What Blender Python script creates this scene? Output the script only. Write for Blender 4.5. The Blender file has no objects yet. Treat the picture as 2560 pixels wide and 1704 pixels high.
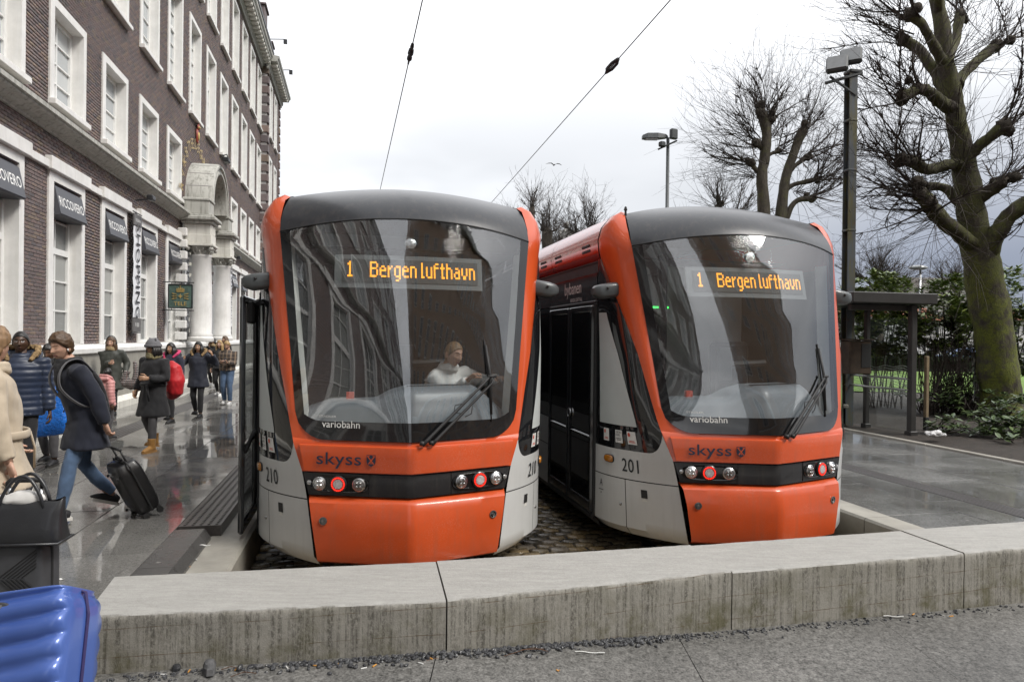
import bpy, bmesh, math, random
import numpy as np
from mathutils import Vector, Matrix, noise as mnoise
R = random.Random(7)
scene = bpy.context.scene
COL = scene.collection
PI = math.pi

# ---------------------------------------------------------------- camera
F_PX, HORIZ, ROLL, CAM_H = 1755.0, 846.0, 0.0118, 1.78
cam_d = bpy.data.cameras.new('camera'); cam = bpy.data.objects.new('camera', cam_d); COL.objects.link(cam)
cam_d.sensor_width = 36.0; cam_d.lens = F_PX / 2560 * 36.0
cam_d.clip_start = 0.05; cam_d.clip_end = 3000
_pitch = math.atan((852 - HORIZ) / F_PX)
cam.matrix_world = Matrix.Translation((0, 0, CAM_H)) @ Matrix.Rotation(PI / 2 - _pitch, 4, 'X') @ Matrix.Rotation(ROLL, 4, 'Z')
scene.camera = cam
scene.view_settings.view_transform = 'Standard'; scene.view_settings.look = 'None'
scene.view_settings.exposure = 1.08; scene.view_settings.gamma = 1.0
scene.render.engine = 'CYCLES'
scene.cycles.max_bounces = 8; scene.cycles.transparent_max_bounces = 12
scene.cycles.glossy_bounces = 4; scene.cycles.diffuse_bounces = 3
scene.cycles.caustics_reflective = False; scene.cycles.caustics_refractive = False

# ---------------------------------------------------------------- world: overcast sky over a NISHITA base
world = bpy.data.worlds.new('World'); scene.world = world; world.use_nodes = True
nt = world.node_tree; nt.nodes.clear()
def wn(t, **k):
    n = nt.nodes.new(t)
    for a, b in k.items(): setattr(n, a, b)
    return n
def wl(a, b): nt.links.new(a, b)
SUN_EL, SUN_AZ = math.radians(48), math.radians(115)       # azimuth measured from +Y towards +X
sky = wn('ShaderNodeTexSky', sky_type='NISHITA', sun_disc=False, sun_elevation=SUN_EL, sun_rotation=SUN_AZ)
bg_sky = wn('ShaderNodeBackground'); bg_sky.inputs[1].default_value = 0.06
wl(sky.outputs[0], bg_sky.inputs[0])
tc = wn('ShaderNodeTexCoord'); sep = wn('ShaderNodeSeparateXYZ'); wl(tc.outputs['Generated'], sep.inputs[0])
def wmath(op, a, b=None, c=None, clamp=False):
    n = wn('ShaderNodeMath', operation=op, use_clamp=clamp)
    for i, v in enumerate((a, b, c)):
        if v is None: continue
        if isinstance(v, (int, float)): n.inputs[i].default_value = v
        else: wl(v, n.inputs[i])
    return n.outputs[0]
zz = wmath('MAXIMUM', sep.outputs[2], 0.0)
den = wmath('ADD', zz, 0.16)
cx_ = wmath('DIVIDE', sep.outputs[0], den); cy_ = wmath('DIVIDE', sep.outputs[1], den)
comb = wn('ShaderNodeCombineXYZ'); wl(cx_, comb.inputs[0]); wl(cy_, comb.inputs[1])
nz = wn('ShaderNodeTexNoise'); nz.inputs['Scale'].default_value = 0.40; nz.inputs['Detail'].default_value = 5.0
nz.inputs['Roughness'].default_value = 0.52; wl(comb.outputs[0], nz.inputs['Vector'])
def smooth(v, lo, hi):
    n = wn('ShaderNodeMapRange', interpolation_type='SMOOTHSTEP'); n.inputs[1].default_value = lo; n.inputs[2].default_value = hi
    wl(v, n.inputs[0]); return n.outputs[0]
# a slate rain bank low over the park (ahead-right), thin grey bands low elsewhere
az = wn('ShaderNodeVectorMath', operation='DOT_PRODUCT'); wl(tc.outputs['Generated'], az.inputs[0])
az.inputs[1].default_value = (math.sin(math.radians(50)), math.cos(math.radians(50)), 0)
bank = wmath('MULTIPLY', smooth(az.outputs['Value'], 0.74, 0.96), wmath('SUBTRACT', 1.0, smooth(wmath('ADD', zz, wmath('MULTIPLY', wmath('SUBTRACT', nz.outputs[0], 0.5), 0.12)), 0.07, 0.32)))
low = wmath('MULTIPLY', wmath('SUBTRACT', 1.0, smooth(zz, 0.20, 0.55)), smooth(nz.outputs[0], 0.18, 0.54))
hig = smooth(nz.outputs[0], 0.50, 0.80)
def wmix(fac, a, b):
    n = wn('ShaderNodeMix', data_type='RGBA')
    wl(fac, n.inputs[0])
    for i, v in ((6, a), (7, b)):
        if isinstance(v, tuple): n.inputs[i].default_value = (*v, 1)
        else: wl(v, n.inputs[i])
    return n.outputs[2]
c = wmix(hig, (0.84, 0.845, 0.86), (0.52, 0.54, 0.57))
c = wmix(wmath('MULTIPLY', low, 0.95), c, (0.40, 0.408, 0.422))
c = wmix(wmath('MULTIPLY', bank, 1.0), c, (0.15, 0.166, 0.215))
bg_c = wn('ShaderNodeBackground'); bg_c.inputs[1].default_value = 1.0; wl(c, bg_c.inputs[0])
mixs = wn('ShaderNodeMixShader'); mixs.inputs[0].default_value = 0.90
wl(bg_sky.outputs[0], mixs.inputs[1]); wl(bg_c.outputs[0], mixs.inputs[2])
wo = wn('ShaderNodeOutputWorld'); wl(mixs.outputs[0], wo.inputs[0])

sun_d = bpy.data.lights.new('sun', 'SUN'); sun_d.energy = 1.5; sun_d.angle = math.radians(18); sun_d.color = (1.0, 0.96, 0.9)
sun = bpy.data.objects.new('sun', sun_d); COL.objects.link(sun)
_sd = Vector((math.sin(SUN_AZ) * math.cos(SUN_EL), math.cos(SUN_AZ) * math.cos(SUN_EL), math.sin(SUN_EL)))
sun.rotation_euler = _sd.to_track_quat('Z', 'Y').to_euler()

# ---------------------------------------------------------------- helpers
def ray(px, py):
    u = (px - 1280) / F_PX; v = (py - 852) / F_PX
    c, s = math.cos(ROLL), math.sin(ROLL)
    u, v = c * u + s * v, -s * u + c * v
    return u, v + (852 - HORIZ) / F_PX
def W(px, py, Y):                 # the point of the place seen at this pixel of the photograph, Y metres ahead
    u, v = ray(px, py); return Vector((u * Y, Y, CAM_H - v * Y))
def G(px, py, z=0.0):             # the point of a level surface seen at this pixel
    u, v = ray(px, py); Y = (CAM_H - z) / v; return Vector((u * Y, Y, z))
SITE = 0.21                       # the paving, the tracks and the kerbs all run along this heading
SR = Vector((math.cos(SITE), math.sin(SITE), 0)); SD = Vector((-math.sin(SITE), math.cos(SITE), 0))
def S(s, t, z=0.0): return SR * s + SD * t + Vector((0, 0, z))
def lerp(a, b, t): return a + (b - a) * t
def interp(x, xs, ys): return float(np.interp(x, xs, ys))

def tag(o, label=None, cat=None, group=None, kind=None):
    if label: o['label'] = label
    if cat: o['category'] = cat
    if group: o['group'] = group
    if kind: o['kind'] = kind
    return o
def empty(name, loc=(0, 0, 0), rz=0.0, parent=None):
    o = bpy.data.objects.new(name, None); COL.objects.link(o); o.location = loc; o.rotation_euler = (0, 0, rz)
    o.empty_display_size = 0.2
    if parent: o.parent = parent
    return o
def thing(name, label, cat, loc=(0, 0, 0), rz=0.0, group=None):
    return tag(empty(name, loc, rz), label, cat, group)
def copy_tree(o, parent=None):
    c = o.copy(); COL.objects.link(c)
    if parent: c.parent = parent
    for ch in list(o.children): copy_tree(ch, c)
    return c
def link_mesh(name, me, parent=None, loc=None, rot=None):
    o = bpy.data.objects.new(name, me); COL.objects.link(o)
    if parent: o.parent = parent
    if loc is not None: o.location = loc
    if rot is not None: o.rotation_euler = rot
    return o

class MB:
    """collects shapes and links them as one mesh object"""
    def __init__(self): self.v = []; self.f = []; self.m = []; self.mi = 0; self.X = None
    def add(self, vs, fs):
        b = len(self.v)
        if self.X is not None: vs = [self.X @ Vector(p) for p in vs]
        self.v.extend([tuple(p) for p in vs]); self.f.extend([tuple(i + b for i in f) for f in fs]); self.m.extend([self.mi] * len(fs))
        return self
    def box(self, c, s, rz=0.0, M=None):
        hx, hy, hz = s[0] / 2, s[1] / 2, s[2] / 2
        T = M if M is not None else Matrix.Rotation(rz, 3, 'Z')
        vs = [Vector(c) + T @ Vector((x * hx, y * hy, z * hz)) for x in (-1, 1) for y in (-1, 1) for z in (-1, 1)]
        return self.add(vs, [(0, 1, 3, 2), (4, 6, 7, 5), (0, 4, 5, 1), (2, 3, 7, 6), (0, 2, 6, 4), (1, 5, 7, 3)])
    def bbox(self, c, s, b=0.01, rz=0.0, M=None):     # box with every edge chamfered
        T = M if M is not None else Matrix.Rotation(rz, 3, 'Z')
        h = [x / 2 for x in s]; b = min(b, min(h) * 0.9)
        vs = []; idx = {}
        for x in (-1, 1):
            for y in (-1, 1):
                for z in (-1, 1):
                    for a in range(3):
                        p = [x * h[0], y * h[1], z * h[2]]
                        for k in range(3):
                            if k != a: p[k] -= (x, y, z)[k] * b
                        idx[(x, y, z, a)] = len(vs); vs.append(Vector(c) + T @ Vector(p))
        fs = []
        for a in range(3):
            u, w = [k for k in range(3) if k != a]
            for sgn in (-1, 1):
                q = []
                for (p, r) in ((-1, -1), (1, -1), (1, 1), (-1, 1)):
                    k = [0, 0, 0]; k[a] = sgn; k[u] = p; k[w] = r; q.append(idx[(*k, a)])
                if (sgn == 1) == (a == 1): q = q[::-1]
                fs.append(q)
        for a in range(3):
            u, w = [k for k in range(3) if k != a]
            for p in (-1, 1):
                for r in (-1, 1):
                    k0 = [0, 0, 0]; k0[u] = p; k0[w] = r; k1 = list(k0); k0[a] = -1; k1[a] = 1
                    fs.append((idx[(*k0, u)], idx[(*k1, u)], idx[(*k1, w)], idx[(*k0, w)]))
        for x in (-1, 1):
            for y in (-1, 1):
                for z in (-1, 1): fs.append(tuple(idx[(x, y, z, a)] for a in range(3)))
        return self.add(vs, fs)
    def tube(self, pts, rad, n=8, caps=True, flat=None, up=None):
        pts = [Vector(p) for p in pts]
        if isinstance(rad, (int, float, tuple)): rad = [rad] * len(pts)
        vs = []; fs = []; prev = None
        for i, p in enumerate(pts):
            d = (pts[min(i + 1, len(pts) - 1)] - pts[max(i - 1, 0)])
            if d.length < 1e-9: d = Vector((0, 0, 1))
            d.normalize()
            if up is not None: a = Vector(up) - d * d.dot(Vector(up))
            elif prev is None:
                a = Vector((0, 0, 1)) if abs(d.z) < 0.9 else Vector((1, 0, 0)); a = a - d * d.dot(a)
            else: a = prev - d * d.dot(prev)
            if a.length < 1e-6: a = d.orthogonal()
            a.normalize(); prev = a; b = d.cross(a)
            r = rad[i]; ra, rb = (r if isinstance(r, tuple) else (r, r))
            for k in range(n):
                t = 2 * PI * k / n; vs.append(p + a * (ra * math.cos(t)) + b * (rb * math.sin(t)))
        m = len(pts)
        for i in range(m - 1):
            for k in range(n): fs.append((i * n + k, i * n + (k + 1) % n, (i + 1) * n + (k + 1) % n, (i + 1) * n + k))
        if caps: fs.append(tuple(range(n))[::-1]); fs.append(tuple((m - 1) * n + k for k in range(n)))
        return self.add(vs, fs)
    def loft(self, rows, closed=False, flip=False):
        n = len(rows[0]); vs = [p for r in rows for p in r]; fs = []
        for i in range(len(rows) - 1):
            for k in range(n if closed else n - 1):
                q = (i * n + k, i * n + (k + 1) % n, (i + 1) * n + (k + 1) % n, (i + 1) * n + k)
                fs.append(q[::-1] if flip else q)
        return self.add(vs, fs)
    def lathe(self, prof, c=(0, 0, 0), n=20, M=None):     # profile (radius, height)
        T = M if M is not None else Matrix.Identity(3); rows = []
        for r, h in prof: rows.append([Vector(c) + T @ Vector((r * math.cos(2 * PI * k / n), r * math.sin(2 * PI * k / n), h)) for k in range(n)])
        self.loft(rows, closed=True)
        if prof[0][0] > 1e-4: self.add(rows[0], [tuple(range(n))[::-1]])
        if prof[-1][0] > 1e-4: self.add(rows[-1], [tuple(range(n))])
        return self
    def ell(self, c, r, n=14, m=9, M=None):
        T = M if M is not None else Matrix.Identity(3); rows = []
        for i in range(m + 1):
            a = -PI / 2 + PI * i / m
            rows.append([Vector(c) + T @ Vector((r[0] * math.cos(a) * math.cos(2 * PI * k / n), r[1] * math.cos(a) * math.sin(2 * PI * k / n), r[2] * math.sin(a))) for k in range(n)])
        return self.loft(rows, closed=True)
    def prism(self, poly, d0, d1, fn):       # polygon (a,b) extruded from d0 to d1; fn(a,b,d)->point
        n = len(poly); vs = [fn(a, b, d0) for a, b in poly] + [fn(a, b, d1) for a, b in poly]
        fs = [tuple(range(n))[::-1], tuple(range(n, 2 * n))] + [(k, (k + 1) % n, n + (k + 1) % n, n + k) for k in range(n)]
        return self.add(vs, fs)
    def mesh(self, name, mats, smooth=False, auto=None):
        me = bpy.data.meshes.new(name); me.from_pydata(self.v, [], self.f)
        if not isinstance(mats, (list, tuple)): mats = [mats]
        for q in mats: me.materials.append(q)
        if len(mats) > 1: me.polygons.foreach_set('material_index', self.m)
        bm = bmesh.new(); bm.from_mesh(me)
        if smooth: bmesh.ops.remove_doubles(bm, verts=bm.verts, dist=1e-5)
        bmesh.ops.recalc_face_normals(bm, faces=bm.faces)
        bm.to_mesh(me); bm.free()
        if smooth:
            me.polygons.foreach_set('use_smooth', [True] * len(me.polygons))
            if auto: me.set_sharp_from_angle(angle=math.radians(auto))
        me.update(); return me
    def make(self, name, mats, parent=None, smooth=False, auto=None, loc=None, rot=None):
        return link_mesh(name, self.mesh(name, mats, smooth, auto), parent, loc, rot)

def np_mesh(name, V, Fq, mat, smooth=False):            # quads from numpy arrays
    me = bpy.data.meshes.new(name); V = np.asarray(V, np.float32); Fq = np.asarray(Fq, np.int32)
    k = Fq.shape[1]
    me.vertices.add(len(V)); me.vertices.foreach_set('co', V.ravel())
    me.loops.add(Fq.size); me.loops.foreach_set('vertex_index', Fq.ravel())
    me.polygons.add(len(Fq)); me.polygons.foreach_set('loop_start', np.arange(0, Fq.size, k, dtype=np.int32))
    if smooth: me.polygons.foreach_set('use_smooth', np.ones(len(Fq), bool))
    me.materials.append(mat); me.update(calc_edges=True); me.validate(); return me

SCRATCH = bpy.data.scenes.new('scratch')       # modifiers and text are evaluated here, away from the big scene; removed at the end
def scratch_graph():
    with bpy.context.temp_override(scene=SCRATCH, view_layer=SCRATCH.view_layers[0]): dg = bpy.context.evaluated_depsgraph_get()
    dg.update(); return dg
# text as flat mesh triangles in its own (x, y) plane
def text2d(s, size=1.0, sx=1.0, align='CENTER', space=1.0, bold=0.006):
    cu = bpy.data.curves.new('txt', 'FONT'); cu.body = s; cu.size = size; cu.align_x = align; cu.align_y = 'CENTER'; cu.space_character = space
    cu.resolution_u = 3; cu.offset = bold * size
    o = bpy.data.objects.new('txt', cu); SCRATCH.collection.objects.link(o)
    dg = scratch_graph()
    me = o.evaluated_get(dg).to_mesh()
    vs = [(v.co.x * sx, v.co.y) for v in me.vertices]; fs = [tuple(p.vertices) for p in me.polygons]
    o.evaluated_get(dg).to_mesh_clear(); bpy.data.objects.remove(o); bpy.data.curves.remove(cu)
    return vs, fs
def text_on(mb, s, size, fn, sx=1.0, align='CENTER', space=1.0):
    vs, fs = text2d(s, size, sx, align, space); mb.add([fn(a, b) for a, b in vs], fs); return mb
def plane_fn(o, ax, ay): o, ax, ay = Vector(o), Vector(ax), Vector(ay); return lambda a, b: o + ax * a + ay * b

# ---------------------------------------------------------------- materials
def nodes(m):
    t = m.node_tree; return t, t.nodes, t.links, t.nodes['Principled BSDF']
def tex_noise(t, scale, detail=4, rough=0.55, vec=None, stretch=None):
    n = t.nodes.new('ShaderNodeTexNoise'); n.inputs['Scale'].default_value = scale; n.inputs['Detail'].default_value = detail; n.inputs['Roughness'].default_value = rough
    src = vec if vec is not None else objco(t)
    if stretch:
        mp = t.nodes.new('ShaderNodeMapping'); mp.inputs['Scale'].default_value = stretch; t.links.new(src, mp.inputs[0]); src = mp.outputs[0]
    t.links.new(src, n.inputs['Vector']); return n.outputs[0]
def objco(t):
    n = t.nodes.get('objco') or t.nodes.new('ShaderNodeTexCoord'); n.name = 'objco'; return n.outputs['Object']
def geoco(t):
    n = t.nodes.get('geoco') or t.nodes.new('ShaderNodeNewGeometry'); n.name = 'geoco'; return n.outputs['Position']
def ramp(t, v, stops, interp_='LINEAR'):
    n = t.nodes.new('ShaderNodeValToRGB'); n.color_ramp.interpolation = interp_
    e = n.color_ramp.elements
    while len(e) < len(stops): e.new(0.5)
    for i, (p, c) in enumerate(stops):
        e[i].position = p; e[i].color = (*c, 1) if isinstance(c, tuple) else (c, c, c, 1)
    t.links.new(v, n.inputs[0]); return n.outputs[0]
def mixc(t, fac, a, b, mode='MIX'):
    n = t.nodes.new('ShaderNodeMix'); n.data_type = 'RGBA'; n.blend_type = mode
    for i, v in ((0, fac), (6, a), (7, b)):
        if isinstance(v, (int, float)): n.inputs[i].default_value = v if i == 0 else (v, v, v, 1)
        elif isinstance(v, tuple): n.inputs[i].default_value = (*v, 1)
        else: t.links.new(v, n.inputs[i])
    return n.outputs[2]
def vmath(t, op, a, b=None, clamp=False):
    n = t.nodes.new('ShaderNodeMath'); n.operation = op; n.use_clamp = clamp
    for i, v in enumerate((a, b)):
        if v is None: continue
        if isinstance(v, (int, float)): n.inputs[i].default_value = v
        else: t.links.new(v, n.inputs[i])
    return n.outputs[0]
def bump(t, h, strength=0.3, dist=0.01, prev=None):
    n = t.nodes.new('ShaderNodeBump'); n.inputs['Strength'].default_value = strength; n.inputs['Distance'].default_value = dist
    t.links.new(h, n.inputs['Height'])
    if prev is not None: t.links.new(prev, n.inputs['Normal'])
    return n.outputs[0]
def M(name, col, rough=0.6, var=0.12, vs=6.0, bs=60.0, bst=0.15, bd=0.004, metal=0.0, coat=0.0, spec=0.5, world_co=False, rvar=0.0, island=0.0, stretch=None):
    m = bpy.data.materials.new(name); m.use_nodes = True; t, N, L, P = nodes(m)
    P.inputs['Roughness'].default_value = rough; P.inputs['Metallic'].default_value = metal
    P.inputs['Coat Weight'].default_value = coat; P.inputs['Coat Roughness'].default_value = 0.06
    P.inputs['Specular IOR Level'].default_value = spec
    co = geoco(t) if world_co else objco(t)
    c = (*col,)
    n1 = tex_noise(t, vs, 5, 0.6, co, stretch)
    lo = tuple(x * (1 - var) for x in col); hi = tuple(min(1, x * (1 + var)) for x in col)
    base = ramp(t, n1, [(0.3, lo), (0.7, hi)])
    if island:
        g = t.nodes.get('geoco') or t.nodes.new('ShaderNodeNewGeometry'); g.name = 'geoco'
        k = ramp(t, g.outputs['Random Per Island'], [(0, 1 - island), (1, 1 + island)])
        base = mixc(t, 1.0, base, k, 'MULTIPLY')
    L.new(base, P.inputs['Base Color'])
    if rvar: L.new(ramp(t, tex_noise(t, vs * 1.7, 4, 0.6, co), [(0.3, max(0.02, rough - rvar)), (0.7, min(1, rough + rvar))]), P.inputs['Roughness'])
    if bst: L.new(bump(t, tex_noise(t, bs, 3, 0.6, co, stretch), bst, bd), P.inputs['Normal'])
    return m
def emit(name, col, strength):
    m = bpy.data.materials.new(name); m.use_nodes = True; t, N, L, P = nodes(m)
    P.inputs['Base Color'].default_value = (*[x * 0.3 for x in col], 1); P.inputs['Emission Color'].default_value = (*col, 1); P.inputs['Emission Strength'].default_value = strength
    return m
def glass(name, tint=(0.6, 0.65, 0.66), r0=0.05, rain=0.0):
    """thin pane: mirror by angle (Schlick) over a tinted see-through"""
    m = bpy.data.materials.new(name); m.use_nodes = True; t = m.node_tree; t.nodes.clear()
    o = t.nodes.new('ShaderNodeOutputMaterial'); tr = t.nodes.new('ShaderNodeBsdfTransparent'); gl = t.nodes.new('ShaderNodeBsdfGlossy')
    tr.inputs[0].default_value = (*tint, 1); gl.inputs['Roughness'].default_value = 0.0; gl.inputs['Color'].default_value = (1, 1, 1, 1)
    g = t.nodes.new('ShaderNodeNewGeometry'); dt = t.nodes.new('ShaderNodeVectorMath'); dt.operation = 'DOT_PRODUCT'
    t.links.new(g.outputs['Normal'], dt.inputs[0]); t.links.new(g.outputs['Incoming'], dt.inputs[1])
    c1 = vmath(t, 'SUBTRACT', 1.0, vmath(t, 'ABSOLUTE', dt.outputs['Value']), True)
    fac = vmath(t, 'ADD', vmath(t, 'MULTIPLY', vmath(t, 'POWER', c1, 5.0), 1 - r0), r0, True)
    mx = t.nodes.new('ShaderNodeMixShader'); t.links.new(fac, mx.inputs[0]); t.links.new(tr.outputs[0], mx.inputs[1]); t.links.new(gl.outputs[0], mx.inputs[2])
    out = mx.outputs[0]
    if rain:      # rain beads and runs on the pane
        co = objco(t)
        v = t.nodes.new('ShaderNodeTexVoronoi'); v.inputs['Scale'].default_value = 190; t.links.new(co, v.inputs['Vector'])
        drop = ramp(t, v.outputs['Distance'], [(0.18, 1.0), (0.34, 0.0)])
        where = ramp(t, tex_noise(t, 2.4, 5, 0.7, co, (1, 1, 0.35)), [(0.40, 0.0), (0.66, 1.0)])
        dm = vmath(t, 'MULTIPLY', drop, where)
        nb = bump(t, dm, 0.22 * rain, 0.003)
        t.links.new(bump(t, tex_noise(t, 3.0, 2, 0.5, co, (1.5, 1, 0.5)), 0.02, 0.05, nb), gl.inputs['Normal'])
        df = t.nodes.new('ShaderNodeBsdfDiffuse'); df.inputs[0].default_value = (0.55, 0.57, 0.6, 1)
        m2 = t.nodes.new('ShaderNodeMixShader'); t.links.new(vmath(t, 'MULTIPLY', dm, 0.14 * rain), m2.inputs[0]); t.links.new(out, m2.inputs[1]); t.links.new(df.outputs[0], m2.inputs[2]); out = m2.outputs[0]
    t.links.new(out, o.inputs[0])
    return m
# ================================================================ ground materials
def wet_stone(name, col, speck=0.5, scale=260.0, wet_lo=0.42, wet_hi=0.58, r_wet=0.03, r_dry=0.32, joint_dirt=0.0):
    """granite under a thin film of rain: pools mirror, the rest is rougher"""
    m = bpy.data.materials.new(name); m.use_nodes = True; t, N, L, P = nodes(m)
    co = geoco(t)
    sp = tex_noise(t, scale, 2, 0.7, co); sp2 = tex_noise(t, scale * 0.33, 3, 0.7, co); big = tex_noise(t, 0.9, 5, 0.6, co)
    base = ramp(t, sp, [(0.30, tuple(c * (1 - speck) for c in col)), (0.5, col), (0.72, tuple(min(1, c * (1 + speck * 1.3)) for c in col))])
    base = mixc(t, 0.45, base, ramp(t, sp2, [(0.3, tuple(c * (1 - speck) for c in col)), (0.7, tuple(c * (1 + speck) for c in col))]))
    base = mixc(t, 1.0, base, ramp(t, big, [(0.3, 0.72), (0.7, 1.22)]), 'MULTIPLY')
    g = t.nodes.get('geoco'); base = mixc(t, 1.0, base, ramp(t, g.outputs['Random Per Island'], [(0, 0.85), (1, 1.13)]), 'MULTIPLY')
    oi = t.nodes.new('ShaderNodeObjectInfo'); base = mixc(t, 1.0, base, ramp(t, oi.outputs['Random'], [(0, 0.86), (1, 1.14)]), 'MULTIPLY')
    wet = ramp(t, tex_noise(t, 0.55, 5, 0.62, co), [(wet_lo, 0.0), (wet_hi, 1.0)])
    base = mixc(t, vmath(t, 'MULTIPLY', wet, 0.38), base, mixc(t, 1.0, base, 0.45, 'MULTIPLY'))
    gv = t.nodes.new('ShaderNodeTexVoronoi'); gv.inputs['Scale'].default_value = 2.6; L.new(co, gv.inputs['Vector']); base = mixc(t, ramp(t, gv.outputs['Distance'], [(0.035, 0.55), (0.05, 0.0)]), base, (0.34, 0.33, 0.31))      # trodden gum
    L.new(base, P.inputs['Base Color'])
    L.new(ramp(t, wet, [(0, r_dry), (1, r_wet)]), P.inputs['Roughness'])
    P.inputs['IOR'].default_value = 1.42
    inv = vmath(t, 'SUBTRACT', 1.0, wet)
    nb = t.nodes.new('ShaderNodeBump'); nb.inputs['Distance'].default_value = 0.003
    L.new(vmath(t, 'MULTIPLY', inv, 0.5), nb.inputs['Strength']); L.new(sp2, nb.inputs['Height'])
    nb2 = t.nodes.new('ShaderNodeBump'); nb2.inputs['Distance'].default_value = 0.02; nb2.inputs['Strength'].default_value = 0.05
    L.new(tex_noise(t, 2.2, 2, 0.5, co), nb2.inputs['Height']); L.new(nb.outputs[0], nb2.inputs['Normal'])
    L.new(nb2.outputs[0], P.inputs['Normal'])
    return m
m_pave = wet_stone('wet granite paving', (0.185, 0.18, 0.17), 0.6, 110, 0.38, 0.54, 0.03, 0.24)
m_pave_r = wet_stone('wet grey granite', (0.145, 0.145, 0.14), 0.55, 90, 0.42, 0.60, 0.05, 0.26)
m_fore = wet_stone('damp coarse granite', (0.128, 0.125, 0.118), 1.0, 75, 0.60, 0.82, 0.12, 0.42)
m_edge = wet_stone('dark edge stone', (0.075, 0.073, 0.071), 0.25, 200, 0.5, 0.7, 0.10, 0.34)
m_conc = M('pale damp concrete', (0.30, 0.285, 0.25), 0.62, 0.2, 3, 140, 0.25, 0.003, world_co=True, rvar=0.1)
m_sub = M('dark joint bedding', (0.035, 0.032, 0.03), 0.7, 0.3, 20, 120, 0.3, world_co=True)
m_iron = M('dark cast tactile plate', (0.062, 0.056, 0.054), 0.30, 0.2, 30, 90, 0.2, world_co=True)
m_soil = M('wet dark soil', (0.034, 0.026, 0.02), 0.75, 0.5, 9, 60, 0.9, 0.03, world_co=True)
m_grass = M('lawn grass', (0.115, 0.20, 0.028), 0.8, 0.35, 2, 60, 0.7, 0.03, world_co=True)
m_path = M('dark wet park asphalt', (0.06, 0.06, 0.062), 0.3, 0.2, 2, 70, 0.2, world_co=True)
def struct(o): o['kind'] = 'structure'; return o

# the ground: one sheet out to the horizon, dropped below everything that is built on it
mb = MB(); mb.add([(-900, -700, -0.62), (900, -700, -0.62), (900, 1500, -0.62), (-900, 1500, -0.62)], [(0, 1, 2, 3)])
struct(mb.make('ground', m_sub))

def slab_mesh(w, l, gap=0.010, th=0.05, b=0.003):
    mb = MB(); x, y = w / 2 - gap / 2, l / 2 - gap / 2
    t = [(-x + b, -y + b, 0), (x - b, -y + b, 0), (x - b, y - b, 0), (-x + b, y - b, 0)]
    e = [(-x, -y, -b), (x, -y, -b), (x, y, -b), (-x, y, -b)]; d = [(p[0], p[1], -th) for p in e]
    mb.loft([d, e, t], closed=True); mb.add(t, [(0, 1, 2, 3)]); return mb
# ---- foreground paving in front of the stone wall (it falls a little to the right)
def fore_z(x): return interp(x, [-4, -2.2, -0.35, 1.43, 3.2, 6], [-0.01, -0.01, 0.02, -0.07, -0.09, -0.10])
fg = struct(empty('foreground_pavement'))
bed = MB(); xs = [-9 + i * 0.5 for i in range(47)]
bed.loft([[(x, y, fore_z(x) - 0.03) for x in xs] for y in (-14, 4.05)]); bed.make('bedding', m_sub, fg)
def fslab(x0, x1, y0, y1):
    mb = MB(); n = 8; rows = []
    g = 0.0025; xx = [lerp(x0 + g, x1 - g, i / n) for i in range(n + 1)]
    jit = R.uniform(-0.0012, 0.0012)
    rows = [[(x, y, fore_z(x) + jit - dz) for x in xx] for y, dz in ((y0 + g, 0.03), (y0 + g, 0.002), (y0 + g + 0.003, 0), (y1 - g - 0.003, 0), (y1 - g, 0.002), (y1 - g, 0.03))]
    mb.loft(rows); o = mb.make('paving_slab', m_fore, fg); return o
def wall_front_y(x): return interp(x, [-6, -2.23, -0.35, 1.43, 3.22, 3.76, 8], [3.0, 3.67, 3.94, 4.5, 4.96, 5.12, 6.2])
rows_y = [-14, -6, -2, 0.4, 1.5, 2.45, 3.25]
for j in range(len(rows_y) - 1):
    x = -9 + (j % 2) * 0.7
    while x < 13.5:
        w = 1.45 if rows_y[j] > -2 else 4.0
        fslab(x, x + w, rows_y[j], rows_y[j + 1]); x += w
x = -3.3
while x < 8.5:        # last course runs under the wall
    y1 = wall_front_y(x + 0.7) + 0.35; fslab(x, x + 1.45, 3.25, y1); x += 1.45

# ---- left pavement: granite slabs beside the platform edge
lp = struct(empty('left_pavement'))
bed = MB(); bed.loft([[S(-16, -14, -0.012), S(-1.66, -14, -0.012)], [S(-16, 90, -0.012), S(-1.66, 90, -0.012)]]); bed.make('bedding', m_sub, lp)
pl = []
W1, L1 = 0.82, 1.17
for i in range(15):
    for j in range(64):
        t0 = -2 + j * L1 + (0.4 if i % 2 else 0.0)
        s0 = -1.655 - (i + 0.5) * W1
        c = S(s0, t0 + L1 / 2)
        if abs(s0 + 4.35) < 0.10: continue
        if c.y < 2.2 or c.x < -0.75 * c.y - 1.5 or c.x < -5.7 - 0.2235 * c.y: continue
        pl.append((c.length, c))
pl.sort(key=lambda q: q[0])
me_slab = slab_mesh(W1, L1).mesh('paving_slab', m_pave)
for k, (d, c) in enumerate(pl[:290]):
    o = link_mesh('paving_slab', me_slab, lp, (c.x, c.y, R.uniform(-0.0015, 0.0015)), (R.uniform(-.0015, .0015), R.uniform(-.0015, .0015), SITE))
mb = MB()
for d, c in pl[290:]:
    mb.X = Matrix.Translation((c.x, c.y, R.uniform(-0.0012, 0.0012))) @ Matrix.Rotation(SITE, 4, 'Z')
    b = slab_mesh(W1, L1); mb.add(b.v, b.f)
if mb.v: tag(mb.make('far_slabs', m_pave, lp), kind='stuff')
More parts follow.
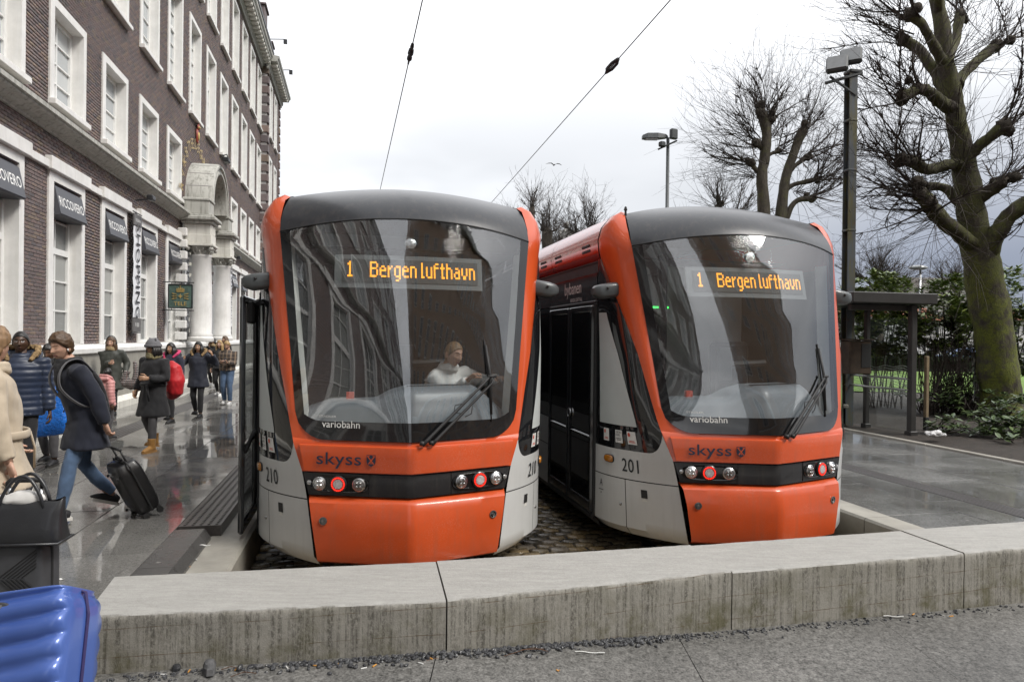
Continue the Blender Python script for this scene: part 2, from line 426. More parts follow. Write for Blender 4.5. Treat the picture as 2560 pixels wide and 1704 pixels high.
# ribbed guide strip running away among the pedestrians
gs = MB(); gs.loft([[S(-4.49, 5.5, .0022), S(-4.05, 5.5, .0022)], [S(-4.49, 40, .0022), S(-4.05, 40, .0022)]])
for k in range(5): gs.loft([[S(-4.12 - k * 0.075 + a, 5.5, z), S(-4.12 - k * 0.075 + a, 40, z)] for a, z in ((-.024, .001), (-.017, .012), (.017, .012), (.024, .001))])
gs.make('guide_strip', m_iron, lp)
# dark edge strip, tactile plates and pale concrete lip beside the tram
mb = MB()
for k in range(30):
    t0, t1 = 3.6 + k * 1.1, 3.6 + (k + 1) * 1.1 - 0.005
    if t0 < 6.9: t1 = min(t1, 6.998); mb.loft([[S(-1.65, t0, 0.001), S(-1.40, t0, 0.001), S(-1.345, t0, -0.075), S(-1.345, t0, -0.2)], [S(-1.65, t1, 0.001), S(-1.40, t1, 0.001), S(-1.345, t1, -0.075), S(-1.345, t1, -0.2)]])
mb.make('edge_stone', m_edge, lp)
mb = MB(); t0 = 7.0
mb.loft([[S(-1.65, t0, 0.001), S(-1.28, t0, 0.001), S(-1.27, t0, -0.2)], [S(-1.65, 45, 0.001), S(-1.28, 45, 0.001), S(-1.27, 45, -0.2)]])
mb.add([S(-1.65, t0, 0.001), S(-1.28, t0, 0.001), S(-1.27, t0, -0.2), S(-1.65, t0, -0.2)], [(0, 1, 2, 3)])
plate = mb.make('tactile_plate', m_iron, lp)
mb = MB()
for k in range(5):
    s = -1.62 + k * 0.07
    for j in range(230):
        t = 7.05 + j * 0.055
        mb.box(S(s + 0.017, t, 0.004), (0.022, 0.034, 0.009), SITE)
tag(mb.make('tactile_stud', m_iron, plate), kind='stuff')
mb = MB()
for k in range(12):
    t0, t1 = 3.4 + k * 2.4, 3.4 + (k + 1) * 2.4 - 0.008
    mb.loft([[S(s, t, z) for s, z in ((-1.36, -0.1), (-1.045, -0.1), (-1.02, -0.125), (-1.02, -0.6))] for t in (t0, t1)])
struct(mb.make('platform_lip', m_conc))

# ---- track bed: setts in running bond, grooved rails
TZ = -0.45
tb = struct(empty('track_bed'))
mb = MB(); mb.loft([[S(-1.02, 4.4, TZ - 0.015), S(5.25, 4.4, TZ - 0.015)], [S(-1.02, 70, TZ - 0.015), S(5.25, 70, TZ - 0.015)]]); mb.make('bedding', m_sub, tb)
m_sett = bpy.data.materials.new('wet brown setts'); m_sett.use_nodes = True
t, N, L, P = nodes(m_sett)
oi = t.nodes.new('ShaderNodeObjectInfo'); g = t.nodes.new('ShaderNodeNewGeometry'); g.name = 'geoco'
rnd = vmath(t, 'FRACT', vmath(t, 'ADD', oi.outputs['Random'], g.outputs['Random Per Island']))
base = ramp(t, rnd, [(0, (0.15, 0.13, 0.10)), (0.35, (0.23, 0.19, 0.13)), (0.7, (0.36, 0.26, 0.13)), (1, (0.29, 0.26, 0.22))])
base = mixc(t, 1.0, base, ramp(t, tex_noise(t, 45, 4, 0.6, geoco(t)), [(0.3, 0.7), (0.7, 1.3)]), 'MULTIPLY'); L.new(base, P.inputs['Base Color'])
L.new(ramp(t, tex_noise(t, 9, 3, 0.6, geoco(t)), [(0.35, 0.06), (0.7, 0.30)]), P.inputs['Roughness']); P.inputs['IOR'].default_value = 1.5
L.new(bump(t, tex_noise(t, 38, 3, 0.6, geoco(t)), 0.5, 0.008), P.inputs['Normal'])
def sett_bm(w, l, h=0.022):
    mb = MB(); x, y = w / 2, l / 2
    r0 = [(-x, -y), (x, -y), (x, y), (-x, y)]
    ring = lambda k, z: [(p[0] * k + (1 - k) * 0, p[1] * k, z) for p in r0]
    rows = [ring(1.0, -0.04), ring(1.0, -0.008), ring(0.93, 0.006), ring(0.72, 0.016)]
    mb.loft(rows, closed=True); mb.add(rows[-1], [(0, 1, 2, 3)]); return mb
sv = [sett_bm(0.205 - 0.012 * k, 0.128 - 0.006 * k).mesh('sett', m_sett, True, 50) for k in range(3)]
near = []; far = []
for j in range(160):
    for i in range(30):
        s = -0.95 + i * 0.215 + (0.107 if j % 2 else 0) + R.uniform(-.012, .012); t = 4.9 + j * 0.142 + R.uniform(-.006, .006)
        if s > 5.15: continue
        c = S(s, t)
        vis = (1.55 < s < 3.1 and t < 12.0) or (s < -0.45 and t < 7.2)
        (near if vis else far).append((c.length, c))
near.sort(key=lambda q: q[0])
for d, c in near[:298]:
    link_mesh('sett', sv[R.randrange(3)], tb, (c.x, c.y, TZ + R.uniform(-.008, .006)), (R.uniform(-.07, .07), R.uniform(-.05, .05), SITE + R.uniform(-.04, .04)))
mb = MB(); q = sett_bm(0.2, 0.126)
for d, c in far + near[298:]:
    mb.X = Matrix.Translation((c.x, c.y, TZ + R.uniform(-.008, .006))) @ Matrix.Rotation(R.uniform(-.05, .05), 4, 'X') @ Matrix.Rotation(SITE, 4, 'Z'); mb.add(q.v, q.f)
tag(mb.make('far_setts', m_sett, tb), kind='stuff')
m_steel = M('worn rail steel', (0.30, 0.29, 0.28), 0.32, 0.2, 8, 80, 0.1, metal=1.0)
for cs in (0.416, 3.80):
    for sd in (-0.7175, 0.7175):
        mb = MB(); mb.loft([[S(cs + sd + a, t, z) for a, z in ((-.05, TZ - .02), (-.05, TZ + .026), (-.012, TZ + .026), (-.010, TZ - .004), (.016, TZ - .004), (.018, TZ + .022), (.05, TZ + .022), (.05, TZ - .02))] for t in (5.0, 70)])
        mb.make('rail', m_steel, tb)
# ---- right platform with its kerb, slabs, tactile strips
RZ = -0.08
rp = struct(empty('right_platform'))
mb = MB(); mb.loft([[S(5.24, 4.9, RZ - 0.012), S(11.2, 4.9, RZ - 0.012)], [S(5.24, 60, RZ - 0.012), S(11.2, 60, RZ - 0.012)]]); mb.make('bedding', m_sub, rp)
kerb_me = None
for k in range(16):
    t0, t1 = 4.95 + k * 1.55, 4.95 + (k + 1) * 1.55 - 0.007
    mb = MB(); mb.loft([[S(s, t, z) for s, z in ((5.23, -0.62), (5.23, RZ - 0.02), (5.25, RZ + .004), (5.55, RZ + .004), (5.55, RZ - 0.05))] for t in (t0, t1)])
    mb.make('kerb_stone', m_conc, rp)
rl = []
for i in range(5):
    for j in range(26):
        w, l = 0.92, 1.55
        s0 = 5.555 + i * w; t0 = 5.0 + j * l + (0.5 if i % 2 else 0)
        c = S(s0 + w / 2, t0 + l / 2)
        rl.append((c.length, c, w, l))
me = slab_mesh(0.92, 1.55, 0.012).mesh('paving_slab', m_pave_r)
for d, c, w, l in rl: link_mesh('paving_slab', me, rp, (c.x, c.y, RZ + R.uniform(-.0015, .0015)), (0, 0, SITE))
mb = MB()
for k in range(26): mb.bbox(S(7.11, 5.2 + k * 0.9 + 0.45, RZ + 0.003), (0.30, 0.885, 0.012), 0.004, SITE)
gsr = mb.make('guide_strip', m_iron, rp)
mb = MB()
for k in range(5): mb.loft([[S(7.0 + k * 0.055 + a, t, RZ + z) for a, z in ((-.018, .008), (-.012, .014), (.012, .014), (.018, .008))] for t in (5.2, 28)])
mb.make('rib', m_iron, gsr)
mb = MB(); mb.box(S(5.74, 14.3, RZ + 0.002), (0.34, 11.3, 0.01), SITE); tp = mb.make('tactile_plate', m_iron, rp)
mb = MB()
for i in range(5):
    for j in range(150):
        c = S(5.62 + i * 0.062, 8.72 + j * 0.062, RZ + 0.007); mb.lathe([(0.021, 0), (0.016, 0.007)], c, 7)
tag(mb.make('tactile_stud', m_iron, tp), kind='stuff')
# ---- planting bed, lawn and park path beyond the shelter
mb = MB(); n = 40
rows = []
for j in range(60):
    t = 3.5 + j * 0.6
    rows.append([S(10.15 + i * 0.35, t, RZ + 0.01 + 0.09 * min(1, i / 5) + (0.05 * mnoise.noise((i * 0.5, j * 0.5, 0)) if i else 0)) for i in range(30)])
mb.loft(rows); struct(mb.make('planting_bed', m_soil, smooth=True))
mb = MB(); mb.loft([[(6, 26, 0.03), (60, 20, 0.03)], [(10, 44, 0.05), (75, 40, 0.05)]]); struct(mb.make('lawn', m_grass))
mb = MB(); mb.loft([[(2, 44, 0.035), (90, 38, 0.035)], [(2, 60, 0.04), (110, 60, 0.04)]]); struct(mb.make('park_path', m_path))
mb = MB()      # border strip of the planting bed
for k in range(20):
    mb.bbox(S(10.08, 4.5 + k * 1.6 + 0.8, RZ + 0.01), (0.12, 1.59, 0.05), 0.008, SITE)
struct(mb.make('bed_border', m_conc))

# ================================================================ the low stone wall in front
m_block = bpy.data.materials.new('weathered pale granite'); m_block.use_nodes = True
t, N, L, P = nodes(m_block); co = geoco(t)
sp = tex_noise(t, 150, 3, 0.75, co); sp2 = tex_noise(t, 42, 4, 0.7, co); big = tex_noise(t, 1.6, 4, 0.6, co)
top = mixc(t, 0.5, ramp(t, sp, [(0.3, (0.235, 0.228, 0.212)), (0.7, (0.455, 0.447, 0.422))]), ramp(t, sp2, [(0.3, (0.295, 0.288, 0.268)), (0.7, (0.395, 0.388, 0.366))]))
top = mixc(t, 1.0, top, ramp(t, tex_noise(t, 5, 4, 0.7, co, (1, 6, 1)), [(0.35, 0.88), (0.65, 1.06)]), 'MULTIPLY')
# the upright face: drip runs of grime, moss towards the foot, rust-brown hair lines
run = tex_noise(t, 1.0, 6, 0.74, co, (38, 38, 1.1)); grime = tex_noise(t, 75, 4, 0.78, co, (1, 1, 0.55))
side = mixc(t, 0.6, ramp(t, sp, [(0.3, (0.20, 0.19, 0.165)), (0.7, (0.42, 0.405, 0.36))]), ramp(t, sp2, [(0.3, (0.27, 0.257, 0.225)), (0.7, (0.36, 0.345, 0.305))]))
gm = vmath(t, 'MULTIPLY', ramp(t, run, [(0.44, 0.0), (0.58, 1.0)]), ramp(t, grime, [(0.38, 0.0), (0.56, 1.0)]))
side = mixc(t, vmath(t, 'MULTIPLY', gm, 0.78), side, (0.055, 0.05, 0.04))
sx = t.nodes.new('ShaderNodeSeparateXYZ'); L.new(co, sx.inputs[0])
moss = vmath(t, 'MULTIPLY', ramp(t, tex_noise(t, 4.2, 5, 0.68, co), [(0.46, 0.0), (0.64, 1.0)]), ramp(t, sx.outputs[2], [(0.0, 1.0), (0.24, 0.25)]))
side = mixc(t, vmath(t, 'MULTIPLY', moss, 0.75), side, (0.085, 0.078, 0.025))
ln = t.nodes.new('ShaderNodeTexWave'); ln.wave_type = 'BANDS'; ln.bands_direction = 'Z'; ln.inputs['Scale'].default_value = 2.1; ln.inputs['Distortion'].default_value = 1.0; ln.inputs['Detail'].default_value = 2; ln.inputs['Detail Scale'].default_value = 0.6
mp = t.nodes.new('ShaderNodeMapping'); mp.inputs['Rotation'].default_value = (0, 0.035, 0); mp.inputs['Scale'].default_value = (0.5, 0.5, 1.0); mp.inputs['Location'].default_value = (0, 0, 0.03); L.new(co, mp.inputs[0]); L.new(mp.outputs[0], ln.inputs[0])
lm = vmath(t, 'MULTIPLY', ramp(t, ln.outputs['Fac'], [(0.0, 1.0), (0.004, 0.0)]), ramp(t, tex_noise(t, 7, 4, .7, co), [(0.42, 0.0), (0.6, 1.0)]))
side = mixc(t, vmath(t, 'MULTIPLY', lm, 0.85), side, (0.10, 0.055, 0.02))
nrm = t.nodes.get('geoco').outputs['Normal']; sn = t.nodes.new('ShaderNodeSeparateXYZ'); L.new(nrm, sn.inputs[0])
upf = ramp(t, vmath(t, 'ADD', sn.outputs[2], vmath(t, 'MULTIPLY', vmath(t, 'SUBTRACT', sp2, 0.5), 0.5)), [(0.35, 0.0), (0.75, 1.0)])
L.new(mixc(t, upf, side, top), P.inputs['Base Color'])
P.inputs['Roughness'].default_value = 0.72
L.new(bump(t, sp, 0.35, 0.003, bump(t, sp2, 0.35, 0.006)), P.inputs['Normal'])
wall = thing('stone_wall', 'low wall of long pale granite blocks across the ends of both tram tracks', 'wall', (0, 0, 0))
WT = 0.30
ft = [G(206, 1541, WT), G(1117, 1503, WT), G(1831, 1430, WT), G(2412, 1383, WT)]
bk = [G(285, 1440, WT), G(1090, 1402, WT), G(1725, 1362, WT), G(2250, 1325, WT)]
ft.append(ft[3] + (ft[3] - ft[2]) * 0.97); bk.append(bk[3] + (bk[3] - bk[2]) * 0.97)
def block(a0, a1, b0, b1, dz=0.0):
    g = (a1 - a0).normalized() * 0.0045
    a0, b0 = a0 + g, b0 + g; a1, b1 = a1 - g, b1 - g
    nx, ny, nzv = 46, 16, 10; mb = MB()
    def at(u, v): return (a0.lerp(a1, u)).lerp(b0.lerp(b1, u), v)
    r = 0.012; rows = []
    prof = [(0.0, -1.0)] + [(0.0, -1.0 + k / nzv * (1 - r / 0.4)) for k in range(1, nzv + 1)] + [(0.006, -0.008), (0.02, 0.0)] + [(0.02 + 0.96 * k / ny, 0.0) for k in range(1, ny + 1)] + [(0.994, -0.012), (1.0, -0.03), (1.0, -1.0)]
    for v, h in prof:
        row = []
        for i in range(nx + 1):
            u = i / nx; p = at(u, v); z = WT + dz + (h * 0.42 if h < -0.05 else h)
            nn = mnoise.noise((p.x * 9, p.y * 9, z * 9)) * 0.0035 + mnoise.noise((p.x * 33, p.y * 33, z * 33)) * 0.0025
            e = 1.0
            if abs(h) < 0.05 and (v < 0.03): e = 2.2
            q = Vector((p.x, p.y, z)) + Vector((0.18, -0.97, 0)) * (nn * e if v < 0.03 else 0) + Vector((0, 0, nn * (0.5 * e if v > 0.001 else 0)))
            row.append(q)
        rows.append(row)
    mb.loft(rows)
    for i in (0, nx):
        e = [r_[i] for r_ in rows]; mb.add(e, [tuple(range(len(e)))])
    mb.make('stone_block', m_block, wall, True, 40)
for k in range(4): block(ft[k], ft[k + 1], bk[k], bk[k + 1], (0.0, 0.004, -0.002, 0.003)[k])
# ================================================================ the brick building along the left pavement
m_brick = bpy.data.materials.new('dark red brown brick'); m_brick.use_nodes = True
t, N, L, P = nodes(m_brick)
g = t.nodes.new('ShaderNodeNewGeometry'); g.name = 'geoco'; oi = t.nodes.new('ShaderNodeObjectInfo')
rnd = vmath(t, 'FRACT', vmath(t, 'ADD', g.outputs['Random Per Island'], oi.outputs['Random']))
b = ramp(t, rnd, [(0, (0.078, 0.068, 0.071)), (0.18, (0.110, 0.083, 0.080)), (0.45, (0.136, 0.094, 0.085)), (0.62, (0.105, 0.088, 0.091)), (0.82, (0.154, 0.110, 0.092)), (0.95, (0.15, 0.115, 0.085)), (1, (0.06, 0.054, 0.056))])
b = mixc(t, 1.0, b, ramp(t, tex_noise(t, 30, 4, 0.65, geoco(t)), [(0.3, 0.95), (0.7, 1.5)]), 'MULTIPLY')
b = mixc(t, 1.0, b, ramp(t, tex_noise(t, 0.45, 4, 0.6, geoco(t)), [(0.3, 0.86), (0.7, 1.14)]), 'MULTIPLY'); L.new(b, P.inputs['Base Color'])
P.inputs['Roughness'].default_value = 0.68; L.new(bump(t, tex_noise(t, 70, 3, 0.6, geoco(t)), 0.35, 0.004), P.inputs['Normal'])
m_mortar = M('grey mortar', (0.33, 0.315, 0.31), 0.85, 0.2, 4, 80, 0.3, world_co=True)
def weathered(name, col, streak=(0.25, 0.24, 0.2), amt=0.35, rough=0.6):
    m = bpy.data.materials.new(name); m.use_nodes = True; t, N, L, P = nodes(m); co = geoco(t)
    b = ramp(t, tex_noise(t, 3, 5, 0.65, co), [(0.3, tuple(c * 0.88 for c in col)), (0.7, tuple(min(1, c * 1.06) for c in col))])
    st = vmath(t, 'MULTIPLY', ramp(t, tex_noise(t, 1.0, 5, 0.7, co, (9, 9, 0.7)), [(0.48, 0.0), (0.68, 1.0)]), amt)
    b = mixc(t, st, b, streak); L.new(b, P.inputs['Base Color']); P.inputs['Roughness'].default_value = rough
    L.new(bump(t, tex_noise(t, 90, 3, 0.6, co), 0.15, 0.003), P.inputs['Normal']); return m
m_white = weathered('white painted stone', (0.77, 0.762, 0.74), (0.55, 0.53, 0.47), 0.26, 0.5)
m_stone = weathered('pale limestone', (0.68, 0.665, 0.61), (0.36, 0.34, 0.28), 0.45, 0.6)
m_stain = weathered('rain stained limestone', (0.44, 0.435, 0.40), (0.14, 0.14, 0.115), 0.75, 0.65)
m_plin = weathered('grey plinth granite', (0.34, 0.325, 0.285), (0.2, 0.19, 0.16), 0.4, 0.45)
m_verd = weathered('green stained stone', (0.40, 0.44, 0.39), (0.16, 0.22, 0.17), 0.7, 0.6)
m_sash = M('white sash paint', (0.78, 0.78, 0.76), 0.35, 0.05, 5, 60, 0.05)
m_pane = bpy.data.materials.new('window pane with pale blind'); m_pane.use_nodes = True
t, N, L, P = nodes(m_pane)
oi = t.nodes.new('ShaderNodeObjectInfo')
L.new(mixc(t, ramp(t, oi.outputs['Random'], [(0, 0.0), (1, 1.0)]), (0.38, 0.41, 0.43), (0.60, 0.62, 0.62)), P.inputs['Base Color'])
P.inputs['Roughness'].default_value = 0.03; P.inputs['Specular IOR Level'].default_value = 0.9
L.new(bump(t, tex_noise(t, 1.6, 2, 0.5, geoco(t)), 0.05, 0.04), P.inputs['Normal'])
m_pane_d = bpy.data.materials.new('dark shop pane'); m_pane_d.use_nodes = True
t, N, L, P = nodes(m_pane_d); P.inputs['Roughness'].default_value = 0.03; P.inputs['Specular IOR Level'].default_value = 1.0
oi = t.nodes.new('ShaderNodeObjectInfo'); L.new(mixc(t, oi.outputs['Random'], (0.10, 0.11, 0.115), (0.34, 0.35, 0.335)), P.inputs['Base Color'])
L.new(bump(t, tex_noise(t, 1.6, 2, 0.5, geoco(t)), 0.05, 0.04), P.inputs['Normal'])
m_sign = M('charcoal sign panel', (0.055, 0.057, 0.068), 0.4, 0.1, 4, 60, 0.03)
m_letter = M('white lettering', (0.82, 0.82, 0.80), 0.5, 0.03, 5, 50, 0.0)
m_gold = M('gilded bronze', (0.50, 0.36, 0.13), 0.42, 0.3, 12, 50, 0.1, metal=0.4)
m_black = M('black painted metal', (0.022, 0.023, 0.026), 0.4, 0.2, 10, 60, 0.08)

B_RZ = math.atan2(0.9759, -0.2181)
bld = thing('brick_building', 'long dark brick building with white framed windows and arched stone portal along the left pavement', 'building', (-5.92, 0, 0), B_RZ)
BX = Matrix.Translation((-5.92, 0, 0)) @ Matrix.Rotation(B_RZ, 4, 'Z')
def bp(u, n, z): return Vector((u, -n, z))                  # building frame: along, out, up
def bw(u, n, z): return BX @ bp(u, n, z)
WIN_W = 1.82
def wu(i): return 8.044 + 2.859 * i
U0, U1, U2 = -16.0, 44.1, 51.2       # main front, then the end wing that steps forward
ROWS = {1: (1.55, 4.93), 2: (6.17, 8.28), 3: (9.53, 13.08), 4: (14.2, 17.8)}
PORT0, PORT1 = 24.2, 29.2
ZT = 18.4
openings = []
for r, (z0, z1) in ROWS.items():
    for i in range(-8, 13):
        if r <= 2 and wu(i) + WIN_W > PORT0 and wu(i) < PORT1: continue
        openings.append((r, i, wu(i), wu(i) + WIN_W, z0, z1))
END_N = 0.36
end_open = [(r, k, u, u + 1.5, z0, z1) for r, (z0, z1) in ROWS.items() for k, u in enumerate((45.15, 47.75))]
blocked = [(a, b, c, d) for _, _, a, b, c, d in openings]
portal_hole = (PORT0 + 0.35, PORT1 - 0.35, 1.55, 6.4)
extra = [(U0, U1, 0, 1.55), (U0, PORT0, 5.62, 5.9), (PORT1, U1, 5.62, 5.9), portal_hole] 
def sheet(mb, u0, u1, z0, z1, holes, n):
    us = sorted({u0, u1, *[x for h in holes for x in h[:2] if u0 < x < u1]}); zs = sorted({z0, z1, *[x for h in holes for x in h[2:] if z0 < x < z1]})
    for a, b in zip(us, us[1:]):
        for c, d in zip(zs, zs[1:]):
            m_, k_ = (a + b) / 2, (c + d) / 2
            if any(h[0] < m_ < h[1] and h[2] < k_ < h[3] for h in holes): continue
            mb.add([bp(a, n, c), bp(b, n, c), bp(b, n, d), bp(a, n, d)], [(0, 1, 2, 3)])
m_brickfar = bpy.data.materials.new('brick seen only in reflections'); m_brickfar.use_nodes = True; t, N, L, P = nodes(m_brickfar)
bt_ = t.nodes.new('ShaderNodeTexBrick'); bt_.inputs['Scale'].default_value = 4.3; bt_.inputs['Color1'].default_value = (.15, .09, .075, 1); bt_.inputs['Color2'].default_value = (.1, .075, .075, 1); bt_.inputs['Mortar'].default_value = (.33, .315, .31, 1); bt_.inputs['Row Height'].default_value = .28; bt_.inputs['Brick Width'].default_value = 1.0; bt_.inputs['Mortar Size'].default_value = .03
mp = t.nodes.new('ShaderNodeMapping'); mp.inputs['Rotation'].default_value = (PI / 2, 0, 0); L.new(objco(t), mp.inputs[0]); L.new(mp.outputs[0], bt_.inputs[0]); L.new(bt_.outputs[0], P.inputs['Base Color']); P.inputs['Roughness'].default_value = .75
mb = MB(); sheet(mb, U0, 9.0, 0, ZT, blocked, -0.004); mb.add([bp(U0, -.012, 0), bp(U0, -14, 0), bp(U0, -14, ZT), bp(U0, -.012, ZT)], [(0, 1, 2, 3)]); mb.make('rear_brickwork', m_brickfar, bld)
mb = MB(); sheet(mb, 9.0, U1, 0, ZT, blocked + [portal_hole], -0.012)
sheet(mb, U1, U2, 0, ZT, [(a, b, c, d) for _, _, a, b, c, d in end_open], END_N - 0.012)
mb.add([bp(U1, -.012, 0), bp(U1, END_N - .012, 0), bp(U1, END_N - .012, ZT), bp(U1, -.012, ZT)], [(0, 1, 2, 3)])
mb.add([bp(U2, END_N - .012, 0), bp(U2, -14, 0), bp(U2, -14, ZT), bp(U2, END_N - .012, ZT)], [(0, 1, 2, 3)])
mb.make('mortar', m_mortar, bld)
# bricks: proud of the mortar, each with its own edges
LB, HB, GP = 0.232, 0.068, 0.014
def brick_rows(u0, u1, z0, z1, holes, n):
    out = []; j = 0; z = z0
    while z + HB <= z1 + 1e-6:
        zc = z + (HB - GP) / 2; z_hi = z + HB - GP
        segs = [(u0, u1)]
        for h in holes:
            if h[2] < z_hi - 0.004 and h[3] > z + 0.004:
                ns = []
                for a, b in segs:
                    if h[1] <= a or h[0] >= b: ns.append((a, b))
                    else:
                        if h[0] > a: ns.append((a, h[0]))
                        if h[1] < b: ns.append((h[1], b))
                segs = ns
        off = (j % 2) * LB / 2
        for a, b in segs:
            k = math.floor((a - off) / LB)
            x = off + k * LB
            while x < b:
                x0 = max(x, a); x1 = min(x + LB - GP, b)
                if x1 - x0 > 0.03: out.append((x0, x1, z, z_hi, n))
                x += LB
        z += HB; j += 1
    return out
hol = blocked + extra
bricks = brick_rows(U0, U1, 1.55, ZT, hol, 0.0)
bricks += brick_rows(U1 + .02, U2, 1.55, ZT, [(a, b, c, d) for _, _, a, b, c, d in end_open] + [(U1, U2, 5.62, 5.9)], END_N)
vis = sorted([q for q in bricks if 11.9 < q[0] and q[2] < 5.2 and q[4] == 0.0], key=lambda q: (q[0] - 11.9) ** 2 + (q[2] - 2.6) ** 2 * 2)[:298]
vs_ = set(vis)
me_cache = {}
def brick_me(w):
    k = round(w, 2)
    if k not in me_cache:
        mb = MB(); h = HB - GP; e = 0.004
        a = [bp(-w / 2, -.014, -h / 2), bp(w / 2, -.014, -h / 2), bp(w / 2, -.014, h / 2), bp(-w / 2, -.014, h / 2)]
        q = [p + bp(0, .011, 0) for p in a]; c = [Vector((p.x * (1 - 2 * e / w), p.y - .003, p.z * (1 - 2 * e / h))) for p in q]
        mb.loft([a, q, c], closed=True); mb.add(c, [(0, 1, 2, 3)]); me_cache[k] = mb.mesh('brick', m_brick)
    return me_cache[k]
for a, b, c, d, n in vis:
    o = link_mesh('brick', brick_me(b - a), bld, bp((a + b) / 2, n + R.uniform(-.002, .003), (c + d) / 2))
rest = np.array([q for q in bricks if q not in vs_ and q[0] > 9], np.float64)
rng = np.random.default_rng(3); nb_ = len(rest)
a, b_, c_, d_, n_ = rest.T; n_ = n_ + rng.uniform(-.002, .003, nb_)
V = np.empty((nb_, 8, 3))
for k, (uu, zz_, nn) in enumerate([(a, c_, -.014), (b_, c_, -.014), (b_, d_, -.014), (a, d_, -.014), (a, c_, 0), (b_, c_, 0), (b_, d_, 0), (a, d_, 0)]):
    V[:, k, 0] = uu; V[:, k, 1] = -(n_ + nn); V[:, k, 2] = zz_
Q = np.array([(4, 5, 6, 7), (0, 1, 5, 4), (1, 2, 6, 5), (2, 3, 7, 6), (3, 0, 4, 7)])
Fq = (np.arange(nb_)[:, None, None] * 8 + Q[None]).reshape(-1, 4)
tag(link_mesh('brickwork', np_mesh('brickwork', V.reshape(-1, 3), Fq, m_brick), bld), kind='stuff')
# quoins of the stepped wing
mb_h = 0.60
for k in range(28):
    z = 1.6 + k * mb_h
    if z + .4 > ZT: break
    mb = MB(); mb.bbox(bp(U1 - 0.03 + 0.25, END_N / 2 + .04, z + .25), (0.56, END_N + .10, 0.42), 0.02); mb.make('quoin', m_brick, bld)
    mb = MB(); mb.bbox(bp(U2 - 0.2, END_N - .1, z + .25), (0.5, 0.34, 0.42), 0.02); mb.make('quoin', m_brick, bld)

# ---- windows
def ring(mb, w, h, a, n0, n1, sill=True):     # surround frame: face ring, outer edge, reveal
    o = [(0, 0), (w, 0), (w, h), (0, h)]; i_ = [(a, a if sill else 0), (w - a, a if sill else 0), (w - a, h - a), (a, h - a)]
    P3 = lambda q, n: [bp(x, n, z) for x, z in q]
    mb.loft([P3(o, -0.05), P3(o, n0 - .012), [bp(x + (.012 if x < w / 2 else -.012), n0, z + (.012 if z < h / 2 else -.012)) for x, z in o], P3(i_, n0), P3(i_, n1)], closed=True)
def sash(mb, w, h, cols, rows_, n, transom=None, fw=0.085, bar=0.032):
    z = 0
    for x in (fw / 2, w - fw / 2): mb.box(bp(x, n, h / 2), (fw, 0.07, h))
    for z_ in (fw / 2, h - fw / 2): mb.box(bp(w / 2, n + .001, z_), (w - fw * 2 + .002, 0.068, fw))
    for k in range(1, cols): mb.box(bp(fw + (w - 2 * fw) * k / cols, n - .002, h / 2), (bar + (.02 if cols == 2 else 0), 0.05, h - 2 * fw))
    zs = []
    for k in range(1, rows_):
        zk = fw + (h - 2 * fw) * k / rows_; th = bar
        if transom == k: th = 0.12
        mb.box(bp(w / 2, n + (.012 if transom == k else -.004), zk), (w - 2 * fw, 0.06, th))
def win_meshes(w, h, cols, rows_, a, sill, transom, nd, tall=False):
    mb = MB(); ring(mb, w, h, a, 0.045, nd - .05, sill)
    if sill: mb.bbox(bp(w / 2, .06, .06), (w + .02, .17, .12), .012)
    s = mb.mesh('window', m_white)
    iw, ih, ib = w - 2 * a, h - a - (a if sill else 0), (a if sill else 0)
    m2 = MB(); sash(m2, iw, ih, cols, rows_, 0, transom); sa = m2.mesh('sash', m_sash)
    fw = .085; pw, ph = (iw - 2 * fw) / cols, (ih - 2 * fw) / rows_
    m3 = MB(); m3.add([bp(-pw / 2, 0, -ph / 2), bp(pw / 2, 0, -ph / 2), bp(pw / 2, 0, ph / 2), bp(-pw / 2, 0, ph / 2)], [(0, 1, 2, 3)])
    m3.add([bp(-pw / 2, -.006, -ph / 2), bp(pw / 2, -.006, -ph / 2), bp(pw / 2, -.006, ph / 2), bp(-pw / 2, -.006, ph / 2)], [(0, 1, 2, 3)])
    pm = m3.mesh('pane', m_pane if tall else m_pane_d)
    m4 = MB(); m4.box(bp(iw / 2, -.02, ih / 2), (iw - .1, .01, ih - .1)); gl_ = m4.mesh('glazing', m_pane if tall else m_pane_d)
    return dict(s=s, sa=sa, pm=pm, gl=gl_, a=a, ib=ib, nd=nd, cols=cols, rows=rows_, pw=pw, ph=ph, fw=fw)
WM = {1: win_meshes(WIN_W, 3.38, 2, 5, 0.20, False, 3, -0.22), 2: win_meshes(WIN_W, 2.11, 2, 4, 0.17, True, None, -0.22, True),
      3: win_meshes(WIN_W, 3.55, 2, 6, 0.17, True, 4, -0.22, True), 4: win_meshes(WIN_W, 3.6, 2, 6, 0.17, True, 4, -0.22, True)}
WE = {r: win_meshes(1.5, ROWS[r][1] - ROWS[r][0], 2, WM[r]['rows'], 0.19, r > 1, None, -0.34, r > 1) for r in WM}
def add_window(D, u, z, n=0.0, panes=False):
    w = link_mesh('window', D['s'], bld, bp(u, n, z))
    s = link_mesh('sash', D['sa'], w, bp(D['a'], D['nd'], D['ib']))
    if panes:
        for c in range(D['cols']):
            for r in range(D['rows']):
                link_mesh('pane', D['pm'], w, bp(D['a'] + D['fw'] + D['pw'] * (c + .5), D['nd'] - .012, D['ib'] + D['fw'] + D['ph'] * (r + .5)))
    else: link_mesh('glazing', D['gl'], w, bp(D['a'], D['nd'], D['ib']))
for r, i, a, b_, z0, z1 in openings:
    add_window(WM[r], a, z0, 0.0, (r == 1 and 1 <= i <= 5) or (r == 2 and 1 <= i <= 5) or (r == 3 and 4 <= i <= 6))
